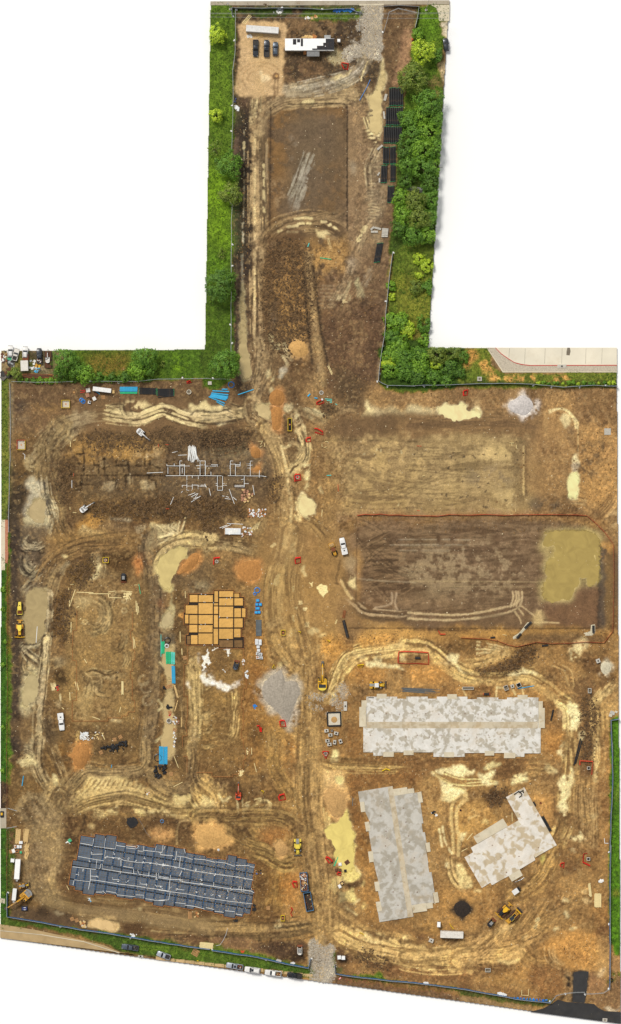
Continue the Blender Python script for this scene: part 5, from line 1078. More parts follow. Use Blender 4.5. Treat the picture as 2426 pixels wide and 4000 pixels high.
o=MB().poly([(-3000,-3000,BASE),(3000,-3000,BASE),(3000,3000,BASE),(-3000,3000,BASE)]).build('ground_plate',pm);o['kind']='structure'
_W={}
def water(col):
 if col in _W:return _W[col]
 m,nt,b=nodes('muddy_water');N=nt.nodes.new;L=nt.links.new
 tc=N('ShaderNodeTexCoord');nz=N('ShaderNodeTexNoise');iv(nz,'Scale',.25);iv(nz,'Detail',5);iv(nz,'Distortion',1.2);L(tc.outputs['Object'],nz.inputs['Vector'])
 cr=N('ShaderNodeValToRGB');l=lin(col);cr.color_ramp.elements[0].position=.3;cr.color_ramp.elements[1].position=.7
 cr.color_ramp.elements[0].color=(*[min(.8,x*w) for x,w in zip(l,(1.08,1.02,1.02))],1);cr.color_ramp.elements[1].color=(*[min(.85,x*w) for x,w in zip(l,(1.38,1.32,1.32))],1)
 L(nz.outputs['Fac'],cr.inputs['Fac']);L(cr.outputs['Color'],b.inputs['Base Color']);iv(b,'Roughness',.12)
 at=N('ShaderNodeAttribute');at.attribute_name='depth';n2=N('ShaderNodeTexNoise');iv(n2,'Scale',.8);iv(n2,'Detail',6);L(tc.outputs['Object'],n2.inputs['Vector'])
 ad=N('ShaderNodeMath');ad.operation='MULTIPLY_ADD';iv(ad,1,.9);L(n2.outputs['Fac'],ad.inputs[0]);L(at.outputs['Fac'],ad.inputs[2]);mr=N('ShaderNodeMapRange');iv(mr,'From Min',.62);iv(mr,'From Max',.92);L(ad.outputs[0],mr.inputs['Value']);L(mr.outputs['Result'],b.inputs['Alpha'])
 _W[col]=m;return m
for pts,tone in PUD:
 sp=spline(pts,14,True);sl=win(sp,30);sl=tuple(slice(a.start,a.stop,2) for a in sl);X,Y=PXg[sl],PYg[sl];ins=pip(X,Y,sp)
 lev=float(np.median(HZ[sl][ins]))+.035;dp=blur(ins.astype(np.float32),3);use=dp>.1;idx=np.full(use.shape,-1);idx[use]=np.arange(use.sum())
 m=MB();m.v=[(wx(a),wy(c),lev) for a,c in zip(X[use],Y[use])];c4=use[1:,:-1]&use[1:,1:]&use[:-1,1:]&use[:-1,:-1]
 m.f=np.stack([idx[1:,:-1][c4],idx[1:,1:][c4],idx[:-1,1:][c4],idx[:-1,:-1][c4]],1).tolist()
 o=m.build('puddle',water(C[tone] if isinstance(tone,str) else tone));at=o.data.attributes.new('depth','FLOAT','POINT');at.data.foreach_set('value',np.clip((dp[use]-.2)/.8,0,1).astype(np.float32));o['kind']='structure'
TILE.update({'v1':(260,3230,.26774),'v2':(620,3270,.26774),'o1':(700,2280,.18742),'s1':(1390,2690,.50201),'s2':(1390,3050,.2313),'s3':(1800,3050,.26104)})
def W(t,x,y,z=0.0):
 p=T(t,x,y);return(wx(p[0]),wy(p[1]),z)
def W2(t,pts):return[W(t,*p)[:2] for p in prs(pts)]
def seglen(a,b):return math.hypot(a[0]-b[0],a[1]-b[1])
# slab concrete with damp patches
def slab_mat(name,pale,damp,scale,cut):
 m,nt,b=nodes(name);N=nt.nodes.new;L=nt.links.new;tc=N('ShaderNodeTexCoord')
 def nz(sc,de,ro,di=0):
  n=N('ShaderNodeTexNoise');iv(n,'Scale',sc);iv(n,'Detail',de);iv(n,'Roughness',ro);iv(n,'Distortion',di);L(tc.outputs['Object'],n.inputs['Vector']);return n.outputs['Fac']
 def ramp(f,a,c0,c1):
  cr=N('ShaderNodeValToRGB');e=cr.color_ramp.elements;e[0].position,e[1].position=a;e[0].color=(*c0,1);e[1].color=(*c1,1);L(f,cr.inputs['Fac']);return cr.outputs['Color']
 def mix(f,a,c,mode='MIX'):
  x=N('ShaderNodeMixRGB');x.blend_type=mode;(L(f,x.inputs['Fac']) if not isinstance(f,float) else setattr(x.inputs['Fac'],'default_value',f));L(a,x.inputs['Color1']);(L(c,x.inputs['Color2']) if not isinstance(c,tuple) else setattr(x.inputs['Color2'],'default_value',(*c,1)));return x.outputs['Color']
 sm=N('ShaderNodeMath');sm.operation='MULTIPLY_ADD';sm.inputs[1].default_value=.45;L(nz(scale*1.7,1.5,.4,.7),sm.inputs[0]);s2=N('ShaderNodeMath');s2.operation='MULTIPLY';s2.inputs[1].default_value=.55;L(nz(scale*.8,2,.4,.6),s2.inputs[0]);L(s2.outputs[0],sm.inputs[2])
 c=ramp(sm.outputs[0],(cut-.04,cut+.035),lin(damp),lin(pale))
 c=mix(.8,c,ramp(nz(.3,9,.75),(.3,.72),(.70,.69,.66),(1.12,1.12,1.12)),'MULTIPLY')
 c=mix(ramp(nz(.16,7,.6),(.52,.74),(0,0,0),(.4,.4,.4)),c,lin((184,154,108)))
 L(c,b.inputs['Base Color']);iv(b,'Roughness',.75)
 return m
SLA=slab_mat('slab_concrete_pale',(224,220,212),(186,177,160),.42,.48);SLB=slab_mat('slab_concrete_grey',(196,191,181),(174,166,151),.34,.49);SLC=slab_mat('slab_concrete_cream',(228,221,210),(198,180,150),.28,.47);SLP=slab_mat('patio_concrete',(212,200,174),(196,178,146),.4,.40)
STRIP=slab_mat('corridor_concrete',(204,190,164),(188,170,140),.3,.5)
def slab(label,t,outline,patios,strip,mat,drains,h=.34):
 pts=W2(t,outline)
 ox=sum(p[0] for p in pts)/len(pts);oy=sum(p[1] for p in pts)/len(pts)
 loc=[(p[0]-ox,p[1]-oy) for p in pts]
 root=mk('concrete_slab',None,loc=(ox,oy,0));tag(root,label,'slab','poured house slabs')
 MB().prism(loc,-.35,h).build('slab_deck',mat,root)
 for q in patios:
  if len(q)==4:q=[(q[0],q[1]),(q[2],q[1]),(q[2],q[3]),(q[0],q[3])]
  MB().prism([(p[0]-ox,p[1]-oy) for p in W2(t,q)],-.3,h+.03+.004*random.random()).build('patio',SLP,root)
 if strip:MB().prism([(p[0]-ox,p[1]-oy) for p in W2(t,strip)],h-.02,h+.012).build('corridor_strip',STRIP,root)
 bx=MB().ring((0,0),.24,.15,0,.10,4).mesh('drain_box','rust');st=MB().lathe([(.07,0),(.07,.25)],seg=6).mesh('pipe_stub','white_pipe')
 for i,(x,y) in enumerate(prs(drains)):
  w=W(t,x,y);o=mk('drain_box',bx,root,(w[0]-ox,w[1]-oy,h))
  for k in range(3):
   o=mk('pipe_stub',st,root,(w[0]-ox+ru(-1.6,1.6),w[1]-oy+ru(-1.6,1.6),h))
 return root
slab('long pale concrete slab with blotchy damp patches, below the concrete-pipe yard','s1',[82,62,322,62,322,78,392,78,392,62,560,62,560,78,630,78,630,62,868,62,868,82,942,82,942,68,1108,68,1108,84,1176,84,1176,68,1420,68,1420,303,1438,303,1438,503,1312,503,1312,530,1240,530,1240,500,848,500,848,530,604,530,604,495,210,495,210,522,136,522,136,495,58,495,58,298,82,298],[(163,40,240,76),(712,43,786,80),(1258,48,1336,82),(44,90,84,142),(27,142,80,296),(1421,98,1454,150),(1421,150,1470,306),(213,492,296,530),(372,480,450,516),(686,494,764,533),(1003,484,1076,520),(1153,498,1240,540)],[84,258,1416,258,1416,308,60,308,60,300,84,300],SLA,[(135+i*102,190+(i%3)*4) for i in range(13)]+[(112+i*92,362+(i%2)*14) for i in range(14)])
slab('tall grey concrete slab with a tan stripe down its middle','s2',[38,183,620,88,648,252,1035,195,1090,365,1140,715,1110,718,1130,868,1165,866,1195,1045,1165,1050,1225,1385,1215,1388,1240,1545,1278,1538,1330,1885,1295,1890,1322,2062,940,2095,975,2292,400,2385,370,2200,440,2195,375,1860,380,1700,300,1372,270,1188,215,850,235,690,160,525,145,350,66,360],[[628,140,865,105,882,215,645,255],[872,138,978,125,990,200,882,215],[1035,195,1105,180,1135,360,1060,372],[68,358,142,350,160,520,88,528],[148,697,225,685,243,845,175,855],[205,1195,285,1185,305,1365,230,1375],[310,1708,390,1698,410,1855,335,1865],[335,2045,415,2035,445,2190,365,2210],[1170,1050,1245,1038,1264,1195,1200,1205],[1300,1888,1380,1875,1407,2050,1330,2062],[940,2100,1185,2060,1204,2195,970,2230],[1185,2070,1295,2050,1305,2145,1204,2160]],[537,106,618,92,650,260,970,2288,880,2302,550,195],SLB,[430,350,420,590,510,850,525,965,500,1098,590,1360,660,1592,630,1875,710,2100,805,460,845,695,890,930,900,1035,988,1298,1000,1640,1035,1878])
slab('L-shaped cream concrete slab set at an angle, black pipes at its north tip','s3',[675,245,948,95,1435,962,1110,1145,1090,1110,1115,1185,880,1325,712,1425,465,1560,442,1522,315,1603,55,1145,185,1070,150,1000,865,590],[[188,835,632,562,703,680,245,940],[195,855,225,842,255,905,232,920],[810,625,858,596,905,655,845,690],[712,1425,880,1325,928,1412,765,1508],[1090,1112,1148,1082,1170,1112,1115,1148],[1150,1082,1225,1038,1242,1068,1168,1108]],None,SLC,[470,965,660,820,880,500,1155,510,870,1130,600,1150,210,1155,685,1370,1160,1000])
# formed foundation under a dark vapour barrier
def barrier_found():
 a=math.radians(9.46);O=(315,3261)
 def loc(u,v):
  return(u*S,-v*S)
 root=mk('formed_foundation',None,loc=(wx(O[0]),wy(O[1]),0));root.rotation_euler=(0,0,-a)
 tag(root,'long foundation lined in dark vapour barrier with blue tendons and white conduit','foundation')
 up=[0,55,99.6,143,181.6,224.5,262,294.5,340.7,371,417,451,498.6,543.5,578.7,617.9,660,693]
 lo=[-15,10.7,42.8,91.7,130.7,175.7,209,244.4,287.5,322.7,365,406.7,452.9,485.5,516.5,562,601.6,649.8,679,706]
 t0=[0,-15,-20,0,12,-2,0,-16,-16,-14,-2,-2,5,2,-20,-14,-2]
 b1=[203,217,227,218,211,218,217,210,216,226,219,217,217,209,212,216,224,215,199]
 cells=[]
 for i in range(17):cells.append((up[i],t0[i],up[i+1],40));cells.append((up[i],40,up[i+1],100))
 c3=[-15]+up[1:-1]+[706]
 for i in range(17):cells.append((c3[i],100,c3[i+1],123))
 for i in range(19):cells.append((lo[i],123,lo[i+1],176));cells.append((lo[i],176,lo[i+1],b1[i]))
 ln=MB()
 for k,(u0,v0,u1,v1) in enumerate(cells):
  (x0,y0),(x1,y1)=loc(u0,v1),loc(u1,v0)
  ln.box(((x0+x1)/2,(y0+y1)/2,.02),(x1-x0,y1-y0,.10))
  g=.25
  bm_=MB();bm_.box((0,0,.19),(x1-x0-2*g,y1-y0-2*g,.26),top=.97,topx=.97)
  o=bm_.build('barrier_panel','barrier',root);o.location=((x0+x1)/2,(y0+y1)/2,0)
 ln.build('trench_liner','barrier_trench',root)
 for v in[x*9.2+6 for x in range(22)]:
  u0,u1=(0,690) if v<100 else(-12,700);(x0,y0),(x1,_)=loc(u0,v),loc(u1,v)
  BX(((x0+x1)/2,y0,.345),(x1-x0,.05,.03)).build('tendon','cable',root)
 for i in range(58):
  u=6+i*11.9;v1=b1[max(0,min(18,int(u/36.7)))]-6;vt=t0[min(16,max(0,int(u/41)))]+4;(x,y0),(_,y1)=loc(u,vt),loc(u,v1)
  BX((x,(y0+y1)/2,.372),(.05,abs(y1-y0),.02)).build('tendon','cable',root)
 for u in up[1:-1]+[]:
  (x,y0),(_,y1)=loc(u,0),loc(u,100);BX((x,(y0+y1)/2,.12),(.11,100*S,.05)).build('beam_tendon','blue_screen',root)
 for u in lo[1:-1]:
  (x,y0),(_,y1)=loc(u,126),loc(u,205);BX((x,(y0+y1)/2,.12),(.11,79*S,.05)).build('beam_tendon','blue_screen',root)
 ca,sa=cos(a),sin(a)
 def V(t,x,y):
  p=T(t,x,y);dx,dy=p[0]-O[0],p[1]-O[1];return((dx*ca+dy*sa)*S,-(-dx*sa+dy*ca)*S,.42)
 runs1=[[200,235,380,270,400,170],[400,285,550,300,570,165],[550,305,715,320,730,215],[728,270,860,290],[870,275,1010,290,1020,320,1055,280,1030,265],[870,305,1010,320],[1040,350,1120,355,1130,280],[1125,340,1290,360,1310,280],[1300,360,1395,370,1408,270],[1365,375,1375,405,1494,415],[170,430,545,495,570,340],[380,400,530,395],[570,435,760,455,850,490,1020,515,1200,520,1420,555,1494,560],[445,480,430,620,90,580],[350,620,350,770,320,910],[350,715,460,722],[115,770,340,800],[350,770,480,785,600,805,750,830,1010,860,1170,890,1300,905,1490,935],[470,615,495,595,500,540,525,540,520,610,760,650,1030,685],[665,570,665,625],[830,575,980,600],[980,615,978,680],[1040,630,1060,690,1300,725],[1205,650,1200,715],[1315,670,1310,725],[1345,675,1345,720,1494,745],[670,735,672,765,770,768],[1075,800,1075,830,1180,840],[1305,860,1400,865],[430,950,520,950,530,930,570,970],[575,935,720,960,740,990,920,1010,1005,1018],[1010,990,1130,995,1128,1040],[1150,1045,1290,1070,1430,1075],[110,780,95,850],[795,480,795,570]]
 runs2=[[0,220,50,225,65,115],[20,225,30,255,210,270],[75,180,95,130],[265,200,245,335,210,325],[265,275,380,290,500,325],[370,165,390,235],[320,290,300,435],[515,315,680,330,820,365],[830,360,965,375,1110,425],[1125,410,1325,415],[1330,430,1398,438],[0,400,200,425,350,455,500,490,650,512,830,540,950,555,1150,580,1380,625],[340,490,305,560],[175,550,165,620,150,780],[0,590,170,615,310,620,350,650,600,685,830,720,1050,755,1200,765,1345,785,1355,745],[310,610,350,620,345,655,315,650,310,610],[0,770,170,795,430,830,650,875,840,905,1000,930,1250,960,1370,970],[170,795,145,915,95,915,0,920],[245,955,390,968],[385,990,530,1010,670,1048],[690,1025,810,1055],[820,1080,950,1095],[970,1072,1110,1085],[805,655,800,715],[250,760,375,770],[1175,710,1170,755],[1205,720,1215,790,1245,800,1240,745],[1125,1120,1215,1135],[1345,785,1395,812]]
 for t,rs in(('v1',runs1),('v2',runs2)):
  for r in rs:MB().tube([V(t,*p) for p in prs(r)],.085,5).build('conduit','white_pipe',root)
 for t,ps in(('v1',[375,385,345,495,690,385,690,445,775,460,900,460,1010,490,1125,515,1135,445,1225,520,1310,535,1420,555,455,730,775,670,765,790,885,795,1180,845,1300,860,1320,755,585,440,245,640,165,680]),('v2',[75,405,250,440,365,460,545,475,650,500,755,515,830,545,940,555,1155,580,1255,600,630,615,620,690,265,760,555,812,685,830,990,885,775,845,895,850,1095,890,1055,760,45,735,170,730,1015,780])):
  for x,y in prs(ps):
   c=V(t,x,y);m=MB()
   for k in range(4):m.box((ru(-.4,.4),ru(-.4,.4),ru(-.05,.2)),(ru(.15,.6),.14,.14),ru(0,3))
   o=m.build('pipe_riser','white_pipe',root);o.location=c
 top=[]
 for i in range(17):top+=[(up[i],t0[i]),(up[i+1],t0[i])]
 bot=[]
 for i in range(19):bot+=[(lo[i],b1[i]),(lo[i+1],b1[i])]
 ring=top+prs([693,100,706,100])+bot[::-1]+prs([-15,100,0,100,0,0])
 for p,q in zip(ring[:-1],ring[1:]):
  (x0,y0),(x1,y1)=loc(*p),loc(*q);L=seglen((x0,y0),(x1,y1))
  if L<.2:continue
  an=at2(y1-y0,x1-x0);o=BX((0,0,.22),(L+.14,.14,.44)).build('form_board','form',root);o.location=((x0+x1)/2,(y0+y1)/2,0);o.rotation_euler=(0,0,an)
  m=MB();n=int(L/.9)
  for k in range(1,n):m.box((-L/2+k*L/n,random.choice((-.28,.28)),.12),(.07,.45,.2))
  if n>1:
   o=m.build('stake_row','form',root);o.location=((x0+x1)/2,(y0+y1)/2,0);o.rotation_euler=(0,0,an);o['kind']='stuff'
 straw=MB()
 for i in range(1500):
  u=min(700,40+660*random.random()**.55);v=ru(2,205);x,y=loc(u,v)
  if v<2 or random.random()>.35+.65*(u/700):continue
  straw.box((x,y,.335),(ru(.15,.45),.07,.02),ru(0,3.1))
 o=straw.build('straw_litter','timber',root);o['kind']='stuff'
barrier_found()
# sand-filled pad with trenches
def sand_pad():
 c=W('o1',750,750);root=mk('foundation_pad',None,loc=(c[0],c[1],0))
 tag(root,'orange sand foundation pad cut into blocks by dark beam trenches','foundation')
 ol=[195,210,715,210,715,135,1140,135,1140,190,1275,190,1275,275,1355,275,1355,500,1410,500,1410,715,1355,715,1355,940,1300,940,1300,1105,1355,1105,1355,1350,820,1350,820,1282,130,1282,130,1065,190,1065,190,860,95,860,95,600,115,600,115,430,195,430]
 ol=prs(ol);L=lambda ps:[(p[0]-c[0],p[1]-c[1]) for p in W2('o1',ps)]
 MB().prism(L(ol),-.2,.03).build('trench_bed','topsoil',root)
 R=[(218,235,388,385),(405,240,705,385),(735,155,812,385),(835,155,1130,280),(1150,205,1255,285),(135,452,385,628),(405,408,703,632),(725,408,812,455),(725,475,812,632),(835,305,1128,455),(1150,305,1330,455),(835,480,1128,700),(1150,515,1290,700),(1310,515,1385,700),(120,648,195,830),(215,655,385,838),(405,655,703,838),(725,655,810,912),(832,725,1125,912),(1148,725,1325,912),(210,860,382,1015),(405,865,698,1015),(718,940,812,1262),(832,940,1125,1152),(1145,940,1283,1118),(245,1075,385,1262),(402,1040,698,1262)]
 Rm=[(160,1090,230,1262),(835,1180,1125,1330),(1150,1180,1320,1330)]
 for i,r in enumerate(R+Rm):
  p0,p1=L([(r[0],r[1]),(r[2],r[3])]);x0,x1=min(p0[0],p1[0]),max(p0[0],p1[0]);y0,y1=min(p0[1],p1[1]),max(p0[1],p1[1])
  o=BX((0,0,.15),(x1-x0+.08,y1-y0+.08,.28),top=1-.16/(y1-y0),topx=1-.16/(x1-x0)).build('sand_block','block_sand' if i<len(R) else 'block_mud',root,bevel=.07);o.location=((x0+x1)/2,(y0+y1)/2,0)
 for p,q in zip(ol,ol[1:]+ol[:1]):
  (x0,y0),(x1,y1)=L([p,q]);Ls=seglen((x0,y0),(x1,y1));o=BX((0,0,.2),(Ls+.1,.11,.44)).build('form_board','form',root);o.location=((x0+x1)/2,(y0+y1)/2,0);o.rotation_euler=(0,0,at2(y1-y0,x1-x0))
 for x,y in((465,225),(550,230),(530,390),(708,400),(998,300),(1085,292),(998,715),(842,690),(545,845),(460,850),(445,930),(695,1270),(525,1275),(1015,1165),(1220,1080),(978,420)):
  p=L([(x,y)])[0];m=MB()
  for k in range(3):m.lathe([(.10,0),(.10,.3)],(ru(-.25,.25),ru(-.25,.25),.25),6)
  m.build('pipe_riser','white_pipe',root).location=(p[0],p[1],0)
PAL['block_sand']=dict(c=(212,164,88),rough=.95,var=.14,scale=.9,dirt=.25,dcol=(150,106,52),bump=.5);PAL['block_mud']=dict(c=(120,90,54),rough=.95,var=.25,scale=1.2)
sand_pad()
# generic small things
def plank(t,x0,y0,x1,y1,label,w=.22,h=.06,mat='timber',name='timber_plank',group=None,z=0.0,cat='plank'):
 a,b=W(t,x0,y0),W(t,x1,y1);L=max(.3,seglen(a,b));p=T(t,(x0+x1)/2,(y0+y1)/2)
 o=BX((0,0,h/2),(L,w,h)).build(name,mat);put(o,p[0],p[1],math.degrees(at2(b[1]-a[1],b[0]-a[0])),r=4);o.location.z+=z+.02
 return tag(o,label,cat,group)
_pm={}
def pipe(t,x0,y0,x1,y1,r,mat,label,name='drain_pipe',group=None,cap=None,z=0.0,cat='pipe',hollow=True):
 a,b=W(t,x0,y0),W(t,x1,y1);L=max(.4,seglen(a,b));p=T(t,(x0+x1)/2,(y0+y1)/2);key=(round(L,1),r,mat,hollow)
 if key not in _pm:
  m=MB();seg=10
  if hollow and r>.12:
   m.lathe([(r*.8,-L/2),(r,-L/2),(r,L/2),(r*.8,L/2),(r*.8,-L/2+.01)],seg=seg,axis='x')
   if r>.2:
    for k in range(int(L/.55)):m.lathe([(r*1.03,-.05),(r*1.05,0),(r*1.03,.05)],(-L/2+.3+k*.55,0,0),seg,'x')
  else:m.lathe([(r,-L/2),(r,L/2)],seg=8,axis='x')
  _pm[key]=m.mesh(name,mat)
 o=mk(name,_pm[key]);put(o,p[0],p[1],math.degrees(at2(b[1]-a[1],b[0]-a[0])),r=8);o.location.z+=r+z
 tag(o,label,cat,group)
 if cap:
  kc=('cap',r,cap)
  if kc not in _pm:_pm[kc]=MB().lathe([(r*1.02,-.06),(r*1.05,.05),(r*.6,.08)],seg=10,axis='x').mesh('end_cap',cap)
  for s in(-1,1):
   c=mk('end_cap',_pm[kc],o,(s*(L/2-.02),0,0));c.rotation_euler=(0,0,0 if s>0 else math.pi)
 return o
ORD='first second third fourth fifth sixth seventh eighth ninth tenth'.split()
def stack(t,x0,y0,x1,y1,n,mat,label,group,along='y',cap=None,skew=(0,0),layers=1):
 S_=TILE[t][2]*S
 span=((x1-x0) if along=='y' else(y1-y0));pitch=span/n;r=pitch*S_/2*.98
 for l in range(layers):
  for i in range(n-l):
   c=(i+.5+l*.5)*pitch;j=ru(-2.5,2.5)
   z=l*r*1.72
   if along=='y':pipe(t,x0+c,y0+j,x0+c+skew[0],y1+j,r,mat,label+', '+ORD[i]+' from left',group=group,cap=cap,z=z)
   else:pipe(t,x0+j,y0+c,x1+j,y0+c+skew[1],r,mat,label+', '+ORD[i]+' from top',group=group,cap=cap,z=z)
bk='black_pipe'
for (t,x0,y0,x1,y1,n,sk,where) in(('a1',1097,524,1182,630,8,(0,0),'northernmost stack below the round olive tree'),('a1',1080,640,1182,745,9,(-4,0),'second stack from the gravel gate'),('a2',1066,-8,1175,90,10,(-3,0),'third and widest stack from the gravel gate'),('a2',1061,114,1099,214,4,(-1,0),'left stack of fourth row from gravel gate'),('a2',1102,112,1138,212,4,(0,0),'right stack of fourth row from gravel gate'),('a2',1051,224,1089,326,4,(-4,0),'left stack of fifth row from gravel gate'),('a2',1106,218,1138,318,4,(-2,0),'right stack of fifth row from gravel gate'),('a2',1089,346,1130,444,5,(-4,0),'narrow stack beside the pale tent in the trees'),('a2',1025,686,1064,800,5,(-20,0),'slanted stack south of the pale concrete boxes')):
 stack(t,x0,y0,x1,y1,n,bk,'black pipe in the '+where,'pipes in the '+where,'y','green_cap',sk)
stack('b1',992,298,1113,346,7,bk,'black pipe in left dark stack right of the blue pipes','left dark stack by the north fence','x','green_cap',(0,4))
stack('b1',1118,306,1238,358,7,bk,'black pipe in right dark stack right of the blue pipes','right dark stack by the north fence','x','green_cap',(0,0))
pipe('b1',1125,368,1235,358,.18,bk,'thin black pipe lying alone below the right dark stack')
stack('b1',852,293,978,328,5,'blue_pipe','blue pipe in the short stack left of the dark pipe stacks','blue stack by the north fence','x')
stack('b1',852,330,975,343,2,'green_pipe','green pipe lying along the bottom of the blue stack','green pipes under the blue stack','x')
for i,(a,b,c,d) in enumerate(((55,322,174,328),(122,311,162,311),(48,337,168,351),(45,345,166,364),(42,352,165,374),(38,358,158,380),(36,362,153,388),(28,364,143,412),(84,399,138,428),(50,350,160,369))):
 pipe('b2',a,b,c,d,.22,'blue_pipe','short blue pipe lying just above the blue fan' if i==1 else 'blue pipe in the fanned-out heap below corner tree, %s from top'%ORD[[0,0,1,2,4,5,6,7,8,3][i]],group='fan of blue pipes')
pipe('b2',236,350,348,312,.16,'blue_pipe','single blue pipe lying askew west of the haul road')
pipe('b2',733,362,750,344,.25,'blue_pipe','short blue pipe slanted beside the round manhole');pipe('b2',780,372,802,375,.22,'blue_pipe','short blue pipe level with the red mesh heap')
for (a,b,c,d) in((855,379,905,383),(868,391,905,394),(928,414,942,421),(890,405,905,402)):pipe('b2',a,b,c,d,.14,'teal_pipe','thin pale green pipe scattered right of the red mesh heap',group='pale green pipe offcuts')
stack('e1',1148,10,1172,96,4,'green_pipe','green pipe in the small upright bundle beside black coil','upper green bundle','y');pipe('e1',1146,-40,1146,118,.10,'teal_pipe','long thin teal pipe left of the green bundle')
stack('e1',1178,84,1216,170,5,'green_pipe','green pipe in the wide bundle lying in the wet ditch','wide green bundle','y',None,(4,0));stack('e1',1218,86,1246,172,4,'teal_pipe','pale teal pipe right of the wide green bundle','teal bundle','y',None,(0,0))
stack('e1',1220,184,1246,308,4,'blue_pipe','blue pipe in the narrow bundle below the green ones','narrow blue bundle','y',None,(4,0))
stack('f1',1132,28,1162,155,5,'blue_pipe','blue pipe in the left of the paired blue bundles','left of paired blue bundles','y',None,(0,0),1);stack('f1',1164,30,1193,157,5,'blue_pipe','blue pipe in the right of the paired blue bundles','right of paired blue bundles','y',None,(-1,0),1)
pipe('f1',168,238,157,310,.16,'blue_pipe','blue pipe lying by the western fence');pipe('f1',796,158,793,180,.12,'blue_pipe','small blue pipe offcut south of black fittings')
pipe('d2',987,588,1018,712,.52,bk,'fat black pipe lying alone west of the wet pad',cap=None);pipe('e3',1205,700,1158,890,.22,bk,'left black pipe of the pair by the east road');pipe('e3',1215,716,1170,880,.22,bk,'right black pipe of the pair by the east road')
pipe('d3',855,600,808,645,.42,bk,'black culvert stub at the upper end of a pale concrete strip');pipe('d3',782,683,752,715,.42,bk,'black culvert stub at the lower end of a pale concrete strip');pipe('d3',1296,625,1297,678,.42,bk,'upright-lying black pipe at the pond corner');pipe('e3',28,128,66,128,.42,bk,'black pipe stub inside the orange fenced pit')
pipe('e3',515,384,560,385,.42,bk,'black pipe with orange end lying above the long slab',cap='orange_paint')
for q in((565,712,597,709),(930,770,975,766)):pipe('d3',*q,.3,bk,'short black pipe by the orange fence below pad' if q[0]<600 else 'short ribbed black pipe under the orange fence')
for q,l in(((870,422,886,450),'short black pipe at the upper east side of angled slab'),((928,528,985,630),'left long black pipe along the angled slab'),((938,524,996,628),'right long black pipe along the angled slab')):pipe('f3',*q,.28,bk,l)
for q in((733,372,770,345),(766,358,800,340),(768,392,790,376),(772,350,790,372),(795,345,800,360)):pipe('f3',*q,.24,bk,'short black pipe heaped on the tip of the angled slab',group='black pipes on the angled slab')
pipe('s1',98,70,142,70,.2,bk,'little black pipe on the slab by its northwest corner');pipe('e3',1012,495,994,572,.3,'plastic_black','ribbed black hose lying east of the long slab')
for i in range(14):pipe('e3',-60+ru(-20,20),340+i*2,120+ru(-30,90),352+i*2.2,.07,'grey_pipe','thin grey rod in the loose bundle north of long slab',name='steel_rod',group='grey rods north of the slab',cat='rod')
for i in range(9):pipe('d2',366+i*4.4,585,367+i*4.4,700,.14,'grey_pipe','dark grey pipe in the bundle below the blue parcels',name='conduit_pipe',group='grey pipe bundle')
for i in range(20):
 a=ru(-.2,.5);pipe('c1',1338+i*2.6+ru(-6,6),75+ru(-5,12),1340+i*3.2+a*40,196+ru(-30,6),.12,'white_pipe','long white plastic pipe in the loose heap above the plumbing',name='plastic_pipe',group='heap of white pipes',z=.12*(i%4))
for q in((1368,75,1420,185),(1385,85,1410,190)):pipe('c1',*q,.10,'white_pipe','white pipe splayed off the loose heap',name='plastic_pipe',group='splayed white pipes',z=.3)
for q in((1045,269,1160,264),(1210,502,1236,440),(1225,124,1263,116),(1268,143,1330,140),(1360,476,1428,433),(1340,428,1390,410),(1360,440,1405,415),(1375,455,1410,440),(1388,445,1412,412),(1300,398,1290,410),(512,320,512,376),(162,128,178,140),(178,140,176,170)):pipe('c1',*q,.09,'white_pipe','loose white pipe strewn beside the trenched pad',name='plastic_pipe',group='strewn white pipes, west part')
for q in((174,384,211,490),(342,356,353,425),(30,378,42,430),(143,450,183,456),(122,432,140,434),(150,436,172,442),(200,440,226,462),(0,348,12,372),(387,588,430,560),(158,628,272,634),(106,660,158,640),(124,663,186,636),(390,250,388,300)):pipe('c2',*q,.10,'white_pipe','loose white pipe strewn around the cardboard boxes',name='plastic_pipe',group='strewn white pipes, east part')
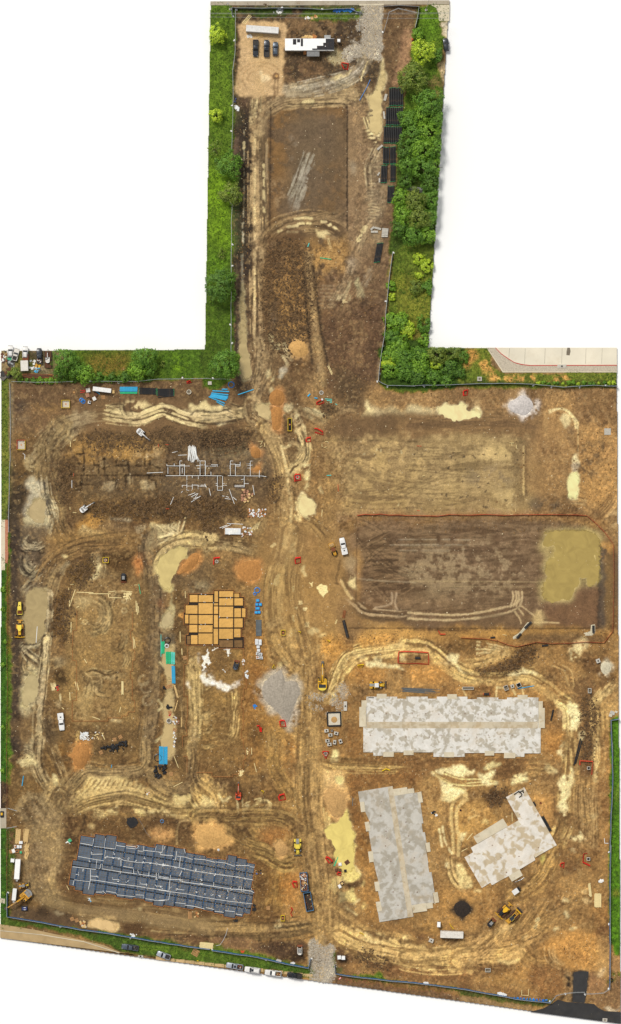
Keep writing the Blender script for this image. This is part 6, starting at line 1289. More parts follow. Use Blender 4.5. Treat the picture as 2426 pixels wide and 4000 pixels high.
def pipework():
 c=W('c2',150,288);root=mk('drain_pipework',None,loc=(c[0],c[1],-.18));tag(root,'white drain pipework branching in trenches on the dark pad','pipework')
 segs=[('c1',(1180,288),(1500,288)),('c2',(0,288),(120,289)),('c2',(164,288),(300,289)),('c2',(300,290),(405,290)),('c2',(405,290),(438,295)),('c1',(1188,205),(1188,218)),('c1',(1188,218),(1350,219)),('c1',(1240,202),(1240,216)),('c1',(1280,182),(1280,286)),('c1',(1280,183),(1297,183)),('c1',(1281,212),(1313,212)),('c1',(1313,205),(1313,286)),('c1',(1297,232),(1297,275)),('c1',(1195,228),(1195,275)),('c1',(1330,290),(1330,392)),('c1',(1369,290),(1369,392)),('c1',(1330,392),(1369,392)),('c1',(1330,362),(1369,362)),('c1',(1296,357),(1330,357)),('c1',(1296,357),(1299,372)),('c1',(1370,355),(1460,356)),('c1',(1410,362),(1462,364)),('c1',(1410,356),(1410,384)),('c1',(1412,292),(1412,312)),('c1',(1424,182),(1424,286)),('c1',(1462,182),(1462,286)),('c1',(1424,183),(1462,183)),('c1',(1424,212),(1462,212)),('c1',(1396,216),(1424,217)),('c1',(1404,236),(1422,236)),('c1',(1462,220),(1500,220)),('c2',(3,182),(3,284)),('c2',(46,210),(94,211)),('c2',(46,220),(94,220)),('c2',(44,260),(44,284)),('c2',(182,183),(182,286)),('c2',(182,183),(202,183)),('c2',(150,218),(182,220)),('c2',(160,234),(182,234)),('c2',(182,206),(218,206)),('c2',(218,206),(218,286)),('c2',(218,209),(252,210)),('c2',(218,219),(252,220)),('c2',(252,190),(252,220)),('c2',(324,183),(324,288)),('c2',(324,184),(345,184)),('c2',(296,204),(324,204)),('c2',(300,216),(342,212)),('c2',(300,234),(324,234)),('c2',(90,290),(90,392)),('c2',(127,290),(127,392)),('c2',(90,392),(127,392)),('c2',(90,364),(127,364)),('c2',(58,343),(90,343)),('c2',(62,357),(90,357)),('c2',(127,344),(156,344)),('c2',(127,357),(158,357)),('c2',(281,290),(281,370)),('c2',(212,357),(281,358)),('c2',(212,366),(281,368)),('c2',(281,344),(312,345)),('c2',(258,316),(281,312)),('c2',(0,346),(8,370))]
 for t,p,q in segs:
  a,b=W(t,*p),W(t,*q);MB().tube([(a[0]-c[0],a[1]-c[1],.12),(b[0]-c[0],b[1]-c[1],.12)],.095,6).build('pipe_run','white_pipe',root)
pipework()
# vehicles (local +X is forward)
def wheel(root,x,y,r,w,key='road'):
 k=('wheel',r,w)
 if k not in _pm:
  _pm[k]=MB().lathe([(r*.55,-w/2),(r*.92,-w/2),(r,-w*.3),(r,w*.3),(r*.92,w/2),(r*.55,w/2)],seg=14,axis='y').mesh('wheel','tyre');_pm[k+('rim',)]=MB().lathe([(r*.3,-w*.52),(r*.56,-w*.47),(r*.56,w*.47),(r*.3,w*.52)],seg=10,axis='y').mesh('rim','rim')
 o=mk('wheel',_pm[k],root,(x,y,r))
 c=mk('rim',_pm[k+('rim',)],o)
def part(root,name,mat,m,bevel=0,smooth=False):return m.build(name,mat,root,smooth,bevel)
def pickup(t,x,y,deg,paint,label,bed='open',cargo=None,bedmat=None,L=5.9,group='pickups and cars on site',sunroof=False,name='pickup_truck',cat='truck'):
 p=T(t,x,y);o=thing(name,label,cat,p[0],p[1],deg,group);h=L/2;w=.99
 part(o,'body',paint,MB().loft([[(xx,-ww,zl),(xx,ww,zl),(xx,ww,zm),(xx,ww*.93,zh),(xx,-ww*.93,zh),(xx,-ww,zm)] for xx,ww,zl,zm,zh in((-h+.05,w*.96,.55,.85,1.0),(-h*.3,w,.45,.85,1.02),(h*.25,w,.45,.85,1.08),(h*.72,w*.97,.45,.85,1.02),(h*.93,w*.88,.5,.78,.92),(h,w*.74,.52,.7,.8))]),.03,True)
 cx0,cx1=-h*.30,h*.36
 part(o,'cab',paint,MB().loft([[(cx0,-.86,1.0),(cx0,.86,1.0),(cx0+.1,.70,1.78),(cx0+.1,-.70,1.78)],[(cx0+.18,-.9,1.0),(cx0+.18,.9,1.0),(cx0+.2,.72,1.86),(cx0+.2,-.72,1.86)],[(cx1-.75,-.9,1.05),(cx1-.75,.9,1.05),(cx1-.75,.72,1.86),(cx1-.75,-.72,1.86)],[(cx1-.62,-.88,1.05),(cx1-.62,.88,1.05),(cx1-.66,.68,1.8),(cx1-.66,-.68,1.8)]]),.03,True)
 part(o,'windshield','glass',MB().poly([(cx1,-.78,1.10),(cx1,.78,1.10),(cx1-.62,.68,1.83),(cx1-.62,-.68,1.83)]).poly([(cx1-.62,-.68,1.80),(cx1-.62,.68,1.80),(cx1-.02,.78,1.06),(cx1-.02,-.78,1.06)]))
 part(o,'rear_window','glass',BX((cx0+.02,0,1.45),(.05,1.2,.4)))
 for s in(-1,1):
  part(o,'side_window','glass',MB().loft([[(cx0+.35,s*.885,1.15),(cx1-.7,s*.885,1.15),(cx1-.95,s*.77,1.68),(cx0+.4,s*.77,1.68)],[(cx0+.35,s*.90,1.15),(cx1-.7,s*.90,1.15),(cx1-.95,s*.785,1.68),(cx0+.4,s*.785,1.68)]]))
  part(o,'mirror','trim',BX((cx1-.45,s*1.08,1.25),(.14,.24,.2)));part(o,'headlight','lamp',BX((h*.93,s*.66,.84),(.16,.34,.14)));part(o,'taillight','redlamp',BX((-h+.05,s*.86,.95),(.08,.16,.3)))
 part(o,'bumper','trim',BX((h+.03,0,.55),(.18,1.6,.2)));part(o,'rear_bumper','rim',BX((-h,0,.5),(.16,1.7,.18)))
 if sunroof:part(o,'sunroof','glass',BX((cx0+.75,0,1.868),(.75,.9,.02)))
 if bed=='open':
  bl,bc=cx0-.08-(-h+.12),(cx0-.08-h+.12)/2
  part(o,'bed_liner',bedmat or 'blacksteel',BX((bc,0,1.025),(bl-.1,1.5,.02)))
  for s in(-1,1):part(o,'bed_side',paint,BX((bc,s*.86,1.16),(bl,.17,.32)))
  part(o,'tailgate',paint,BX((-h+.1,0,1.16),(.12,1.56,.32)))
  if cargo:
   for k in range(9):part(o,'cargo',random.choice(cargo),BX((bc+ru(-.7,.7)*bl*.45,ru(-.5,.5),1.2+.05*k*.3),(ru(.25,.9),ru(.15,.4),.18),ru(0,3)))
 elif bed=='service':
  for s in(-1,1):part(o,'tool_locker','white',BX((-h*.64,s*.82,1.28),(h*.74,.42,.62)),.02)
  part(o,'bed_cover','white',BX((-h*.64,0,1.45),(h*.78,1.26,.2)));part(o,'hatch','plastic_black',BX((-h*.55,0,1.57),(.45,.45,.05)))
  part(o,'tail_frame','blacksteel',BX((-h-.05,0,.9),(.2,1.5,.25)))
 elif bed=='suv':
  part(o,'rear_cabin',paint,MB().loft([[(-h+.12,-.85,1.0),(-h+.12,.85,1.0),(-h+.45,.68,1.74),(-h+.45,-.68,1.74)],[(cx0+.3,-.9,1.0),(cx0+.3,.9,1.0),(cx0+.3,.72,1.87),(cx0+.3,-.72,1.87)]]),.03,True)
  part(o,'tail_window','glass',BX((-h+.30,0,1.42),(.06,1.2,.35)))
  for s in(-1,1):part(o,'roof_rail','trim',BX((-.4,s*.62,1.91),(2.4,.06,.06)))
 for xx in(-h*.62,h*.62):
  for s in(-1,1):wheel(o,xx,s*.86,.40,.26)
 return o
pickup('a1',303,288,-91,'charcoal','black pickup on the sand pad, nose towards the south, leftmost of three',bedmat='blacksteel')
pickup('a1',368,290,89,'charcoal','grey pickup on the sand pad between another pickup and a car',bedmat='blacksteel',sunroof=True)
pickup('a1',421,293,89,'bluegrey','dark grey car on the sand pad, rightmost of three',bed='suv',L=4.7,name='parked_car',cat='car')
pickup('h1',198,181,173,'bluegrey','dark grey pickup on the grass verge with an open black bed',cargo=['blacksteel','steel'])
pickup('h1',437,238,160,'silver','silver pickup with black bed parked askew on the verge',bedmat='blacksteel',L=4.9)
pickup('h1',942,315,171,'silver','silver-blue pickup with cluttered bed, leftmost by the south gate',cargo=['rust','paper','steel'],sunroof=True);pickup('h1',1068,342,172,'white','white sport utility car with sunroof and roof rails beside the kerb',bed='suv',L=5.5,sunroof=True,name='parked_car',cat='car')
pickup('h1',1215,364,173,'white','white pickup with cluttered bed near the south gate',cargo=['rust','timber','steel'],L=5.8);pickup('h1',1367,381,172,'blackpaint','black pickup parked nearest the south gravel gate',L=5.0)
pickup('d2',986,60,102,'white','white service truck beside the ribbed roller',bed='service',L=5.9);pickup('e1',437,581,-84,'white','white service truck by the raked pad, nose towards the south',bed='service',L=6.1)
pickup('a1',1436,268,95,'charcoal','dark grey car on the neighbour drive at the east edge',bed='suv',L=4.4,name='parked_car',cat='car')
pickup('b1',76,42,90,'white','white car at the top left of the junk yard',bed='suv',L=3.9,name='parked_car',cat='car');pickup('b1',113,66,75,'offwhite','pale grey pickup right of the green tarp in the junk yard',L=4.2);pickup('b1',181,50,88,'white','white car above the brown trailer in the junk yard',bed='suv',L=4.0,name='parked_car',cat='car')
pickup('b1',282,76,92,'charcoal','dark green-black pickup left of the flatbed in the junk yard',cargo=['steel','rust','paper'],L=5.4)
# trailers, containers, offices
def container(t,x,y,deg,L,Wd,H,mat,label,name='storage_container',cat='container',wheels=False,tongue=False,ribs=True,z0=.15):
 p=T(t,x,y);o=thing(name,label,cat,p[0],p[1],deg)
 part(o,'box_body',mat,BX((0,0,z0+H/2),(L,Wd,H)),.03)
 if ribs:
  for k in range(int(L/.55)):part(o,'roof_rib',mat,BX((-L/2+.35+k*.55,0,z0+H+.012),(.16,Wd-.12,.03)))
 for s in(-1,1):
  part(o,'door',mat,BX((L/2+.02,s*Wd*.25,z0+H/2),(.05,Wd*.46,H*.92)));part(o,'side_rail','greysteel',BX((0,s*(Wd/2+.02),z0+.12),(L,.06,.16)))
 if wheels:
  for xx in(-L*.12,L*.02):
   for s in(-1,1):wheel(o,xx-.4,s*(Wd/2-.1),.34,.22)
 else:
  for xx in(-L*.42,L*.42):
   for s in(-1,1):part(o,'skid','steel',BX((xx,s*Wd*.4,z0/2),(.3,.2,z0)))
 if tongue:
  part(o,'tongue','steel',MB().tube([(-L/2,-.5,.5),(-L/2-1.1,0,.5),(-L/2,.5,.5)],.07,6));part(o,'tongue_box','white',BX((-L/2-.6,0,.72),(.6,.7,.4)))
 return o
container('a1',343,180,-4,11.4,2.2,2.6,'white','long white ribbed storage container on the sand pad')
container('b1',728,315,-7,6.4,1.5,2.0,'white','white container left of the blue pipe stack')
container('g3',288,635,-2,8.0,2.3,2.4,'offwhite','white container with timber sticking out, bottom right yard');container('P',70,3393,86,6.9,1.75,2.3,'roofwhite','long white box trailer at the western fence','box_trailer','trailer',True,True,False,.5);container('P',58,3492,84,4.1,1.35,2.0,'roofwhite','short white box trailer above the blue generator','box_trailer','trailer',True,True,False,.5)
container('b1',177,145,92,3.6,2.6,1.9,'offwhite','white boxy trailer in the junk yard with a dark strap on its roof','box_trailer','trailer',True,False,False,.4);container('b1',183,85,90,2.2,2.0,.7,'rust','rusty brown skip trailer above the white junk yard trailer','flat_trailer','trailer',True,False,False,.4)
p=T('a1',624,272);o=thing('site_office','white site office with black roof patches beside the gravel','cabin',p[0],p[1],0)
part(o,'cabin_body','offwhite',BX((0,0,1.6),(17.0,3.9,2.9)));part(o,'roof','roofwhite',BX((0,0,3.12),(17.25,4.15,.14)))
for k,(x0,y0,x1,y1) in enumerate(((525,240,545,273),(550,240,568,260),(572,238,585,283),(668,280,715,305),(705,262,728,280),(720,238,770,305),(690,285,722,305),(640,296,668,305))):
 a,b=W('a1',x0,y0),W('a1',x1,y1);part(o,'roof_patch','roofblack',BX(((a[0]+b[0])/2-o.location.x,(a[1]+b[1])/2-o.location.y,3.205+.003*k),(abs(b[0]-a[0]),abs(b[1]-a[1]),.02)))
part(o,'porch_roof','roofgrey',BX((1.25,-3.1,2.6),(4.4,2.0,.1)));part(o,'ramp_deck','form',BX((-1.6,-2.6,.5),(1.0,1.2,.1)))
for s in(-.8,3.2):
 part(o,'porch_post','timber',BX((s,-3.9,1.27),(.12,.12,2.54)))
part(o,'hitch','steel',MB().tube([(8.6,-.6,.5),(9.3,0,.5),(8.6,.6,.5)],.08));part(o,'back_deck','tin',BX((6.3,2.9,1.0),(2.2,1.3,.12)));part(o,'back_steps','timber',BX((-1.2,2.9,.5),(3.2,.4,.1)))
for x in(-6,-2,2,6):part(o,'window','glass',BX((x,-1.97,1.8),(1.1,.04,.9)))
for x in(-6,0,6):part(o,'pier','precast',BX((x,0,.08),(.6,3.2,.16)))
p=T('b1',343,100);o=thing('flatbed_trailer','rusty flatbed trailer carrying a white digger in the junk yard','trailer',p[0],p[1],90)
part(o,'deck','darkwood',BX((0,0,.7),(5.8,2.3,.12)))
for s in(-1,1):part(o,'side_rail','blacksteel',BX((0,s*1.18,.78),(5.8,.1,.3)))
part(o,'tongue','steel',MB().tube([(2.9,-.6,.6),(3.6,0,.6),(2.9,.6,.6)],.07))
for xx in(-.6,.3):
 for s in(-1,1):wheel(o,xx,s*.95,.33,.24)
PAD_Z=.78
# machines
def crawler(root,L,g,w,hgt,zoff=0):
 for s in(-1,1):
  m=MB();r=hgt/2
  sec=lambda y:[(-L/2+r*.3,y,.02+zoff),(L/2-r*.3,y,.02+zoff),(L/2,y,r+zoff),(L/2-r*.4,y,hgt+zoff),(-L/2+r*.4,y,hgt+zoff),(-L/2,y,r+zoff)]
  m.loft([sec(s*g/2-w/2),sec(s*g/2+w/2)])
  o=part(root,'track','track',m)
  n=int(L/.3)
  gm=MB()
  for k in range(n):gm.box((-L/2+.25+k*(L-.5)/max(1,n-1),s*g/2,hgt+zoff+.02),(.10,w+.02,.05))
  part(o,'track_shoe','rust' if root.get('rusty') else 'track',gm)
def excavator(t,x,y,body,boomdeg,tracks,mats,label,scale=1.0,reach=6.2,zoff=0,name='excavator'):
 p=T(t,x,y);o=thing(name,label,'excavator',p[0],p[1],body,'excavators')
 o.location.z+=zoff
 c1,c2,c3=mats;k=scale
 sub=mk('undercarriage',BX((0,0,.55*k),(2.0*k,1.6*k,.5*k)).mesh('undercarriage','blacksteel'),o);sub.rotation_euler=(0,0,math.radians(tracks-body))
 for s in(-1,1):
  m=MB();L,w,h,g=3.9*k,.62*k,.85*k,2.35*k;r=h/2
  sec=lambda yy:[(-L/2+r*.3,yy,.02),(L/2-r*.3,yy,.02),(L/2,yy,r),(L/2-r*.4,yy,h),(-L/2+r*.4,yy,h),(-L/2,yy,r)]
  m.loft([sec(s*g/2-w/2),sec(s*g/2+w/2)]);
  for q in range(12):m.box((-L/2+.3*k+q*(L-.6*k)/11,s*g/2,h+.02),(.09*k,w,.05))
  m.build('track','track',sub)
 z=.85*k
 part(o,'slew_ring','blacksteel',MB().lathe([(.75*k,z-.1),(.75*k,z+.12)],seg=16))
 part(o,'house',c1,MB().prism([(-1.55*k,-1.45*k),(1.2*k,-1.45*k),(1.55*k,-1.2*k),(1.55*k,-.45*k),(.1*k,-.4*k),(.1*k,.4*k),(1.55*k,.45*k),(1.55*k,1.45*k),(-1.55*k,1.45*k)],z+.12,z+1.05*k),.04)
 part(o,'counterweight',c3,MB().prism([(-1.55*k,-1.45*k),(-1.55*k,1.45*k),(-2.0*k,1.25*k),(-2.35*k,.7*k),(-2.45*k,0),(-2.35*k,-.7*k),(-2.0*k,-1.25*k)],z+.15,z+1.15*k),.05)
 part(o,'engine_hood',c2,BX((-.95*k,0,z+1.14*k),(1.05*k,2.35*k,.16*k)),.03);part(o,'exhaust','blacksteel',MB().lathe([(.08*k,0),(.08*k,.4*k)],(-.7*k,-.8*k,z+1.2*k),8))
 for q in range(4):part(o,'step_grille','blacksteel',BX((.35*k+q*.28*k,-.92*k,z+1.06*k),(.1*k,.6*k,.03)))
 cab=part(o,'cab',c1,BX((.75*k,.95*k,z+1.25*k),(1.6*k,.95*k,1.9*k),top=.9,topx=.9),.05)
 for xx in(1.15,.25):BX((xx*k,.95*k,z+2.215*k),(.5*k if xx>1 else .25*k,.7*k,.03)).build('cab_window','glass',cab)
 BX((1.56*k,.95*k,z+1.35*k),(.03,.75*k,1.2*k)).build('windscreen','glass',cab)
 bd=math.radians(boomdeg-body);ca,sa=cos(bd),sin(bd)
 R=reach*k
 def beam(nm,mt,P,par):
  m=MB();secs=[]
  for d,zz,hw,hh in P:secs.append([(d*ca-yy*sa+.3*k,d*sa+yy*ca,zz+q) for yy,q in((-hw,-hh),(hw,-hh),(hw,hh),(-hw,hh))])
  m.loft(secs);return m.build(nm,mt,par)
 b=beam('boom',c1 if c2!='roofgrey2' else c2,[(0,z+.9*k,.22*k,.25*k),(R*.33,z+2.3*k,.26*k,.34*k),(R*.68,z+2.2*k,.19*k,.24*k),(R*.84,z+1.7*k,.15*k,.18*k)],o)
 beam('boom_cylinder','greysteel',[(.1*k,z+.35*k,.08*k,.08*k),(R*.34,z+2.0*k,.07*k,.07*k)],b);beam('stick_cylinder','greysteel',[(R*.4,z+2.75*k,.08*k,.08*k),(R*.78,z+2.2*k,.07*k,.07*k)],b)
 st=beam('stick',c1,[(R*.78,z+2.05*k,.14*k,.2*k),(R*.9,z+1.2*k,.15*k,.2*k),(R*.97,.55*k,.12*k,.14*k)],o)
 bu=beam('bucket','steel',[(R*.90,.42*k,.40*k,.32*k),(R*1.02,.45*k,.42*k,.36*k),(R*1.10,.35*k,.42*k,.2*k)],o)
 return o
excavator('P',1259,2668,90,89,90,('yellow','charcoal','paleyellow'),'large yellow excavator with its boom reaching north, at the crossroads',1.05,6.4)
excavator('P',101,3497,-138,-147,0,('ochre','greysteel','greysteel'),'yellow and grey excavator working over the southwest fence',1.05,7.4)
excavator('P',551,1690,-41,-41,-30,('white','greysteel','white'),'white mini excavator on the clod ridge north of the plumbing',.68,5.6,name='mini_excavator');excavator('P',329,1987,38,32,38,('white','greysteel','white'),'white mini excavator southwest of the plumbing trenches',.66,5.8,name='mini_excavator')
excavator('P',931,3106,88,89,88,('orange_paint','charcoal','orange_paint'),'orange and grey mini excavator digging at a pad corner',.68,6.0,name='mini_excavator');excavator('b1',342,100,90,92,90,('white','offwhite','white'),'white mini digger loaded on the rusty flatbed',.5,4.6,zoff=PAD_Z,name='mini_excavator')
def roller(t,x,y,deg,label,mats=('paleyellow','paleyellow'),ribbed=False,L=4.4,Wd=1.9):
 p=T(t,x,y);o=thing('road_roller',label,'roller',p[0],p[1],deg);k=L/4.4
 fr=part(o,'drum_frame',mats[0],BX((1.55*k,Wd/2-.06,.75),(1.5*k,.14,.35)).box((1.55*k,-Wd/2+.06,.75),(1.5*k,.14,.35)).box((2.28*k,0,.75),(.22,Wd,.35)).box((.84*k,0,.75),(.18,Wd,.35)))
 part(o,'drum','rust',MB().lathe([(.35,-Wd/2+.18),(.66,-Wd/2+.18),(.66,Wd/2-.18),(.35,Wd/2-.18)],(1.55*k,0,.66),20,'y'))
 if ribbed:
  for q in range(9):part(o,'drum_pad','timber',MB().lathe([(.72,-.05),(.72,.05)],(1.55*k,-Wd/2+.32+q*(Wd-.64)/8,.70),16,'y'))
 part(o,'engine_hood',mats[1],MB().loft([[(-2.1*k,-.42,.6),(-2.1*k,.42,.6),(-2.1*k,.36,1.3),(-2.1*k,-.36,1.3)],[(-1.7*k,-.6,.55),(-1.7*k,.6,.55),(-1.7*k,.52,1.5),(-1.7*k,-.52,1.5)],[(-.5*k,-.62,.55),(-.5*k,.62,.55),(-.5*k,.55,1.6),(-.5*k,-.55,1.6)]]),.04)
 part(o,'canopy',mats[1] if not ribbed else 'rust',BX((.15*k,0,2.35),(1.35*k,1.35,.09)),.03);part(o,'seat','trim',BX((-.1*k,0,1.3),(.5,.6,.5)));part(o,'vent','plastic_black',BX((-.85*k,0,1.6),(.3,.35,.06)))
 for xx in(-.4,.7):
  for s in(-1,1):part(o,'canopy_post','trim',BX((xx*k,s*.6,1.8),(.07,.07,1.1)))
 part(o,'chassis','blacksteel',BX((-.4*k,0,.6),(3.0*k,.9,.35)))
 for s in(-1,1):wheel(o,-1.1*k,s*(Wd/2-.25),.62,.4)
 return o
roller('P',78,2374,-90,'pale yellow smooth drum roller standing by the western puddle');roller('P',1302,2147,111,'yellow ribbed drum roller beside the white service truck',('ochre','ochre'),True,4.6,2.1)
def dozer(t,x,y,deg,label,kind='blade',L=6.8,top='yellow'):
 p=T(t,x,y);o=thing('bulldozer' if kind!='loader' else 'track_loader',label,'bulldozer' if kind!='loader' else 'loader',p[0],p[1],deg);o['rusty']=1;k=L/6.8
 crawler(o,4.2*k,2.3*k,.62*k,1.05*k);del o['rusty']
 part(o,'chassis','blacksteel',BX((0,0,.8*k),(3.6*k,1.5*k,.6*k)))
 if kind=='blade':
  part(o,'engine_hood','yellow' if top=='yellow' else 'blackpaint',MB().loft([[(.2*k,-.55*k,1.0*k),(.2*k,.55*k,1.0*k),(.2*k,.5*k,1.75*k),(.2*k,-.5*k,1.75*k)],[(1.9*k,-.5*k,1.0*k),(1.9*k,.5*k,1.0*k),(1.9*k,.42*k,1.6*k),(1.9*k,-.42*k,1.6*k)]]),.04)
  part(o,'canopy','paleyellow' if top=='yellow' else 'yellow',MB().prism([(-1.7*k,-.75*k),(-1.7*k,.75*k),(-.4*k,.75*k),(.5*k,.3*k),(.5*k,-.3*k),(-.4*k,-.75*k)],2.55*k,2.66*k),.03)
  for xx in(-1.5,-.2):
   for s in(-1,1):part(o,'canopy_post','trim',BX((xx*k,s*.6*k,1.9*k),(.1,.1,1.3*k)))
  for s in(-1,1):
   part(o,'fender','ochre',BX((-1.1*k,s*1.0*k,1.18*k),(1.5*k,.5*k,.14*k)));part(o,'push_arm','ochre',BX((1.6*k,s*.62*k,.6*k),(2.2*k,.14*k,.25*k)))
  part(o,'blade','yellow',MB().loft([[(2.75*k+abs(y)*-.06+dx,y,zz) for dx,zz in((0,.05),(.12,.5),(0,1.1),(-.14,1.1),(-.02,.5),(-.14,.05))] for y in(-1.8*k,-.9*k,0,.9*k,1.8*k)]))
  part(o,'radiator','plastic_black',BX((1.95*k,0,1.2*k),(.2,1.0*k,.8*k)));part(o,'seat','trim',BX((-.9*k,0,1.4*k),(.6,.7,.7)))
  part(o,'ripper_frame','ochre',BX((-2.75*k,0,.8*k),(.9*k,.9*k,.2*k)).box((-3.3*k,0,.8*k),(.3*k,2.1*k,.3*k)))
  for s in(-.9,0,.9):part(o,'ripper_tooth','steel',BX((-3.45*k,s*k,.45*k),(.16,.12,.8*k)))
 else:
  part(o,'engine_hood','ochre',BX((-2.0*k,0,1.35*k),(1.3*k,1.5*k,.9*k)),.05);part(o,'exhaust','blacksteel',MB().lathe([(.12,0),(.12,.5)],(-1.7*k,.1,1.8*k),8));part(o,'cab_roof','charcoal',BX((-.6*k,0,2.6*k),(1.5*k,1.35*k,.1)),.03);part(o,'cab','glass',BX((-.6*k,0,1.9*k),(1.3*k,1.2*k,1.3*k)))
  for s in(-1,1):
   part(o,'lift_arm','ochre',MB().tube([(.1*k,s*.55*k,1.6*k),(1.4*k,s*.6*k,1.3*k),(2.5*k,s*.65*k,.6*k)],.14*k,6));part(o,'cab_rail','paleyellow',BX((-.6*k,s*.72*k,2.66*k),(1.5*k,.07,.07)))
  part(o,'crossbar','ochre',BX((1.4*k,0,1.3*k),(.25,1.2*k,.25)).box((1.9*k,0,1.0*k),(.25,1.2*k,.25)));part(o,'bucket','yellow',MB().loft([[(2.5*k,y,.35),(2.6*k,y,1.15),(2.95*k,y,1.2),(2.85*k,y,.35)] for y in(-1.3*k,1.3*k)]));part(o,'bucket_floor','track',BX((3.2*k,0,.2),(.9*k,2.6*k,.12)))
  for q in range(7):part(o,'bucket_tooth','greysteel',BX((3.75*k,(-1.2+q*.4)*k,.2),(.25,.1,.08)))
  part(o,'rear_bumper','ochre',BX((-2.75*k,0,.8*k),(.25,1.9*k,.5*k)))
 return o
dozer('P',78,2459,-90,'yellow bulldozer with rusty tracks standing by the western puddle');dozer('P',1968,3556,-134,'yellow bulldozer with black hood in the southeast yard',top='black');dozer('P',2003,3580,43,'yellow crawler loader with toothed bucket beside a bulldozer','loader')
def loader(t,x,y,deg,label,mats,L=6.2):
 p=T(t,x,y);o=thing('wheel_loader',label,'loader',p[0],p[1],deg,'wheel loaders');k=L/6.2;c,rf=mats
 part(o,'engine_hood','greysteel',BX((-2.0*k,0,1.35*k),(1.7*k,.95*k,.9*k)),.05)
 for s in(-1,1):
  part(o,'hood_side',c,BX((-2.0*k,s*.55*k,1.3*k),(1.75*k,.12*k,.95*k)));part(o,'rear_fender',c,BX((-2.3*k,s*.95*k,1.35*k),(1.0*k,.5*k,.12)));part(o,'mid_fender',c,BX((-.6*k,s*.95*k,1.4*k),(1.3*k,.4*k,.12)))
  part(o,'lift_arm',c,MB().tube([(.9*k,s*.36*k,1.7*k),(1.9*k,s*.4*k,1.25*k),(2.7*k,s*.45*k,.5*k)],.14*k,6));part(o,'front_fender','greysteel',BX((1.05*k,s*.95*k,1.36*k),(.55*k,.42*k,.08)))
 part(o,'front_frame',c,BX((1.1*k,0,1.1*k),(.9*k,.8*k,.9*k)));part(o,'linkage','paleyellow',BX((1.7*k,0,1.5*k),(1.3*k,.16*k,.2)).box((1.9*k,0,1.45*k),(.2,.9*k,.2)))
 part(o,'cab','glass',BX((-.35*k,0,2.0*k),(1.35*k,1.3*k,1.4*k),top=.95));part(o,'cab_roof',rf,BX((-.35*k,0,2.78*k),(1.55*k,1.55*k,.16),top=.92,topx=.92),.06)
 part(o,'bucket','steel',MB().loft([[(2.65*k,y,.2),(2.6*k,y,.9),(2.8*k,y,1.0),(3.15*k,y,.2),(3.1*k,y,.1),(2.75*k,y,.1)] for y in(-1.25*k,1.25*k)]));part(o,'axle_frame','blacksteel',BX((-.4*k,0,.75*k),(3.4*k,.8*k,.4)))
 for xx in(-1.75,1.05):
  for s in(-1,1):wheel(o,xx*k,s*.95*k,.66*k,.5*k)
 return o
loader('P',1475,2675,0,'yellow wheel loader with white cab roof above the long slab',('yellow','white'));loader('P',1163,3308,-89,'yellow wheel loader with pale cab roof near the dumpsters',('paleyellow','paleyellow'),6.5);loader('P',96,3458,8,'small yellow loader with grey cab between the white trailers',('ochre','greysteel'),4.1)
def skid(t,x,y,deg,label,mats):
 p=T(t,x,y);o=thing('skid_steer',label,'loader',p[0],p[1],deg,'compact track loaders');c,rf=mats
 crawler(o,2.4,1.45,.38,.7)
 part(o,'body',c,BX((-.35,0,1.0),(2.2,1.05,.8),top=.94),.05);part(o,'cab_roof',rf,BX((.05,0,2.0),(1.25,.95,.1)),.03);part(o,'cab','glass',BX((.1,0,1.68),(1.1,.88,.6)))
 part(o,'engine_cover',c,BX((-1.2,0,1.5),(.55,1.0,.2)))
 for s in(-1,1):part(o,'lift_arm',c,MB().tube([(-1.2,s*.74,1.55),(.5,s*.76,1.35),(1.25,s*.72,.5)],.10,6))
 part(o,'bucket','rust',MB().loft([[(1.25,y,.08),(1.2,y,.65),(1.35,y,.7),(1.95,y,.12),(1.9,y,.05)] for y in(-.95,.95)]))
 return o
skid('d1',880,284,-90,'dark grey track loader on the mud north of the raked pad',('charcoal','greysteel'));skid('e2',222,181,75,'small dark track loader among the white plaster spills',('bluegrey','charcoal'));skid('g2',676,750,90,'white and red track loader left of the south gravel gate',('offwhite','greysteel'));skid('P',1918,3605,48,'black track loader with yellow stripe by the bulldozers',('blackpaint','greysteel'))
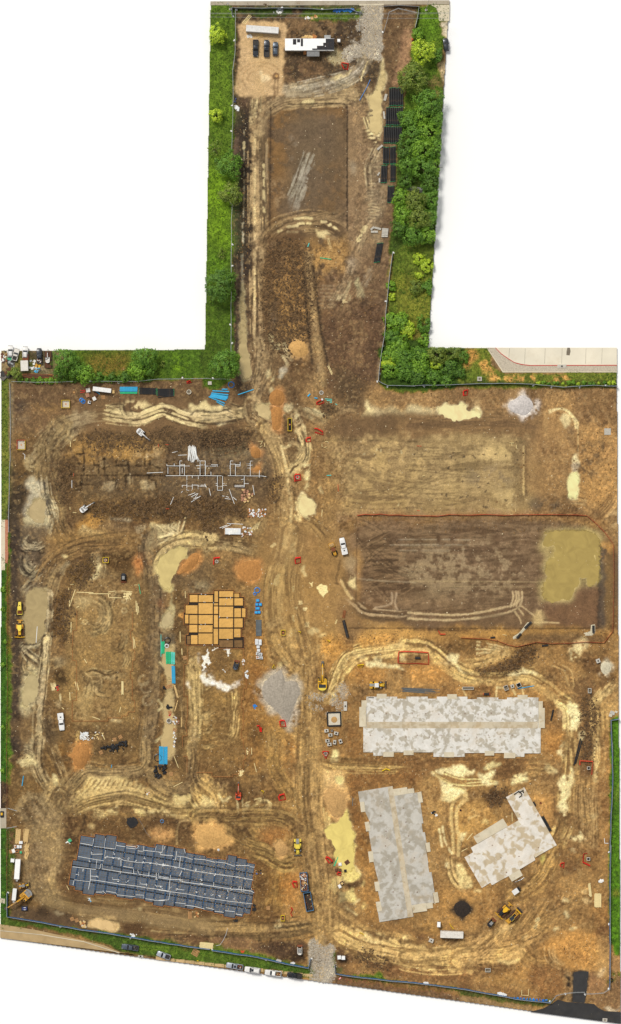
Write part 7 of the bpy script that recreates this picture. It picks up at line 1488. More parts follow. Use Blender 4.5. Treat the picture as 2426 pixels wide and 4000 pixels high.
# piles of loose material
def pile(t,pts,h,mat,label,name='sand_pile',cat='pile',lump=.12,flat=.0):
 P=spline(TP(t,pts),10,True);n=len(P);cx=sum(p[0] for p in P)/n;cy=sum(p[1] for p in P)/n
 base=gzmin(cx,cy,20);m=MB();K=9;rr=random.Random(len(label)+int(cx))
 bump=[(rr.uniform(-1,1),rr.uniform(-1,1),rr.uniform(.15,.4),rr.uniform(-1,1)) for _ in range(14)]
 m.v.append((0,0,h*(1+.1*rr.uniform(-1,1))))
 for k in range(1,K+1):
  f=k/K
  for p in P:
   q=f*(1 if k<K else 1+.06*rr.uniform(-1,1));dx,dy=(p[0]-cx)*q,(p[1]-cy)*q
   zz=1.1*h*(1-max(0,(f-flat)/(1-flat))**1.3)
   ux,uy=(p[0]-cx)*f/40,(p[1]-cy)*f/40
   zz+=sum(a*h*.5*math.exp(-((ux-x)**2+(uy-y)**2)/(s*s)) for x,y,s,a in bump)*(1-f)
   zz+=lump*h*rr.uniform(-1,1)*(1-f*.8)
   m.v.append((dx*S,-dy*S,zz if k<K else -.12))
 for i in range(n):m.f.append((0,1+(i+1)%n,1+i) if True else())
 for k in range(K-1):
  for i in range(n):
   a=1+k*n+i;b=1+k*n+(i+1)%n;m.f.append((a,b,b+n,a+n))
 ar=sum(P[i][0]*P[(i+1)%n][1]-P[(i+1)%n][0]*P[i][1] for i in range(n))
 if ar<0:m.f=[tuple(reversed(f)) for f in m.f]
 o=m.build(name,mat);o.location=(wx(cx),wy(cy),base);o.data.shade_smooth();return tag(o,label,cat)
for a in PILES:pile(*a[:6],lump=a[6],flat=a[7])
for t,q,l in(('d3',[860,590,870,600,800,670,765,715,725,725,720,710,770,675,830,600],'pale concrete strip between two black culvert stubs'),('d3',[1280,620,1310,615,1310,680,1290,700,1230,700,1225,680,1275,665],'pale concrete spill round the pipe at the pond corner')):
 pile(t,q,.12,'rubble',l,'concrete_spill','concrete',.3,.6)
# precast pieces, pits, manholes
def precast(t,x,y,deg,label,w=1.4,l=1.4,h=1.0,hole=.32,sq=False,dark=False,name='precast_block',group='precast concrete pieces'):
 p=T(t,x,y);o=thing(name,label,'concrete block',p[0],p[1],deg,group)
 if sq:
  m=MB();wl=.16
  for s in(-1,1):m.box((s*(l/2-wl/2),0,h/2),(wl,w,h)).box((0,s*(w/2-wl/2),h/2),(l-2*wl,wl,h))
  part(o,'wall_ring','precast',m);part(o,'floor','patch' if not dark else 'hole',BX((0,0,.08),(l-2*wl,w-2*wl,.12)))
 else:
  part(o,'block_body','darkwood' if dark else 'precast',BX((0,0,h/2),(l,w,h)),.03);part(o,'collar','precast',MB().ring((0,0),hole+.12,hole,h-.02,h+.06,16));part(o,'opening','hole' if hole<.35 else 'patch',MB().lathe([(hole,0),(hole,.012)],(0,0,h),16))
 return o
for i,(x,y,d,l) in enumerate(((866,645,8,'precast block at the upper left of the group below the washout pit'),(935,663,-12,'precast block at the right of the upper row below washout pit'),(893,675,5,'precast block in the middle of the group below washout pit'),(873,716,6,'precast block at the left of the lower rows below washout pit'),(924,726,85,'upright precast block second from right below washout pit'),(966,720,110,'tilted precast block furthest right below washout pit'),(887,742,5,'lowest precast block of the group below washout pit'))):
 precast('e2',x,y,d,l,hole=.34 if i%2 else .3,w=1.1,l=1.5)
precast('e2',905,645,0,'small dark block between the pale precast blocks',.9,.9,.6,.25,dark=True);precast('e2',1000,470,90,'tall pale precast slab with a black hole beside the gravel',1.2,3.3,.6,.3)
precast('e3',675,340,20,'open square precast box left of three above the slab',1.7,1.5,1.0,sq=True);precast('e3',720,328,18,'small precast block with round hole, middle of three',1.2,1.2,.9,.28);precast('e3',765,320,25,'open square precast box right of three above the slab',1.5,1.6,1.0,sq=True,dark=True);precast('e3',405,343,0,'long open precast trough above the long slab',1.0,3.9,.7,sq=True);precast('e3',1330,148,20,'tilted precast block beside the crusty concrete spill',1.4,1.4,.9,.28);precast('e3',1270,360,0,'open square precast inlet on dark soil by the east road',1.7,1.2,.9,sq=True)
precast('b3',1398,612,0,'plain pale concrete plate at the northeast edge',2.3,2.3,.25,.05);precast('b3',487,237,0,'precast block with brown lid on the lawn beyond the fence',1.5,1.6,.5,.45);precast('g3',143,680,-22,'tilted precast block with black hole near the container',1.4,1.6,.7,.25);precast('g3',1261,100,0,'open square precast inlet inside red mesh, lower east',1.1,1.2,.8,sq=True,dark=True);precast('f3',1263,182,0,'open square precast inlet inside orange mesh, upper east',1.1,1.1,.8,sq=True,dark=True)
precast('h3',240,456,0,'two-cell precast inlet near the south fence',1.3,1.9,.7,sq=True);precast('b1',1490,268,0,'white square plate at the north fence corner',1.1,1.0,.3,.05);precast('b2',37,267,0,'white square box below the corner tree',1.2,1.2,.5,.05)
precast('h1',272,247,-4,'grey drain inlet set in the pavement by the verge',.7,1.8,.12,.3);precast('h3',1342,926,-5,'square brown drain plate in the asphalt',1.2,1.7,.1,.35);precast('b3',1073,147,0,'tan drain inlet in the kerb of the concrete lot',1.2,3.2,.22,.3)
for i,(x,y,w,l,d) in enumerate(((1075,603,.7,2.2,-5),(1074,612,.6,2.2,0),(1073,622,.6,2.2,0),(1072,633,.6,2.2,2),(1071,645,.6,2.2,0))):precast('a2',x,y,d,'pale concrete beam in the right-hand stack south of the pipes',w,l,.5,.05,name='concrete_beam',group='right stack of concrete beams')
for x,y,d,l in((998,598,40,'tilted'),(1030,598,-15,'upper'),(1010,618,0,'lower')):precast('a2',x,y,d,l+' pale concrete beam of the left-hand group south of the pipes',.7,1.6 if l=='tilted' else 2.4,.5,.05,name='concrete_beam')
for t,x,y,d,w,l,s in(('a1',1076,580,75,.9,2.4,'bent pale concrete piece by the northernmost pipe stack'),('a1',1068,686,97,.6,2.6,'narrow pale concrete piece left of the second pipe stack'),('a2',1043,116,40,.7,2.4,'tilted pale concrete piece left of the fourth pipe row'),('a2',1035,274,55,.6,1.3,'small pale concrete piece left of the fifth pipe row'),('a2',1040,312,90,.5,1.5,'tan timber-coloured block below the fifth pipe row')):precast(t,x,y,d,s,w,l,.4,.05,name='concrete_piece')
def manhole(t,x,y,label,r=.8,h=.5,mat='precast',inner='hole'):
 p=T(t,x,y);o=thing('manhole',label,'manhole',p[0],p[1],0,'manhole rings');part(o,'ring',mat,MB().ring((0,0),r,r*.72,-.1,h,20));part(o,'shaft',inner,MB().lathe([(r*.73,0),(r*.73,.02)],(0,0,h*.3),18))
for a in(('b1',1345,330,'pale round manhole right of the dark pipe stacks',.85,.6,'cement','patch'),('b2',830,335,'round manhole with tan lid south of the berm',.75,.2,'precast','patch'),('e1',1203,575,'round concrete manhole ring standing in the ditch water',.9,.7,'precast','patch'),('d1',750,160,'red-lidded manhole inside a yellow frame',.5,.3,'cement','red_paint'),('d2',85,170,'round manhole beside a curl of red mesh',.6,.3,'precast','patch'),('e2',552,592,'brown manhole inside red mesh at the gravel pile',.6,.2,'form','patch'),('f2',860,82,'round manhole inside red mesh below precast blocks',.75,.3,'precast','patch'),('c2',660,298,'round manhole inside red mesh beside the haul road',.65,.2,'precast','red_paint'),('f3',922,432,'small rusty manhole east of the angled slab',.42,.15,'rust','rust'),('f3',352,483,'small square rusty pit cover on bare clay',.4,.1,'rust','hole'),('a1',428,453,'sand-coloured round pit lid on the sand pad',.5,.1,'sand_tan','sand_pale'),('b3',1197,30,'black round drain on the concrete lot',.35,.02,'blacksteel','hole'),('b1',527,332,'small rusty ring near the north fence',.5,.1,'rust','sand_tan')):manhole(*a)
def pit(t,x0,y0,x1,y1,label,rim,floor,posts=True):
 c=W(t,(x0+x1)/2,(y0+y1)/2);p=T(t,(x0+x1)/2,(y0+y1)/2);k=TILE[t][2]*S;L,Wd=(x1-x0)*k,(y1-y0)*k
 o=thing('guarded_pit',label,'pit',p[0],p[1],0);part(o,'floor_plate',floor,BX((0,0,.06),(L*.86,Wd*.86,.12)));part(o,'centre_mark','dorange_',MB().lathe([(.28,0),(.28,.03)],(0,0,.125),10)) if 'dorange_' in PAL else None
 mats=rim if isinstance(rim,tuple) else(rim,)*4
 for i,(cx,cy,dx,dy) in enumerate(((0,Wd/2,L,.12),(L/2,0,.12,Wd),(0,-Wd/2,L,.12),(-L/2,0,.12,Wd))):part(o,'guard_rail',mats[i],BX((cx,cy,1.0),(dx,dy,.12)).box((cx,cy,.55),(dx,dy,.1)))
 for sx in(-1,1):
  for sy in(-1,1):part(o,'post',mats[0],BX((sx*(L/2),sy*(Wd/2),.53),(.13,.13,1.14)))
PAL['dorange_']=dict(c=(200,130,80),rough=.9)
pit('b1',441,389,497,443,'yellow railed square pit left of the blue rings','yellow_tape','cement');pit('b1',123,673,180,741,'red and yellow railed square pit at the western edge',('red_paint','yellow_tape','yellow_tape','red_paint'),'cement');pit('b2',592,517,618,607,'long yellow railed trench by the sand mound','yellow_tape','hole');pit('d1',734,140,773,178,'thin yellow frame around a manhole on the mud','yellow_tape','darkwood');pit('g2',543,500,567,540,'small yellow railed pit near the dumpsters','yellow_tape','darkwood');pit('d2',543,658,572,694,'yellow railed hole beside the central haul road','yellow_tape','darkwood')
def mesh_fence(t,pts,label,mat='red_mesh',h=1.0,flare=.35,closed=False,name='safety_fence',group=None,step=2.6):
 P=TP(t,pts);
 if closed:P=P+[P[0]]
 c=P[0];o=thing(name,label,'fence',c[0],c[1],0,group);ox,oy,oz=o.location
 dense=[]
 for a,b in zip(P[:-1],P[1:]):
  n=max(1,int(math.hypot(b[0]-a[0],b[1]-a[1])*S/step))
  for k in range(n):dense.append((a[0]+(b[0]-a[0])*k/n,a[1]+(b[1]-a[1])*k/n))
 dense.append(P[-1])
 pm=_pm.setdefault('mpost',BX((0,0,.6),(.06,.06,1.3)).mesh('post','timber'))
 up,lo=[],[]
 for i,p in enumerate(dense):
  q=mk('post',pm,o);z=gz(*p);q.location=(wx(p[0])-ox,wy(p[1])-oy,z-oz)
  a=dense[max(0,i-1)];b=dense[min(len(dense)-1,i+1)];dx,dy=b[0]-a[0],b[1]-a[1];L=math.hypot(dx,dy) or 1;nx,ny=dy/L,dx/L
  fl=flare*(.6+.8*random.random());hh=h*(.75+.35*random.random())
  up.append((wx(p[0])-ox,wy(p[1])-oy,z-oz+hh));lo.append((wx(p[0])-ox+nx*fl,wy(p[1])-oy+ny*fl,z-oz+.05))
 m=MB()
 for i in range(len(up)-1):m.poly([lo[i],lo[i+1],up[i+1],up[i]])
 me=m.build('mesh_panel',mat,o);sd_=me.modifiers.new('thick','SOLIDIFY');sd_.thickness=.04
 return o
OR='orange_mesh'
mesh_fence('c2',[1085,573,1140,564,1200,568,1250,562,1310,570,1380,568,1440,574,1494,573],'western stretch of the long orange fence between the two pads',OR,flare=.1)
mesh_fence('c3',[0,573,190,577,270,566,420,570,530,565,660,571,780,567,1000,566,1180,568,1250,573,1310,625,1380,695,1438,776],'long orange fence above and around the pond corner',OR,flare=.1)
mesh_fence('d3',[1438,45,1442,240,1440,420,1434,665,1372,748,1240,740,1130,750,990,753,890,742,820,760,755,776,690,762,620,735,530,720,430,715,352,711],'orange fence down the east side and back below the wet pad',OR,flare=.1)
for t,q,l,cl in(('c2',[724,25,750,18,752,42,726,45],'small red mesh ring at the head of the curved tracks',1),('b2',[778,592,800,595,835,615,840,632,822,625,785,612],'crumpled red mesh with yellow tape north of the upper pad',0),('c2',[643,284,678,280,680,315,645,322],'red mesh square around a manhole beside the haul road',1),('d2',[645,150,678,145,680,175,648,182],'red mesh square south of the roller and truck',1),('e2',[537,575,565,575,572,612,540,612],'red mesh around a manhole at the gravel pile foot',1),('f2',[838,68,880,65,862,108],'red mesh triangle round the manhole below precast blocks',1),('f2',[530,380,562,370,570,402,535,408],'red and yellow mesh ring in the muddy middle',1),('g2',[625,265,650,266,655,300,640,300],'red mesh wedge left of the full dumpster',1),('f3',[1205,160,1203,133,1290,138,1280,230],'orange mesh hook around the upper east inlet',0),('g3',[1255,58,1225,60,1218,125,1272,152],'red mesh hook around the lower east inlet',0),('g3',[1063,135,1085,128,1080,160,1068,150],'small red mesh bundle west of the lower east inlet',1),('e3',[-5,86,118,92,122,168,40,162,-40,166,-90,160,-86,86],'orange mesh rectangle round the pit with a black pipe',1),('a1',[815,376,852,382,846,412,830,408],'red mesh tangle beside the puddle in the neck',1),('g2',[610,445,620,460,608,485,620,510],'thin red mesh strip right of the yellow railed pit',0),('d2',[66,192,68,148,108,146],'red and yellow barrier corner north of the sand pad',0),('e2',[372,615,385,610,390,650,406,655,405,620],'crumpled red mesh east of the plaster spills',0),('b2',[795,408,835,385,845,402,810,418],'bright red mesh heap beside pale green pipes',1),('b3',[375,325,400,318,395,350,378,352],'red mesh tangle at the northeast lawn edge',1),('d3',[190,664,205,690,244,690],'short crumpled orange mesh below the wet pad',0),('g2',[860,90,880,95,905,120,890,125],'red mesh and sheet beside the green-tinted puddle',1),('b1',[1330,262,1355,250,1360,258,1340,265],'small red sheet at the northern fence',1),('g2',[945,198,968,200,966,214,948,210],'red cover lying below pallets in the puddle',1)):
 mesh_fence(t,q,l,'red_mesh' if 'orange' not in l else OR,.8,.35 if not cl else .4,bool(cl),step=1.8)
for t,q,l in(('d2',[665,668,682,674,676,680],'bit of yellow barrier beside the pale silt'),('d2',[870,730,890,740,880,742],'yellow barrier scrap on the golden spoil'),('e2',[482,200,492,178,502,198,484,202],'yellow folding barrier above the gravel pile'),('e2',[1085,182,1130,176,1115,192,1088,190],'yellow barrier lying by the curving road'),('f2',[402,345,420,350,412,362],'yellow barrier beside the orange mini excavator'),('f2',[1262,205,1290,190,1318,200],'yellow barrier north of the tall slab'),('g2',[1100,625,1120,632,1130,645],'yellow barrier standing in a silt hollow'),('g3',[270,560,280,575,300,600],'yellow barrier beside the southeast container'),('h1',[672,278,686,282],'small orange barrier piece on the southern kerb')):
 mesh_fence(t,q,l,'yellow_tape',.7,.2,False,'barrier',step=1.2)
p=T('e2',921,563);o=thing('washout_pit','square washout pit with black liner and pale crust','pit',p[0],p[1],2);part(o,'crust','cement',BX((0,0,.1),(4.1,4.1,.2)))
for s in(-1,1):part(o,'berm','plastic_black',BX((s*2.35,0,.22),(.5,5.1,.44),top=.9));part(o,'berm','plastic_black',BX((0,s*2.35,.22),(4.2,.5,.44)))
part(o,'residue','sand_tan',MB().lathe([(1.1,.2),(.8,.32),(.2,.4)],(0,-.2,0),14));part(o,'timber_edge','timber',BX((2.72,0,.2),(.16,5.2,.3)))
# stores: timber, pallets, coils, parcels
def lumber(t,x,y,deg,L,n,layers,label,mat='timber',w=.22,messy=0.0):
 p=T(t,x,y);o=thing('lumber_stack',label,'timber',p[0],p[1],deg,'timber stacks')
 for l in range(layers):
  for i in range(n):q=part(o,'plank',mat,BX((0,0,0),(L*ru(.88,1.05),w*.92,.09)));q.location=(ru(-.15,.15)*(1+4*messy),(i-(n-1)/2)*w,.14+l*.1+random.random()*.01);q.rotation_euler=(0,0,ru(-1,1)*.25*messy)
 for s in(-.3,.3):part(o,'bearer','form',BX((s*L,0,.045),(.12,n*w,.08)))
lumber('f1',128,668,86,5.2,8,2,'left pale timber stack by the west gate',messy=.05);lumber('f1',185,662,84,4.6,8,2,'right timber stack by the west gate, planks splayed',messy=.3);lumber('f1',190,748,80,2.4,6,2,'short messy timber heap below the splayed stack',messy=.9);lumber('f1',190,795,78,2.6,6,2,'lowest messy timber heap by the west gate',messy=1.0)
lumber('g3',1328,395,90,4.8,11,2,'wide pale timber stack at the southeast fence','pale_timber');lumber('g3',1272,322,97,4.6,4,2,'narrow pale timber stack left of the wide one','pale_timber');lumber('h1',740,169,-5,4.7,9,3,'pale timber stack at the southern fence','pale_timber',.23);lumber('e1',872,340,90,4.6,3,2,'narrow plank stack on the raked pad','pale_timber',.25)
def pallet(t,x,y,deg,label,load=None,group='pallets',s=1.0):
 p=T(t,x,y);o=thing('pallet',label,'pallet',p[0],p[1],deg,group)
 for i in range(6):part(o,'slat','pallet_wood',BX((0,(i-2.5)*.22*s,.13),(1.25*s,.15*s,.03)))
 for i in(-1,0,1):part(o,'runner','pallet_wood',BX((i*.55*s,0,.06),(.1,1.3*s,.11)))
 if load:part(o,'load',load,BX((0,0,.45),(1.0*s,1.0*s,.6)),.05)
for a in(('f1',1180,215,5,'pallet at the left of two below the paired blue bundles'),('f1',1217,225,0,'pallet at the right of two below the paired blue bundles'),('f1',1131,247,4,'pallet at the end of the black fittings heap'),('e1',1190,335,15,'left pallet in the ditch beside black fittings'),('e1',1212,328,10,'right pallet in the ditch beside black fittings'),('e1',1209,515,20,'pallet with red bits standing in the ditch'),('e1',719,800,25,'pallet left of the black fittings heap'),('e1',816,708,5,'pale pallet above the black fittings heap'),('e1',856,690,30,'tilted pallet above the black fittings heap'),('e1',1316,127,15,'pallet beside the upper ditch planks'),('g2',452,450,0,'pallet right of the dark foundation'),('g1',1352,488,85,'left pallet below the dark foundation'),('g1',1352,515,85,'lower pallet below the dark foundation'),('g1',513,528,20,'rusty pallet at the southwest puddle, left'),('g1',546,538,25,'rusty pallet at the southwest puddle, right'),('c2',280,665,10,'pallet right of the white parcel stack'),('f1',80,775,15,'pallet at the foot of the west timber yard'),('e1',1243,640,70,'pallet among litter beside the ditch'),('g2',945,145,10,'pallet beside the green-tinted puddle'),('b1',735,368,2,'pallet with grey rails near the north fence'),('h2',482,478,40,'tilted pallet on the southern verge')):pallet(*a)
pallet('h1',663,220,60,'white slatted frame lying on the southern verge',s=1.9)
def parcel(t,x,y,deg,label,mat,w=1.3,l=1.3,h=.8,top=None,name='wrapped_parcel',cat='parcel',group=None):
 p=T(t,x,y);o=thing(name,label,cat,p[0],p[1],deg,group);part(o,'pallet_base','pallet_wood',BX((0,0,.07),(l,w,.14)));part(o,'wrap',mat,BX((0,0,.14+h/2),(l*.96,w*.96,h),top=.93,topx=.93),.08)
 part(o,'top_sheet',top or mat,BX((ru(-.1,.1),ru(-.1,.1),.155+h),(l*.6,w*.55,.03),.3))
WP='white wrapped parcel in the column below the grey pipes'
for i,(x,y) in enumerate(((370,732),(394,735),(370,752),(394,755),(380,777),(383,802))):parcel('d2',x,y,ru(-8,8),WP,'wrap',1.1,1.2,.8,group='white parcels in a column')
for i,(x,y) in enumerate(((376,97),(398,101),(402,127))):parcel('e2',x,y,ru(-8,8),WP,'wrap',1.1,1.2,.7,'greysteel',group='white parcels in a column')
parcel('e2',377,124,5,'peach-topped parcel at the foot of the white column','wrap',1.1,1.2,.6,'skin')
BP='blue wrapped bundle in the column above the grey pipes'
for x,y,w in((377,447,1.3),(370,475,1.1),(395,475,1.2),(376,503,1.6),(366,532,1.2),(387,531,1.1)):parcel('d2',x,y,ru(-10,10),BP,'blue_coil',1.1,w,.6,'blue_pipe',group='blue bundles in a column')
def coil(t,x,y,r,mat,label,n=4):
 p=T(t,x,y);o=thing('hose_coil',label,'coil',p[0],p[1],0,'coils of hose')
 for k in range(n):part(o,'loop',mat,MB().tube([((r-.06*k)*cos(a)+.06*sin(k*2),(r-.06*k)*sin(a)+.06*cos(k*3),.07+.05*k) for a in np.linspace(0,6.28,21)],.055,5))
for a in(('d2',373,374,1.0,'blue_coil','large blue coil above the blue bundles'),('d2',357,399,.6,'blue_coil','small blue coil left of the large one'),('b1',580,388,.75,'blue_coil','upper blue ring pair near the north fence'),('b1',592,398,.75,'blue_coil','lower blue ring pair near the north fence'),('b2',188,278,1.1,'blue_coil','loose blue coil under the corner tree'),('f1',1153,561,.65,'cable','thin blue ring above the dark foundation'),('d1',1193,732,1.1,'plastic_black','black coil beside the green pipes'),('e1',1187,42,.7,'wrap','black and white coil right of the green bundle'),('f1',1125,110,1.4,'plastic_black','thin black hose loop left of the paired bundles'),('f2',97,765,.35,'wrap','tiny white ring above the dark foundation')):coil(*a)
coil('h3',1400,552,.75,'rubber','black tyre lying beyond the southeast fence',4)
def heap(t,pts,label,mats,name,cat,s=(.3,.9),h=.4,group=None,kind='box'):
 P=TP(t,pts);cx=sum(p[0] for p in P)/len(P);cy=sum(p[1] for p in P)/len(P);solo=name in('cardboard_box','sack','drum','rock','pipe_fitting','traffic_cone');o=None if solo else thing(name,label,cat,cx,cy,0,group)
 for p in P:
  w,d=ru(*s),ru(*s);m=MB()
  if kind=='pipe':m.lathe([(d*.3,-w*.7),(d*.42,-w*.6),(d*.42,w*.6),(d*.3,w*.7)],seg=9,axis='x')
  else:m.box((0,0,0),(w,d,h*ru(.5,1)))
  q=part(o,name if solo else 'piece',random.choice(mats),m);zz=d*.42 if kind=='pipe' else h*.4
  if solo:put(q,*p);q.location.z+=zz;tag(q,label,cat,label)
  else:q.location=(wx(p[0])-o.location.x,wy(p[1])-o.location.y,zz)
  q.rotation_euler=(0,0,ru(0,3.14))
def scat(n,x0,y0,x1,y1):return[(ru(x0,x1),ru(y0,y1)) for _ in range(n)]
heap('e1',[(725+i*8+ru(-6,6),775-i*2.2+ru(-10,10)) for i in range(22)]+scat(10,780,750,900,795),'black pipe fitting in the long heap south of raked pad',['plastic_black','black_pipe'],'pipe_fitting','fitting',(.5,1.1),kind='pipe');heap('f1',scat(26,1100,165,1185,255),'black pipe fitting heaped below the paired blue bundles',['plastic_black','black_pipe'],'pipe_fitting','fitting',(.5,1.1),kind='pipe');heap('e1',scat(5,1178,460,1215,485),'black pipe fitting clustered in the flooded ditch',['plastic_black'],'pipe_fitting','fitting',(.6,1.0),kind='pipe');heap('e1',scat(3,1165,335,1180,345),'black pipe fitting beside the two ditch pallets',['plastic_black'],'pipe_fitting','fitting',(.6,.9),kind='pipe')
heap('e1',scat(60,572,655,630,712),'white scrap heap above the orange sand',['paper','wrap','paper'],'scrap_heap','heap',(.2,.7),.25);heap('e1',scat(14,625,690,760,715)+scat(8,640,650,745,690),'scattered white offcuts right of the white scrap heap',['paper','timber'],'scrap_heap','heap',(.12,.6),.08)
heap('c2',scat(28,245,385,340,475),'pinkish cardboard box scattered below the plumbing',['skin','timber','skin'],'cardboard_box','box',(.45,.9),.6);heap('c2',scat(55,310,525,435,585),'mixed heap of white and brown packaging',['paper','wrap','form','skin'],'packaging_heap','heap',(.25,.75),.4);heap('c2',scat(26,262,655,335,720),'packaging strewn right of the white parcel stack',['paper','skin','wrap'],'packaging_heap','heap',(.25,.7),.4)
parcel('c2',201,684,-1,'big white sheeted stack below the cardboard','wrap',2.4,6.0,.8,'paper','sheeted_stack','stack');parcel('f1',150,712,0,'white wrapped parcel between the timber stacks','wrap',1.1,1.3,.7);parcel('f1',97,772,20,'crumpled white sheet over a pallet by the west fence','paper',1.5,1.2,.5);parcel('f1',110,742,5,'left wrapped board stack in the timber yard','offwhite',1.3,.9,.6,'form');parcel('f1',130,742,0,'middle wrapped board stack in the timber yard','wrap',1.2,.9,.6);parcel('f1',148,742,0,'right wrapped board stack in the timber yard','wrap',1.1,.8,.6);parcel('f1',123,775,4,'cluttered crate in the timber yard','form',1.1,1.2,.5,'blacksteel');parcel('f1',149,782,0,'green box in the timber yard','green_tarp',.9,.8,.5)
for a in(('b1',628,318,10,'ring of white sacks left of the container','offwhite',1.6,1.6),('b1',624,354,20,'brown and white parcel below the sack ring','skin',1.5,1.4),('b1',672,378,30,'cluttered white parcel right of the small box','paper',1.4,1.3),('b1',684,350,40,'dark red parcel among the white ones','darkwood',1.2,1.0),('b1',642,372,15,'small dark parcel above the small box','darkwood',.9,.8),('b1',806,330,3,'square tan parcel right of the white container','timber',1.2,1.1),('b1',637,404,-12,'white box with dark emblem near blue rings','roofwhite',1.1,1.1)):parcel(a[0],a[1],a[2],a[3],a[4],a[5],a[6],a[7],.7,'blacksteel' if 'emblem' in a[4] else None)
for q in((572,322,608,318),(572,336,608,328)):pipe('b1',*q,.14,'red_paint','red-tipped dark bar left of the sack ring',name='steel_bar',group='red-tipped bars',cat='bar',hollow=False)
pipe('b1',678,322,710,346,.14,'blue_pipe','short blue pipe leaning at the white container')
def booth(t,x,y,deg,label,mat='white',w=1.2,l=1.2,h=2.2,name='portable_toilet',roof='roofwhite'):
 p=T(t,x,y);o=thing(name,label,'cabin',p[0],p[1],deg);part(o,'shell',mat,BX((0,0,h/2+.1),(l,w,h)),.04);part(o,'roof',roof,BX((0,0,h+.14),(l*1.06,w*1.06,.12),top=.8,topx=.8));part(o,'door','greysteel',BX((l/2+.02,0,h/2+.05),(.04,w*.7,h*.85)));part(o,'skid','steel',BX((0,0,.05),(l*1.1,w*.9,.1)))
booth('g2',957,797,4,'left of two white toilets by the south gate');booth('g2',986,800,0,'right of two white toilets by the south gate');booth('P',51,3359,85,'white toilet with a blue dot beside the box trailer');booth('a1',798,246,0,'small white toilet right of the site office',w=.95,l=1.0);booth('g3',196,563,88,'white tank-like toilet above the southeast container',l=1.7,w=1.1);booth('b2',836,384,0,'tiny white cooler beside the red mesh heap',w=.6,l=.6,h=.8,name='water_cooler')
p=T('P',96,3548);o=thing('generator','blue generator in a dark steel tray at the southwest corner','generator',p[0],p[1],0);part(o,'tray','blacksteel',BX((0,0,.12),(2.35,1.85,.24)));part(o,'engine_case','navy',BX((.1,0,.75),(1.75,1.05,1.0)),.05)
for s in(-1,1):part(o,'vent_panel','white',BX((.15,s*.38,1.27),(.7,.2,.03)))
p=T('g3',745,328);o=thing('cargo_trailer','small white topped trailer with black hitch north of the bulldozers','trailer',p[0],p[1],35);part(o,'box_body','white',BX((-.2,0,1.0),(2.2,1.7,1.3)),.05);part(o,'chassis','blacksteel',BX((.2,0,.4),(3.0,1.5,.2)));part(o,'hitch','blacksteel',MB().tube([(1.2,-.5,.5),(2.1,0,.5),(1.2,.5,.5)],.08));part(o,'motor','plastic_black',BX((1.25,0,.8),(.6,1.1,.6)))
for s in(-1,1):wheel(o,-.2,s*.9,.34,.2)
def dumpster(x,y,deg,label,full):
 p=T('g2',x,y);o=thing('dumpster',label,'dumpster',p[0],p[1],deg,'dumpsters');L,Wd,H=6.6,2.6,1.7
 part(o,'floor','steel',BX((0,0,.15),(L-.2,Wd-.2,.12)))
 for s in(-1,1):
  sw=part(o,'side_wall','dumpster',BX((0,s*(Wd/2-.06),H/2+.1),(L,.12,H)))
  for k in range(7):BX((-L/2+.5+k*.93,s*(Wd/2+.04),H/2+.1),(.12,.1,H-.1)).build('rib','dumpster',sw)
 part(o,'end_wall','dumpster',BX((-L/2+.06,0,H/2+.1),(.12,Wd-.24,H)));part(o,'door','dumpster',BX((L/2-.06,0,H/2+.1),(.12,Wd-.24,H)))
 if full:
  part(o,'fill','darkwood',BX((0,0,.75),(L-.3,Wd-.3,1.1)))
  for k in range(70):q=part(o,'waste',random.choice(['form','timber','paper','rust','skin','debris','wrap','blacksteel']),BX((0,0,0),(ru(.3,1.5),ru(.1,.6),.1)));q.location=(ru(-2.8,2.8),ru(-.9,.9),1.35+ru(0,.4));q.rotation_euler=(ru(-.3,.3),ru(-.3,.3),ru(0,3))
 else:
  part(o,'soil','track',BX((0,0,.3),(L-.3,Wd-.3,.25)))
  for k in range(24):q=part(o,'waste',random.choice(['darkwood','rust','timber','steel']),BX((0,0,0),(ru(.2,.8),ru(.1,.4),.12)));q.location=(ru(-2.6,2.6),ru(-.9,.9),.48);q.rotation_euler=(0,0,ru(0,3))
dumpster(706,262,94,'blue dumpster heaped with timber waste',True);dumpster(738,402,100,'blue dumpster with only soil on its floor',False)
for (a,b,c,d) in((918,152,935,112),(922,150,942,100),(926,148,948,86)):plank('g2',a,b,c,d,'green plank in the slanted sheaf at the puddle',.25,.08,'green_pipe','green_plank','green planks at the puddle')
for a in(('g2',963,138,5,'black-framed white box at the green-tinted puddle','paper',1.2,1.2),('g2',935,178,5,'left dark crate below the black-framed box','darkwood',1.1,1.0),('g2',962,180,0,'right dark crate below the black-framed box','darkwood',1.1,1.0),('g2',1000,185,8,'black box alone in the puddle','plastic_black',1.0,1.0),('g2',977,272,25,'tan-topped black crate at the puddle edge','blacksteel',1.3,1.2),('g2',960,295,30,'crumpled white sack at the puddle edge','paper',1.4,1.1)):parcel(a[0],a[1],a[2],a[3],a[4],a[5],a[6],a[7],.5,'timber' if 'tan' in a[4] else None)
parcel('g2',1013,125,35,'flat dark board floating in the puddle','darkwood',1.5,1.7,.08);parcel('f1',497,697,35,'green sheeted box left of the dark foundation','green_tarp',1.3,1.3,.5);heap('f1',scat(8,470,700,500,722),'white rags beside the green sheeted box',['paper'],'rag_heap','heap',(.2,.6),.1)
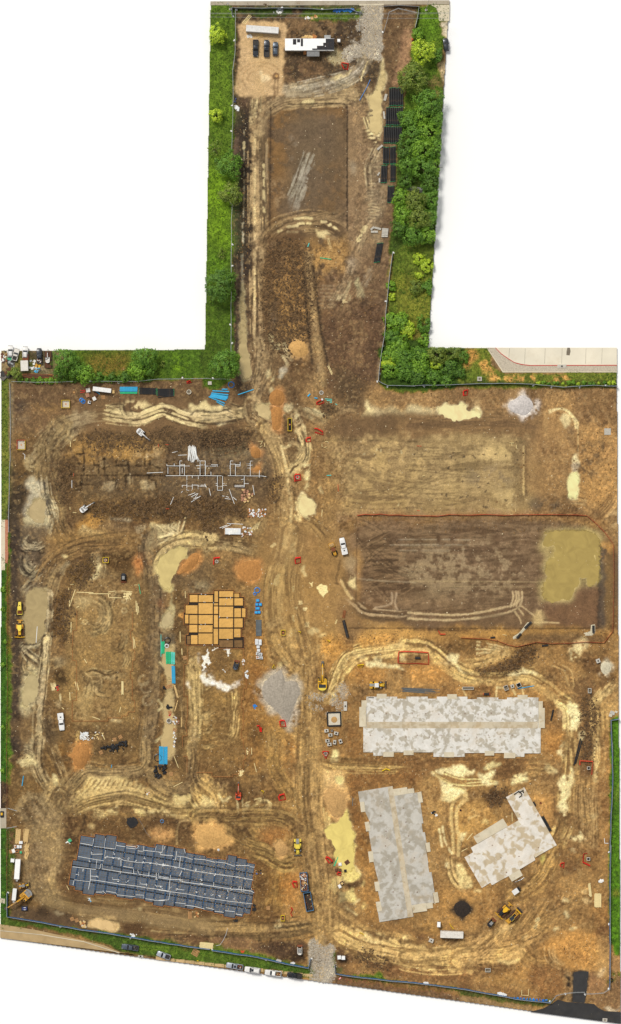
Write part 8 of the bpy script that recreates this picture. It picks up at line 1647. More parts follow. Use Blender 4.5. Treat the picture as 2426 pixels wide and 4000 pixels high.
heap('f1',[(940+30*cos(a)*q,568+26*sin(a)*q) for a in np.linspace(0,6,12) for q in(.35,.9)],'crumpled black plastic sheet north of the dark foundation',['plastic_black'],'plastic_sheet','sheet',(.8,1.6),.25);heap('g2',scat(9,295,425,360,460),'crumpled black plastic at the foundation corner',['plastic_black'],'plastic_sheet','sheet',(.6,1.3),.25);heap('g2',scat(5,205,535,230,548),'small black plastic scrap below the foundation',['plastic_black'],'plastic_sheet','sheet',(.4,.9),.15);heap('g2',scat(10,360,180,412,210),'blue and brown litter right of the foundation',['cloth_blue','timber','plastic_black'],'litter','litter',(.2,.6),.15);heap('g1',scat(12,625,378,648,402),'pale blue litter below the foundation',['blue_pipe','paper','wrap'],'litter','litter',(.15,.5),.12);heap('g1',scat(9,1385,478,1412,520),'orange and blue tool clutter below the foundation',['form','cloth_blue','timber'],'litter','litter',(.3,.8),.2)
heap('e1',scat(26,1228,540,1272,610)+scat(30,1232,640,1252,770),'litter and offcuts strewn along the ditch bank',['paper','wrap','skin','timber','rust'],'litter','litter',(.15,.6),.15);heap('e1',scat(7,1200,505,1220,540),'red rags in the ditch',['red_paint','rust'],'litter','litter',(.2,.6),.15);heap('e1',scat(9,395,315,420,365),'red and dark clutter left of the raked pad',['red_paint','plastic_black','red_mesh'],'litter','litter',(.25,.7),.25);heap('e2',scat(11,285,215,308,268)+scat(5,266,140,282,185),'white sack lying along the plaster-spill edge',['paper','wrap'],'sack','sack',(.4,.8),.3);heap('e2',scat(5,350,465,366,486),'bright blue tarpaulin scrap east of the plaster',['blue_tarp','blue_coil'],'tarpaulin','tarpaulin',(.4,1.0),.15);heap('f1',scat(5,1035,352,1068,374),'red and white hose fittings on the wash',['red_paint','paper','rust'],'litter','litter',(.2,.6),.2);heap('g1',scat(16,570,545,612,582),'tan cable drum by the southwest puddle',['form','cement','timber'],'drum','drum',(.5,1.0),.5);heap('e3',scat(6,1415,505,1475,540),'pale rock at the northeast lawn corner',['cement','precast'],'rock','rock',(.7,1.2),.5);heap('g3',scat(6,1340,252,1370,278),'white sack heaped beside the southeast fence',['paper'],'sack','sack',(.6,1.1),.4);heap('s1',[722,480,728,490,735,500,725,505,720,512,733,478],'black plastic jacket-like sheet on the long slab',['plastic_black'],'plastic_sheet','sheet',(.6,1.0),.08);heap('f3',scat(6,148,490,170,515)+scat(2,175,510,190,522),'dark sack and white paper east of the tall slab',['plastic_black','paper'],'litter','litter',(.4,.9),.2);heap('a1',scat(5,178,565,186,610),'dark blue drum along the western fence',['navy','plastic_black'],'drum','drum',(.4,.7),.5);heap('a1',scat(6,182,625,200,670),'white plastic offcuts by the western fence',['paper','wrap'],'litter','litter',(.3,1.2),.12)
RP='loose pale plank lying on the raked pad edge'
for q in((545,388,665,392),(632,399,788,400),(865,379,942,386),(778,426,866,429),(536,370,495,490),(768,388,822,380),(772,402,774,426),(885,392,912,420),(915,415,932,442),(968,450,970,530),(976,465,978,548),(985,488,988,535),(507,600,505,676),(948,705,950,770),(955,722,962,780),(497,445,493,490),(545,497,562,488),(568,584,578,572),(663,182,668,165)):plank('d1',*q,RP,.24,.08,'pale_timber','timber_plank','planks round the raked pad')
for q in((948,0,950,62),(957,2,962,55),(535,295,548,355),(546,298,560,358),(657,546,712,566),(850,514,859,478),(497,370,499,430),(600,135,618,165),(440,480,456,492),(725,660,745,708),(672,680,695,668),(1294,60,1296,105)):plank('e1',*q,RP,.24,.08,'pale_timber','timber_plank','planks round the raked pad')
for q in((1238,320,1262,410),(1245,322,1270,412),(1266,430,1243,508),(1195,292,1222,286),(1290,550,1292,620)):plank('e1',*q,'long plank along the bank of the flooded ditch',.26,.08,'timber','timber_plank','planks along the ditch')
for t,q,l in(('f1',(1235,315,1300,282),'single pale plank lying below the ditch end'),('f1',(1240,100,1270,180),'brown plank leaning at the ditch end'),('a3',(732,655,757,708),'pair of thin sticks on the dark plain, left one'),('a3',(738,652,760,700),'pair of thin sticks on the dark plain, right one'),('f3',(718,500,720,562),'thin plank beside the angled slab patio'),('f3',(396,695,438,646),'thin plank at the western tip of the angled slab'),('f3',(358,776,400,754),'short plank below the western tip of the angled slab'),('e2',(333,766,334,815),'pale plank right of the lower plank heap'),('c2',(832,578,836,530),'stake beside the pale puddle'),('d1',(1282,668,1283,745),'long thin plank left of the sand pad'),('d1',(1318,380,1320,430),'thin plank at the sand pad corner'),('f2',(1053,395,1052,452),'grey bar left of the tall slab'),('f2',(352,148,368,212),'pale bar bent on the mud by the lower pad'),('a1',(222,138,265,88),'left of three long planks leaning by the north container'),('a1',(230,142,272,90),'middle of three long planks leaning by the north container'),('a1',(238,144,278,96),'right of three long planks leaning by the north container'),('d1',(988,330,1000,402),'green strip bent beside the mud pad'),('d1',(265,632,257,748),'long white stick lying in the western puddle'),('h2',(1025,443,1050,433),'short pale stick on the southern bank'),('g1',(475,290,490,320),'short plank left of the dark foundation'),('f2',(245,375,250,378),'tiny stick beside the mini excavator')):plank(t,*q,l,.2,.07,'green_pipe' if 'green' in l else 'white_pipe' if 'white' in l else 'grey_pipe' if 'grey' in l else 'pale_timber')
heap('f2',scat(9,245,200,280,232),'splintered planks at the lower pad corner',['pale_timber','timber'],'plank_heap','planks',(.15,1.6),.08);heap('e2',scat(6,292,780,306,815),'splintered planks above the lower pad corner',['pale_timber'],'plank_heap','planks',(.15,1.4),.08);heap('d1',scat(9,880,395,925,435),'crossed pale offcuts at the raked pad corner',['pale_timber'],'plank_heap','planks',(.15,1.2),.08);heap('a1',scat(10,585,215,670,230),'brown boards stacked behind the site office',['form','timber'],'plank_heap','planks',(.15,2.2),.1);heap('a1',scat(7,600,100,640,110)+scat(5,650,92,670,104),'mixed junk under the north power lines',['form','paper','timber'],'litter','litter',(.2,1.0),.2);heap('a1',scat(12,400,45,468,78),'white and grey junk on the northern verge',['paper','greysteel','wrap'],'litter','litter',(.2,1.0),.15);heap('a1',scat(6,315,200,345,224),'yellow trestle in front of the north container',['ochre','timber'],'trestle','trestle',(.2,1.2),.3);heap('a1',[260,216,268,212,276,218],'white sheets beside the north container',['paper'],'sheet_heap','sheets',(.6,1.4),.1);heap('b1',scat(22,60,70,92,108),'crumpled green tarpaulin in the junk yard',['green_tarp'],'tarpaulin','tarpaulin',(.4,1.2),.3);heap('b1',scat(20,15,40,60,120),'mixed junk at the far western yard edge',['rust','paper','darkwood','steel','timber'],'junk_heap','junk',(.3,1.2),.4);heap('b1',scat(14,64,112,100,150),'dark scrap sheet heap below the green tarpaulin',['steel','blacksteel','tin'],'junk_heap','junk',(.4,1.6),.3);heap('b1',scat(12,255,115,282,155),'yellow machine parts in the junk yard',['yellow','ochre','blacksteel'],'junk_heap','junk',(.3,1.0),.4);heap('b1',scat(10,250,160,288,185),'pale blue junk below the yellow machine parts',['blue_pipe','paper','steel'],'junk_heap','junk',(.3,.9),.4);heap('b1',scat(9,205,105,250,165),'grey clutter right of the white junk trailer',['steel','paper','tin'],'junk_heap','junk',(.3,1.0),.4);heap('b1',scat(5,42,155,80,178),'rusty boxes at the western junk yard corner',['rust','darkwood'],'junk_heap','junk',(.8,1.6),.5);heap('b1',scat(7,15,186,70,232),'dark sheds and crates in the yard corner',['blacksteel','darkwood','steel'],'junk_heap','junk',(.9,2.0),.8)
for i in range(18):plank('b1',150+ru(-10,60),200+i*1.7,320+ru(-60,100),205+i*1.5,'long weathered brown board stacked along the junk yard fence',.22,.12,random.choice(['rust','form','darkwood']),'weathered_board','boards along the junk yard fence',.1*(i%3))
def formwork(segs,label):
 p=T(segs[0][0],*prs(segs[0][1])[0]);o=thing('formwork',label,'formwork',p[0],p[1],0,z=0)
 for t,pts in segs:
  pts=prs(pts)
  for a,b in zip(pts[:-1],pts[1:]):
   A,B=W(t,*a),W(t,*b);L=seglen(A,B)
   if L<.1:continue
   q=BX((0,0,.2),(L+.08,.10,.36)).build('form_board','form',o);q.location=((A[0]+B[0])/2-o.location.x,(A[1]+B[1])/2-o.location.y,0);q.rotation_euler=(0,0,at2(B[1]-A[1],B[0]-A[0]))
formwork([('d1',[548,520,546,660,520,662,517,800]),('e1',[517,0,517,145,545,148,545,360,545,430,515,432,515,577,768,577,768,555,868,555,868,540,905,540,915,512,960,512,960,430,942,428,942,278,928,278,928,222,945,220,945,145,960,145,960,75,945,70,945,0]),('d1',[945,530,945,660,930,662,930,725,945,728])],'thin brown form boards stepping round the raked mud pad')
formwork([('e2',[277,60,277,280,297,280,297,345,278,345,278,425,262,425,262,485,275,485,275,640,260,640,260,700,275,700,275,775,290,778]),('f2',[290,50,290,122,275,122,275,195,245,195,245,228,200,230,200,245,52,245,52,215,-60,215]),('e1',[1337,30,1337,175,1310,175,1310,400,1335,400,1335,540,1320,610,1335,680,1300,685,1300,760]),('f1',[1305,100,1332,100,1332,215])],'thin brown form boards round the pad south of the sand blocks')
for t,a,b in(('b2',(383,682),(412,680)),('b2',(393,720),(410,712)),('b2',(425,695),(427,720)),('b2',(410,682),(398,705)),('c1',(500,52),(503,82)),('c1',(520,38),(540,35)),('c1',(498,510),(500,530)),('c1',(518,548),(545,552)),('c2',(833,62),(836,85)),('c2',(856,46),(878,45)),('c2',(848,88),(868,84)),('c3',(700,54),(732,56)),('c3',(716,58),(718,78)),('c3',(748,70),(749,95)),('c3',(705,565),(725,562)),('c3',(742,525),(744,545)),('c3',(80,292),(96,286)),('c3',(470,296),(486,288)),('d1',(490,355),(491,372)),('d1',(500,334),(525,332)),('d1',(955,338),(978,337)),('d3',(650,690),(680,695)),('h3',(555,690),(620,697)),('h3',(560,640),(557,690)),('h3',(626,632),(620,700)),('b1',(505,680),(500,720)),('b1',(525,675),(540,670))):plank(t,*a,*b,'little survey batter board standing at a pad corner',.16,.35,'pale_timber','batter_board','survey batter boards',cat='stake')
for t,a,b in(('b1',(1128,700),(1127,722)),('b1',(1178,704),(1200,706)),('c1',(524,270),(524,292)),('c1',(1180,524),(1204,523)),('c3',(40,76),(72,78)),('c3',(42,535),(62,538)),('c2',(948,350),(950,400))):plank(t,*a,*b,'orange-tipped survey stake lying near a pad',.14,.2,'orange_paint','survey_stake','orange survey stakes',cat='stake')
# pavings
PAL['lot_conc']=dict(c=(220,211,190),rough=.85,var=.08,scale=.12,dirt=.35,dcol=(170,144,100));PAL['stone_strip']=dict(c=(184,172,152),rough=.9,var=.18,scale=2.5,dirt=.5,dcol=(110,92,66))
PAL['walk_slab']=dict(c=(196,166,118),rough=.9,var=.1,scale=.6,dirt=.4,dcol=(150,118,74))
PAL['road_tan']=dict(c=(176,150,108),rough=.9,var=.14,scale=.25,dirt=.5,dcol=(132,104,66))
def paving(name,t,pts,mat,z=.05,smooth=False,label=None,low=-.4):
 P=TP(t,pts);
 if smooth:P=spline(P,12)
 o=MB().prism([(wx(p[0]),wy(p[1])) for p in P],low,z).build(name,mat);o['kind']='structure';return o
paving('road','a1',[34,8,1457,1,1457,26,1066,28,920,30,500,32,33,31],'conc',.07)
for x in range(60,1440,120):plank('a1',x,29,x+1,9,'dark joint across the northern concrete road',.10,.012,'patch','road_joint','joints of the northern road',.062,cat='joint').__setitem__('kind','structure')
paving('kerb','a1',[920,24,1066,22,1066,32,920,34],'conc_edge',.12)
dv=paving('driveway','a1',[1345,30,1458,29,1456,125,1394,124,1392,80,1375,45],'conc_edge',.09)
paving('parking_lot','b3',[600,15,1464,15,1465,137,850,139,790,132,735,118,690,90,640,55],'lot_conc',.10)
paving('pavement','b3',[540,15,597,15,640,60,690,95,735,123,790,138,850,144,1465,142,1465,186,655,186],'stone_strip',.08)
paving('kerb','b3',[536,15,542,15,657,184,1465,184,1465,191,652,191],'conc_edge',.13);paving('kerb','b3',[597,15,602,15,642,56,692,91,736,119,790,133,850,139,1465,137,1465,142,850,144,790,138,735,123,690,95,640,60],'redline',.16)
for x in(700,812,954,1075,1245,1360):plank('b3',x,20,x-4,130 if x>800 else 85,'thin joint across the concrete parking lot',.08,.01,'patch','lot_joint','joints of the parking lot',.085,cat='joint').__setitem__('kind','structure')
plank('b3',830,66,1460,62,'long joint along the concrete parking lot',.08,.01,'patch','lot_joint',None,.085,cat='joint').__setitem__('kind','structure')
paving('stain','b3',[1112,15,1130,15,1135,40,1128,70,1105,68,1106,40],'patch',.106,low=.09)
paving('sidewalk','c1',[8,602,36,602,36,960,8,960],'conc_edge',.08);paving('brick_edge','c1',[36,602,58,602,58,912,36,912],'brickred',.09);paving('sidewalk','f1',[0,470,45,468,45,610,0,612],'conc',.08);paving('sidewalk','g1',[0,380,36,384,36,418,0,412],'conc_edge',.06)
paving('road','g1',[0,565,250,605,480,655,640,690,740,715,860,765,1000,792,1110,800,1320,825,1494,850,0,662],'road_tan',.06)
plank('g1',0,610,300,640,'pale kerb line of the southern road, west part',.28,.14,'conc_edge','kerb',None,.04,cat='kerb').__setitem__('kind','structure');plank('g1',300,640,600,690,'pale kerb line of the southern road, middle part',.28,.14,'conc_edge','kerb',None,.04,cat='kerb').__setitem__('kind','structure');plank('g1',600,690,850,770,'pale kerb line of the southern road, east part',.28,.14,'conc_edge','kerb',None,.04,cat='kerb').__setitem__('kind','structure')
for i in range(17):x0=380+i*70;y0=246+i*7.9;paving('pavement_slab','h1',[(x0,y0+(6 if i else 0)),(x0+66,y0+8.3),(x0+66,y0+33),(x0,y0+24)] if x0<1490 else[1470,370,1494,372,1494,420,1470,416],'walk_slab',.07) if x0<1450 else None
paving('asphalt_road','h3',[640,848,760,818,840,775,900,735,980,757,1150,768,1240,775,1280,812,1340,842,1494,852,1494,962],'asphalt',.05);paving('asphalt_apron','h3',[1048,478,1120,466,1190,470,1176,560,1168,690,1150,766,1040,756,1044,600],'asphalt',.045)
for y0,y1,l in((100,98,'northern wire of the overhead power lines'),(104,104,'second wire of the overhead power lines'),(123,131,'southern wire of the overhead power lines')):
 a,b=W('a1',34,y0,9),W('a1',1452,y1,9);m=MB();m.tube([(a[0]+(b[0]-a[0])*k/12,a[1]+(b[1]-a[1])*k/12,9-1.0*sin(math.pi*k/12)) for k in range(13)],.045,4);o=m.build('power_line','greysteel');tag(o,l,'wire')
def lamp(t,x,y,x2,y2,label):
 a,b=W(t,x,y),W(t,x2,y2);p=T(t,x,y);o=thing('street_lamp',label,'street lamp',p[0],p[1],0);dx,dy=b[0]-a[0],b[1]-a[1]
 part(o,'pole','greysteel',MB().tube([(0,0,0),(0,0,7.5)],.14,8,.08));part(o,'arm','greysteel',MB().tube([(0,0,7.3),(dx*.6,dy*.6,7.9),(dx,dy,8.0)],.07,6));part(o,'base','precast',MB().lathe([(.45,0),(.45,.25)],seg=12));part(o,'lamp_head','tin',BX((dx,dy,7.95),(.4,.7,.14),at2(dy,dx)))
lamp('a1',1318,60,1335,5,'street lamp on the northeast verge arching over the road');lamp('a1',152,55,140,40,'street lamp at the northwest fence corner')
# site fences
def fence(segs,label,screen='blue_screen',name='site_fence',h=1.9,flare=.15,rail='galv',bags=0,step=3.2,seed=1):
 P=[]
 for t,pts in segs:P+=TP(t,pts)
 p0=P[0];o=thing(name,label,'fence',p0[0],p0[1],0,'temporary site fences');ox,oy,oz=o.location;rr=random.Random(seed)
 D=[]
 for a,b in zip(P[:-1],P[1:]):
  n=max(1,int(math.hypot(b[0]-a[0],b[1]-a[1])*S/step))
  for k in range(n):D.append((a[0]+(b[0]-a[0])*k/n+rr.uniform(-1,1),a[1]+(b[1]-a[1])*k/n+rr.uniform(-1,1)))
 D.append(P[-1])
 pm=_pm.setdefault('fpost',MB().lathe([(.05,0),(.05,2.0)],seg=6).mesh('post','galv'));fm=_pm.setdefault('ffoot',BX((0,0,.05),(.7,.22,.1)).mesh('foot','greysteel'))
 L3=[]
 for i,p in enumerate(D):
  z=gz(*p)-oz;v=(wx(p[0])-ox,wy(p[1])-oy,z);L3.append(v)
  q=mk('post',pm,o);q.location=v
 m=MB();m.tube([(v[0],v[1],v[2]+h) for v in L3],.07,5);m.build('top_rail',rail,o)
 wp,sc=MB(),MB()
 nn=[]
 for i,v in enumerate(L3):
  a=L3[max(0,i-1)];b=L3[min(len(L3)-1,i+1)];dx,dy=b[0]-a[0],b[1]-a[1];L=math.hypot(dx,dy) or 1;nn.append((-dy/L,dx/L))
 for i in range(len(L3)-1):
  a,b=L3[i],L3[i+1];f1,f2=flare*(.7+.6*rr.random()),flare*(.7+.6*rr.random())
  if screen:sc.poly([(a[0]+nn[i][0]*f1,a[1]+nn[i][1]*f1,a[2]+.03),(b[0]+nn[i+1][0]*f2,b[1]+nn[i+1][1]*f2,b[2]+.03),(b[0]+nn[i+1][0]*.06,b[1]+nn[i+1][1]*.06,b[2]+h-.25),(a[0]+nn[i][0]*.06,a[1]+nn[i][1]*.06,a[2]+h-.25)])
  wp.box(((a[0]+b[0])/2,(a[1]+b[1])/2,(a[2]+b[2])/2+.9),(seglen(a,b)-.1,.03,.04),at2(b[1]-a[1],b[0]-a[0]));wp.box(((a[0]+b[0])/2,(a[1]+b[1])/2,(a[2]+b[2])/2+.15),(seglen(a,b)-.1,.03,.04),at2(b[1]-a[1],b[0]-a[0]))
 wp.build('mid_rail',rail,o)
 if screen:
  q=sc.build('screen',screen,o);mm=q.modifiers.new('thick','SOLIDIFY');mm.thickness=.02
 if bags:
  for i in range(0,len(D),bags):
   if rr.random()<.2:continue
   v=L3[i];k=rr.choice((-1,1));sandbag(D[i][0]-nn[i][0]*4*k,D[i][1]+nn[i][1]*4*k,rr.uniform(0,180),label)
_sb=MB().lathe([(.05,-.42),(.2,-.36),(.26,-.15),(.26,.15),(.2,.36),(.05,.42)],seg=8,axis='x')
_sb.v=[(x,y*1.1,max(0,z*.6+.12)) for x,y,z in _sb.v];_sbm=_sb.mesh('sandbag','sandbag');_sbm.shade_smooth()
def sandbag(px,py,deg,where):
 o=mk('sandbag',_sbm);put(o,px,py,deg,r=3);w=where.split(' fence ')[-1] if ' fence ' in where else where
 tag(o,'white sandbag at the foot of the fence '+w,'sandbag','sandbags of the fence '+w)
fence([('a1',[184,58,183,300,166,420,170,560,166,762]),('a2',[165,20,160,140])],'pale fence along the western lawn, north stretch',None,bags=3,seed=3);fence([('a2',[165,450,160,560,158,762]),('a3',[160,120,157,300,157,575])],'pale fence along the western lawn, south stretch',None,bags=2,seed=4)
fence([('a1',[162,95,162,46,190,50,340,53,520,52,620,55,700,60,770,58,860,55,905,75,936,78])],'screened fence along the northern road',bags=3,seed=5);fence([('a1',[1063,40,1160,36,1275,42,1268,100,1252,168])],'dark screened fence corner east of the north gate','plastic_black',seed=6);fence([('a1',[920,190,925,70]),],'open gate leaf left of the north gravel',None,'gate_leaf',seed=7);fence([('a1',[1066,192,1085,130,1098,76,1150,54,1205,66,1262,78])],'open gate leaf right of the north gravel',None,'gate_leaf',seed=8,bags=3)
fence([('a3',[1118,-20,1108,60,1090,200,1078,340,1070,470,1048,600,1036,700,1034,745])],'screened fence west of the eastern trees',bags=2,flare=.16,seed=9);fence([('b2',[1232,250,1262,270,1300,284,1494,290]),('b3',[10,286,250,282,500,270,700,272,870,275,1000,290,1080,296,1200,290,1300,285,1467,290])],'blue screened fence along the northeast lawn',bags=2,flare=.16,seed=10)
fence([('b1',[85,256,250,262,420,260,520,256])],'pale fence below the junk yard',None,bags=3,seed=11);fence([('b1',[640,258,780,256,980,256,1060,247,1125,238,1300,237,1480,236]),('b2',[60,238,190,242])],'pale fence below the northwest lawn',None,bags=3,seed=12)
fence([('b1',[70,265,75,500,72,800]),('c1',[62,500,62,690])],'thin fence down the west lawn, north stretch','sandbag','silt_fence',.6,.12,seed=13);fence([('d1',[76,0,54,200,53,600]),('e1',[52,0,52,400,50,800]),('f1',[48,100,52,460])],'thin fence down the west lawn, middle stretch',None,'silt_fence',1.0,.1,'rust',seed=14);fence([('f1',[55,468,125,486])],'upper open gate leaf at the west gate',None,'gate_leaf',seed=15);fence([('f1',[52,608,120,596])],'lower open gate leaf at the west gate',None,'gate_leaf',seed=16);fence([('f1',[50,620,52,820]),('g1',[50,80,50,340])],'thin fence beside the west timber yard',None,'silt_fence',1.2,.1,'rust',seed=17)
fence([('g1',[52,340,52,510,180,532,300,552,430,575,560,600,700,618,860,643,1000,668,1200,702,1400,732,1494,742])],'blue screened fence along the southwest verge',bags=7,flare=.16,seed=18);fence([('h1',[780,203,960,230,1100,252,1300,298,1400,318,1468,330,1482,262])],'blue screened fence left of the south gate',flare=.2,bags=5,seed=19)
fence([('h2',[256,400,262,485,340,502,500,522,650,540,800,556,1000,574,1200,598,1494,636]),('h3',[120,655,330,690,500,724,650,745,830,762])],'blue screened fence right of the south gate',flare=.16,seed=20);fence([('h3',[832,755,884,692,970,670,1065,662,1150,660])],'left open gate leaf at the asphalt gate',None,'gate_leaf',bags=2,seed=21);fence([('h3',[1152,678,1240,672,1330,668,1384,630])],'right open gate leaf at the asphalt gate',None,'gate_leaf',bags=2,seed=22);fence([('h3',[1384,630,1388,460,1392,250,1390,0]),('g3',[1416,700,1414,300,1420,0]),('f3',[1415,780,1422,560,1434,300,1430,0]),('e3',[1428,800,1424,572,1480,562])],'blue screened fence along the eastern lawn',flare=.16,bags=9,seed=23)
heap('h3',[(490+i*30,716+i*2+ru(0,8)) for i in range(11)],'crumpled bright blue screen sagging on the southern fence',['blue_tarp','blue_coil'],'fallen_screen','sheet',(.25,.9),.3);heap('a1',[(772+i*14,58+ru(0,8)) for i in range(9)],'bright blue tarpaulin hanging on the northern fence',['blue_tarp','blue_coil'],'fallen_screen','sheet',(.5,1.6),.4)
heap('h2',scat(6,1100,568,1150,588),'white sack bunched against the southern fence',['paper','offwhite'],'sack','sack',(.5,1.1),.3);heap('h3',[(340+i*14,674+i*3) for i in range(6)],'white sack in the row against the southern fence',['paper'],'sack','sack',(.6,1.1),.3);heap('h1',scat(6,1235,270,1268,290),'grey rock heaped at the southern fence',['precast','cement'],'rock','rock',(.5,1.0),.3);heap('h1',scat(5,1345,290,1368,305),'white rags near the south gate',['paper'],'rag_heap','heap',(.3,.7),.15);heap('h1',scat(4,990,210,1008,228),'orange cone lying at the southern fence',['orange_paint'],'traffic_cone','cone',(.3,.8),.3);heap('g1',scat(5,930,636,985,650),'white scraps beside the southwest fence',['paper'],'rag_heap','heap',(.3,.9),.15)
p=T('h2',310,533);o=thing('traffic_drum','orange and white traffic drum lying by the south gate','traffic drum',p[0],p[1],40);part(o,'barrel','orange_paint',MB().lathe([(.30,-.55),(.30,.5),(.2,.55)],(0,0,.3),12,'x'))
for x in(-.2,.2):part(o,'stripe','white',MB().lathe([(.312,-.08),(.312,.08)],(x,0,.3),12,'x'))
p=T('a1',1236,236);o=thing('traffic_drum','orange and white traffic drum standing by the eastern bushes','traffic drum',p[0],p[1],0);part(o,'barrel','orange_paint',MB().lathe([(.36,0),(.32,.9),(.2,1.0)],seg=12));part(o,'stripe','white',MB().lathe([(.352,.35),(.345,.5)],seg=12))
o=MB().tube([W('h1',892,45,.15),W('h1',880,90,.12),W('h1',862,130,.12),W('h1',838,165,.12),W('h1',808,172,.12)],.06,5).build('hose','wrap');tag(o,'thin pale hose curling over the southern track','hose')
o=MB().tube([W('a1',985,475,.15),W('a1',965,520,.2),W('a1',940,565,.2),W('a1',922,598,.15)],.12,5).build('hose','blue_coil');tag(o,'blue hose lying beside the silt stream in the neck','hose')
o=MB().tube([W('f1',985,540,.15),W('f1',1010,580,.12),W('f1',1040,640,.12),W('f1',1075,680,.12)],.05,4).build('hose','greysteel');tag(o,'thin grey hose running to the dark foundation','hose')
pipe('e3',760,346,875,326,.14,'blue_pipe','long blue pipe pointing east from the precast boxes');pipe('a3',686,11,753,20,.16,'green_pipe','green pipe lying on the golden spoil of the neck');pipe('a2',613,708,622,685,.16,'teal_pipe','short green pipe on the round dark spoil');pipe('c2',868,287,900,285,.16,'teal_pipe','short teal pipe west of the upper pad')
pipe('f3',1375,682,1378,716,.10,'white_pipe','upright arm of the white bent pipe by the east fence',name='plastic_pipe');pipe('f3',1376,717,1404,718,.10,'white_pipe','lower arm of the white bent pipe by the east fence',name='plastic_pipe')
for i in range(6):pipe('g3',735+i*7,264+i*-3+4,785+i*4,248-i*3,.08,'white_pipe' if i%2 else 'grey_pipe','thin pale pipe beside the angled slab porch',name='plastic_pipe',group='pale pipes by the porch')
p=T('d2',992,545);o=thing('steel_trough','rusty slatted steel trough above the fat black pipe','trough',p[0],p[1],80);part(o,'floor','rust',BX((0,0,.1),(2.7,1.0,.1)))
for s in(-.4,0,.4):part(o,'rail','form',BX((0,s,.25),(2.7,.1,.2)))
p=T('f1',14,510);o=thing('utility_cart','small black and yellow cart on the western pavement','cart',p[0],p[1],90);part(o,'tray','blackpaint',BX((0,0,.5),(2.1,1.2,.3)));part(o,'engine','yellow',BX((.1,0,.85),(.9,.6,.4)))
for x in(-.7,.7):
 for s in(-1,1):wheel(o,x,s*.6,.28,.18)
p=T('a2',1255,368);o=thing('tent','pale grey tent roof half hidden in the eastern trees','tent',p[0],p[1],-10);part(o,'canopy','greysteel',MB().loft([[(-3.2,-.9,1.6),(-3.2,0,2.6),(-3.2,.9,1.6)],[(3.2,-.9,1.6),(3.2,0,2.6),(3.2,.9,1.6)]]))
for x in(-3,3):
 for s in(-.8,.8):part(o,'leg','galv',BX((x,s,.85),(.06,.06,1.7)))
# trees and shrubs
def leaf_mat(name,c,hv=.06):
 m,nt,b=nodes(name);N=nt.nodes.new;L=nt.links.new
 g=N('ShaderNodeNewGeometry');tc=N('ShaderNodeTexCoord');nz=N('ShaderNodeTexNoise');iv(nz,'Scale',.55);iv(nz,'Detail',3);L(tc.outputs['Object'],nz.inputs['Vector'])
 cr=N('ShaderNodeValToRGB');l=lin(c);cr.color_ramp.elements[0].position=.25;cr.color_ramp.elements[1].position=.75;cr.color_ramp.elements[0].color=(l[0]*.55,l[1]*.62,l[2]*.6,1);cr.color_ramp.elements[1].color=(l[0]*1.45,l[1]*1.3,l[2]*1.2,1)
 ad=N('ShaderNodeMath');ad.operation='MULTIPLY_ADD';ad.inputs[1].default_value=.5;L(g.outputs['Random Per Island'],ad.inputs[0]);sb=N('ShaderNodeMath');sb.operation='MULTIPLY_ADD';sb.inputs[1].default_value=.9;sb.inputs[2].default_value=-.2;L(nz.outputs['Fac'],sb.inputs[0]);L(sb.outputs[0],ad.inputs[2]);L(ad.outputs[0],cr.inputs['Fac'])
 L(cr.outputs['Color'],b.inputs['Base Color']);iv(b,'Roughness',.6)
 tr=N('ShaderNodeBsdfTranslucent');L(cr.outputs['Color'],tr.inputs['Color']);mx=N('ShaderNodeMixShader');mx.inputs[0].default_value=.25;L(b.outputs[0],mx.inputs[1]);L(tr.outputs[0],mx.inputs[2]);L(mx.outputs[0],nt.nodes['Material Output'].inputs['Surface'])
 return m
LEAF=dict(lime=leaf_mat('leaf_lime',(188,214,64)),bright=leaf_mat('leaf_bright',(130,174,54)),mid=leaf_mat('leaf_mid',(106,150,50)),dark=leaf_mat('leaf_dark',(94,134,46)),olive=leaf_mat('leaf_olive',(128,148,60)))
OUTw=[(wx(p[0]),wy(p[1])) for p in OUT]
TREES=0
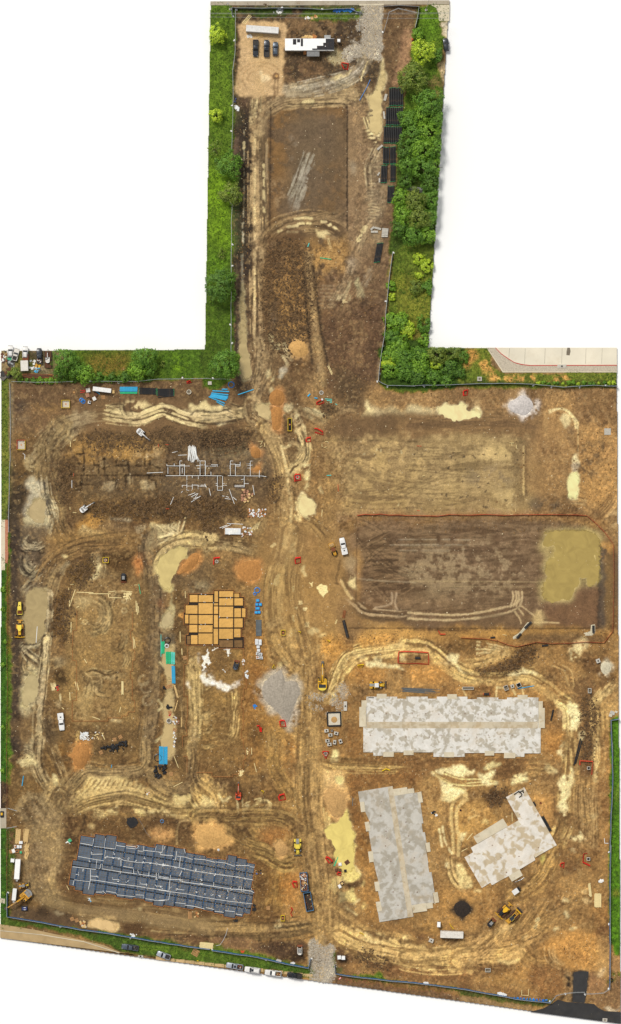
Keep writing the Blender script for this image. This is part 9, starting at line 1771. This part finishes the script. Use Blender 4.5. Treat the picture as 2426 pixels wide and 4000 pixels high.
def tree(t,x,y,r,kind,label,name='broadleaf_tree',low=False,sparse=1.0,cat='tree'):
 global TREES;TREES+=1
 p=T(t,x,y);R=r*TILE[t][2]*S;rr=np.random.default_rng(int(p[0]*7+p[1]*13))
 o=thing(name,label,cat,p[0],p[1],0,'trees and shrubs round the site',z=gz(p[0],p[1]));ox,oy,oz=o.location
 Hc=R*(.75 if low else 1.25);base=.3 if low else R*.55
 nc=int(14+R*R*4.2);per=int((20 if R>2.5 else 26)*sparse)
 th=rr.uniform(0,2*math.pi,nc);ph=np.arccos(rr.uniform(-.15,1,nc));sc=rr.uniform(.72,1.02,nc)*(1+.16*np.sin(th*3+rr.uniform(0,6))+.10*np.sin(th*5+rr.uniform(0,6)))
 cc=np.stack([np.cos(th)*np.sin(ph)*R*sc,np.sin(th)*np.sin(ph)*R*sc,base+Hc*(.35+.65*np.cos(ph)*sc)],1)
 nrm=np.stack([np.cos(th)*np.sin(ph),np.sin(th)*np.sin(ph),np.cos(ph)*.8+.35],1)
 cr_=rr.uniform(.16,.30,nc)*min(R,3.4)+.12
 q=rr.normal(size=(nc,per,3));q/=np.linalg.norm(q,axis=2,keepdims=True);q*=rr.uniform(.35,1.0,(nc,per,1))
 pos=(cc[:,None]+q*cr_[:,None,None]*np.array((1,1,.7))).reshape(-1,3)
 nn=(nrm[:,None]*.9+q*.9+rr.normal(size=(nc,per,3))*.35).reshape(-1,3);nn/=np.linalg.norm(nn,axis=1,keepdims=True)
 pos[:,2]=np.maximum(pos[:,2],.1)
 keep=pip(pos[:,0]+ox,pos[:,1]+oy,OUTw);pos=pos[keep];nn=nn[keep]
 if len(pos)<10:return
 u=np.cross(nn,rr.normal(size=nn.shape));u/=np.linalg.norm(u,axis=1,keepdims=True)+1e-9;v=np.cross(nn,u);s=rr.uniform(.16,.34,(len(pos),1))*(1 if R>1.5 else .75)
 V=np.stack([pos-u*s*1.25,pos-v*s*.7,pos+u*s*1.25,pos+v*s*.7],1).reshape(-1,3).astype(np.float32)
 me=bpy.data.meshes.new('crown');n=len(pos);me.vertices.add(4*n);me.vertices.foreach_set('co',V.ravel());me.loops.add(4*n);me.loops.foreach_set('vertex_index',np.arange(4*n,dtype=np.int32));me.polygons.add(n);me.polygons.foreach_set('loop_start',np.arange(0,4*n,4,dtype=np.int32));me.update(calc_edges=True);me.materials.append(LEAF[kind])
 c=mk('crown',me,o);c['kind']='stuff'
 m=MB();m.tube([(0,0,-.2),(0,0,base*.7+.3),(.05*R,.04*R,base+Hc*.45)],.05*R+.05,7,.02*R+.02)
 for k in range(4):a=k*1.57+rr.uniform(0,1);m.tube([(0,0,base*.6+.25),(cos(a)*R*.4,sin(a)*R*.4,base+Hc*.3),(cos(a)*R*.7,sin(a)*R*.7,base+Hc*.42)],.03*R+.02,5,.012*R+.01)
 m.build('trunk','bark',o)
for a in(('a1',65,215,58,'lime','bright lime tree on the western lawn near the north road'),('a1',68,690,38,'lime','small lime tree on the western lawn beside the fence'),('a2',150,225,78,'mid','bushy tree overhanging the western fence, upper of two'),('a2',160,395,66,'olive','olive tree overhanging the western fence, lower of two'),('a3',95,185,102,'dark','large dark green tree on the western lawn'),('a3',125,655,92,'mid','mid green tree at the northwest inner corner'),('a1',1268,205,34,'bright','small bush at the top of the eastern tree row'),('a1',1296,318,74,'lime','bright lime tree east of the reddish bank'),('a1',1370,330,46,'mid','mid green tree right of the lime one'),('a1',1238,478,92,'olive','round olive tree above the pipe stacks'),('a1',1330,620,86,'mid','mid green tree right of the second pipe stack'),('b1',465,105,92,'mid','tall mid green tree right of the junk yard'),('b1',440,205,52,'dark','dark shrub at the junk yard corner'),('b1',545,165,62,'mid','green tree between the junk yard and the lawn'),('b1',610,205,66,'bright','bright bush at the fence right of the junk yard'),('b1',690,225,38,'mid','small bush on the fence line left of the lawn'),('b1',1045,75,92,'mid','tall green tree at the top of the northwest lawn'),('b1',985,175,66,'bright','bright tree at the fence below the tall lawn tree'),('b1',1062,165,56,'mid','rounded tree right of the bright fence tree'),('b1',112,200,44,'olive','grey-green tree in the junk yard'),('b1',900,225,34,'dark','low dark bush at the lawn fence'),('b1',800,228,30,'dark','lower dark bush at the lawn fence, further west')):tree(*a)
tree('a2',60,130,52,'olive','sparse thin tree on the western lawn',sparse=.12);tree('a3',100,5,22,'olive','sparse little tree on the western lawn',sparse=.2);tree('a2',105,735,20,'olive','sparse sapling on the western lawn',sparse=.2);tree('b1',1155,135,24,'olive','bare shrub on the northwest lawn',sparse=.2)
rs=random.Random(5)
for i,(x,y,r,k) in enumerate(((1215,-40,62,'mid'),(1300,-70,66,'bright'),(1385,-40,56,'mid'),(1235,60,70,'mid'),(1330,40,72,'bright'),(1195,140,58,'dark'),(1290,140,74,'bright'),(1375,130,64,'mid'),(1210,230,60,'mid'),(1300,245,72,'mid'),(1375,240,56,'bright'),(1200,320,44,'dark'),(1340,330,62,'dark'),(1170,420,56,'bright'),(1250,440,72,'olive'),(1345,430,62,'mid'),(1180,520,62,'bright'),(1275,540,74,'olive'),(1345,540,56,'mid'),(1160,600,56,'dark'),(1245,640,66,'mid'),(1330,640,54,'bright'))):
 row=[0,0,0,1,1,2,2,2,3,3,3,4,4,5,5,5,6,6,6,7,7,7][i];first=[0,0,0,3,3,5,5,5,8,8,8,11,11,13,13,13,16,16,16,19,19,19][i]
 tree('a2',x,y,r,k,'%s tree in the %s row of the eastern wood, %s from the pipes'%({'mid':'mid green','bright':'fresh green','dark':'dark green','olive':'olive'}[k],ORD[row],ORD[i-first]))
for a in(('a3',1275,20,34,'lime','lime shrub on the eastern clearing, upper left'),('a3',1320,60,40,'lime','lime shrub at the eastern clearing edge'),('a3',1278,118,24,'lime','small lime shrub in the eastern clearing'),('a3',1258,185,46,'olive','dark loose shrub in the eastern clearing'),('a3',1325,190,40,'mid','green shrub at the clearing edge right of the loose one'),('a3',1108,180,28,'bright','narrow bush at the eastern fence, upper'),('a3',1115,245,24,'lime','small lime bush at the eastern fence'),('a3',1110,380,44,'bright','bush at the eastern fence beside the clearing'),('a3',1165,400,58,'bright','fresh green bush mass beside the clearing'),('a3',1210,440,46,'lime','lime bush mass below the clearing'),('a3',1115,480,52,'mid','green bush at the eastern fence, lower'),('a3',1310,410,50,'mid','green tree at the clearing edge, lower right'),('a3',1320,500,46,'bright','fresh tree at the inner corner of the survey'),('a3',1165,520,50,'bright','fresh bush west of the shaded hollow'),('a3',1110,590,56,'bright','bush above the fence corner, upper'),('a3',1190,610,62,'mid','green tree above the fence corner, upper right'),('a3',1280,620,62,'bright','fresh green tree east of the fence corner'),('a3',1105,680,50,'bright','bush at the fence corner, lower'),('a3',1190,695,52,'mid','green bush along the fence corner, lower right'),('a3',1270,710,56,'dark','dark tree south of the fresh corner tree')):tree(*a,low=True)
for a in(('b3',60,60,60,'mid','green tree in the northeast copse, upper left'),('b3',180,60,74,'olive','olive tree in the northeast copse, top'),('b3',300,50,66,'olive','loose olive tree in the northeast copse, upper right'),('b3',365,85,46,'mid','green tree at the copse edge beside the lawn'),('b3',60,170,66,'bright','fresh tree in the northeast copse, left'),('b3',182,132,40,'lime','vivid lime bush in the middle of the northeast copse'),('b3',270,165,66,'dark','dark tree in the northeast copse, right of the lime bush'),('b3',345,190,46,'dark','dark tree at the copse edge, lower right'),('b3',160,225,60,'mid','green tree at the copse foot, middle'),('b3',40,245,44,'dark','dark bush at the copse foot, left'),('b3',250,250,46,'mid','green bush at the copse foot, right'),('b2',1370,40,70,'bright','fresh green tree west of the northeast copse'),('b2',1310,120,50,'lime','lime bush at the fence bend'),('b2',1420,170,66,'mid','green tree beside the fence bend')):tree(*a,low=True)
for i in range(16):tree('b3',905+i*36+rs.uniform(-8,8),266+rs.uniform(-4,6),rs.uniform(8,15),rs.choice(('bright','mid','lime')),'little weed clump along the northeast lawn fence','weed_clump',True,cat='shrub')
for i in range(10):tree('b1',150+i*44+rs.uniform(-10,10),244+rs.uniform(-6,8),rs.uniform(14,26),rs.choice(('mid','bright','dark')),'low hedge bush on the junk yard fence','hedge_bush',True,cat='shrub')
for i in range(9):tree('b1',720+i*42+rs.uniform(-10,10),240+rs.uniform(-6,6),rs.uniform(14,24),rs.choice(('mid','bright','dark')),'low hedge bush on the northwest lawn fence','hedge_bush',True,cat='shrub')
for t,x,y,r in(('d1',22,370,18),('d1',24,510,16),('d1',36,740,14),('e1',20,175,16),('e1',20,620,16),('f1',18,200,16)):tree(t,x,y,r,'bright','low tuft of brighter grass on the west lawn','grass_tuft',True,cat='grass')
tree('g1',25,346,16,'bright','small round green shrub on the southwest lawn','shrub',True,cat='shrub')
# ground scatter: grass, stones, clods
def scatter(name,mask,n,base,mat,smin,smax,seed,up=0.0,zoff=0.0):
 r=np.random.default_rng(seed);w=np.clip(mask*OUTm,0,1).ravel();w=w/w.sum();idx=r.choice(len(w),n,p=w);iy,ix=idx//NX,idx%NX
 jx=(ix+r.uniform(-.5,.5,n))*G;jy=(iy+r.uniform(-.5,.5,n))*G
 z=HZ[iy,ix];P=np.stack([(jx-1213)*S,(2000-jy)*S,z+zoff],1)
 bv,bf=base;k=len(bv);a=r.uniform(0,6.28,n);s=r.uniform(smin,smax,n)*(1+.6*(r.random(n)>.93));ca,sa=np.cos(a),np.sin(a)
 B=np.array(bv,float)[None].repeat(n,0)*(1+.25*r.normal(size=(n,k,1)));X=(B[...,0]*ca[:,None]-B[...,1]*sa[:,None])*s[:,None];Y=(B[...,0]*sa[:,None]+B[...,1]*ca[:,None])*s[:,None];Z=B[...,2]*s[:,None]
 V=np.stack([X+P[:,0:1],Y+P[:,1:2],Z+P[:,2:3]],2).reshape(-1,3).astype(np.float32);F=(np.array(bf)[None]+np.arange(n)[:,None,None]*k).reshape(-1,len(bf[0])).astype(np.int32)
 me=bpy.data.meshes.new(name);me.vertices.add(len(V));me.vertices.foreach_set('co',V.ravel());me.loops.add(F.size);me.loops.foreach_set('vertex_index',F.ravel());me.polygons.add(len(F));me.polygons.foreach_set('loop_start',np.arange(0,F.size,F.shape[1],dtype=np.int32));me.update(calc_edges=True);me.materials.append(MAT(mat))
 o=mk(name,me);o['kind']='stuff';return o
rock=([(-1,-.6,0),(.9,-.8,0),(1,.7,0),(-.8,.9,0),(.1,0,1.0)],[(0,1,4),(1,2,4),(2,3,4),(3,0,4)])
blade=([(-.5,0,0),(.5,0,0),(.15,.5,1.0),(0,-.5,0),(.1,.5,0),(-.3,.1,1.1)],[(0,1,2),(3,4,5)])
def island(name,c,v):
 m,nt,b=nodes(name);g=nt.nodes.new('ShaderNodeNewGeometry');cr=nt.nodes.new('ShaderNodeValToRGB');l=lin(c);cr.color_ramp.elements[0].color=(*[x*(1-v) for x in l],1);cr.color_ramp.elements[1].color=(*[x*(1+v) for x in l],1);nt.links.new(g.outputs['Random Per Island'],cr.inputs['Fac']);nt.links.new(cr.outputs['Color'],b.inputs['Base Color']);iv(b,'Roughness',.95);_M[name]=m;return name
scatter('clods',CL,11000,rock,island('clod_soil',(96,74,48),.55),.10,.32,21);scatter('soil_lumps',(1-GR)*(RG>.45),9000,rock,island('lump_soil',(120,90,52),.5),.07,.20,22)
scatter('gravel_stones',GV,7000,rock,island('gravel_stone',(170,160,144),.3),.07,.18,23);scatter('pebbles',(1-GR)*(1-CL),4200,rock,island('pebble',(214,196,160),.25),.05,.13,24);scatter('grass',GR,30000,blade,island('grass_blade',(84,128,32),.4),.14,.34,25)
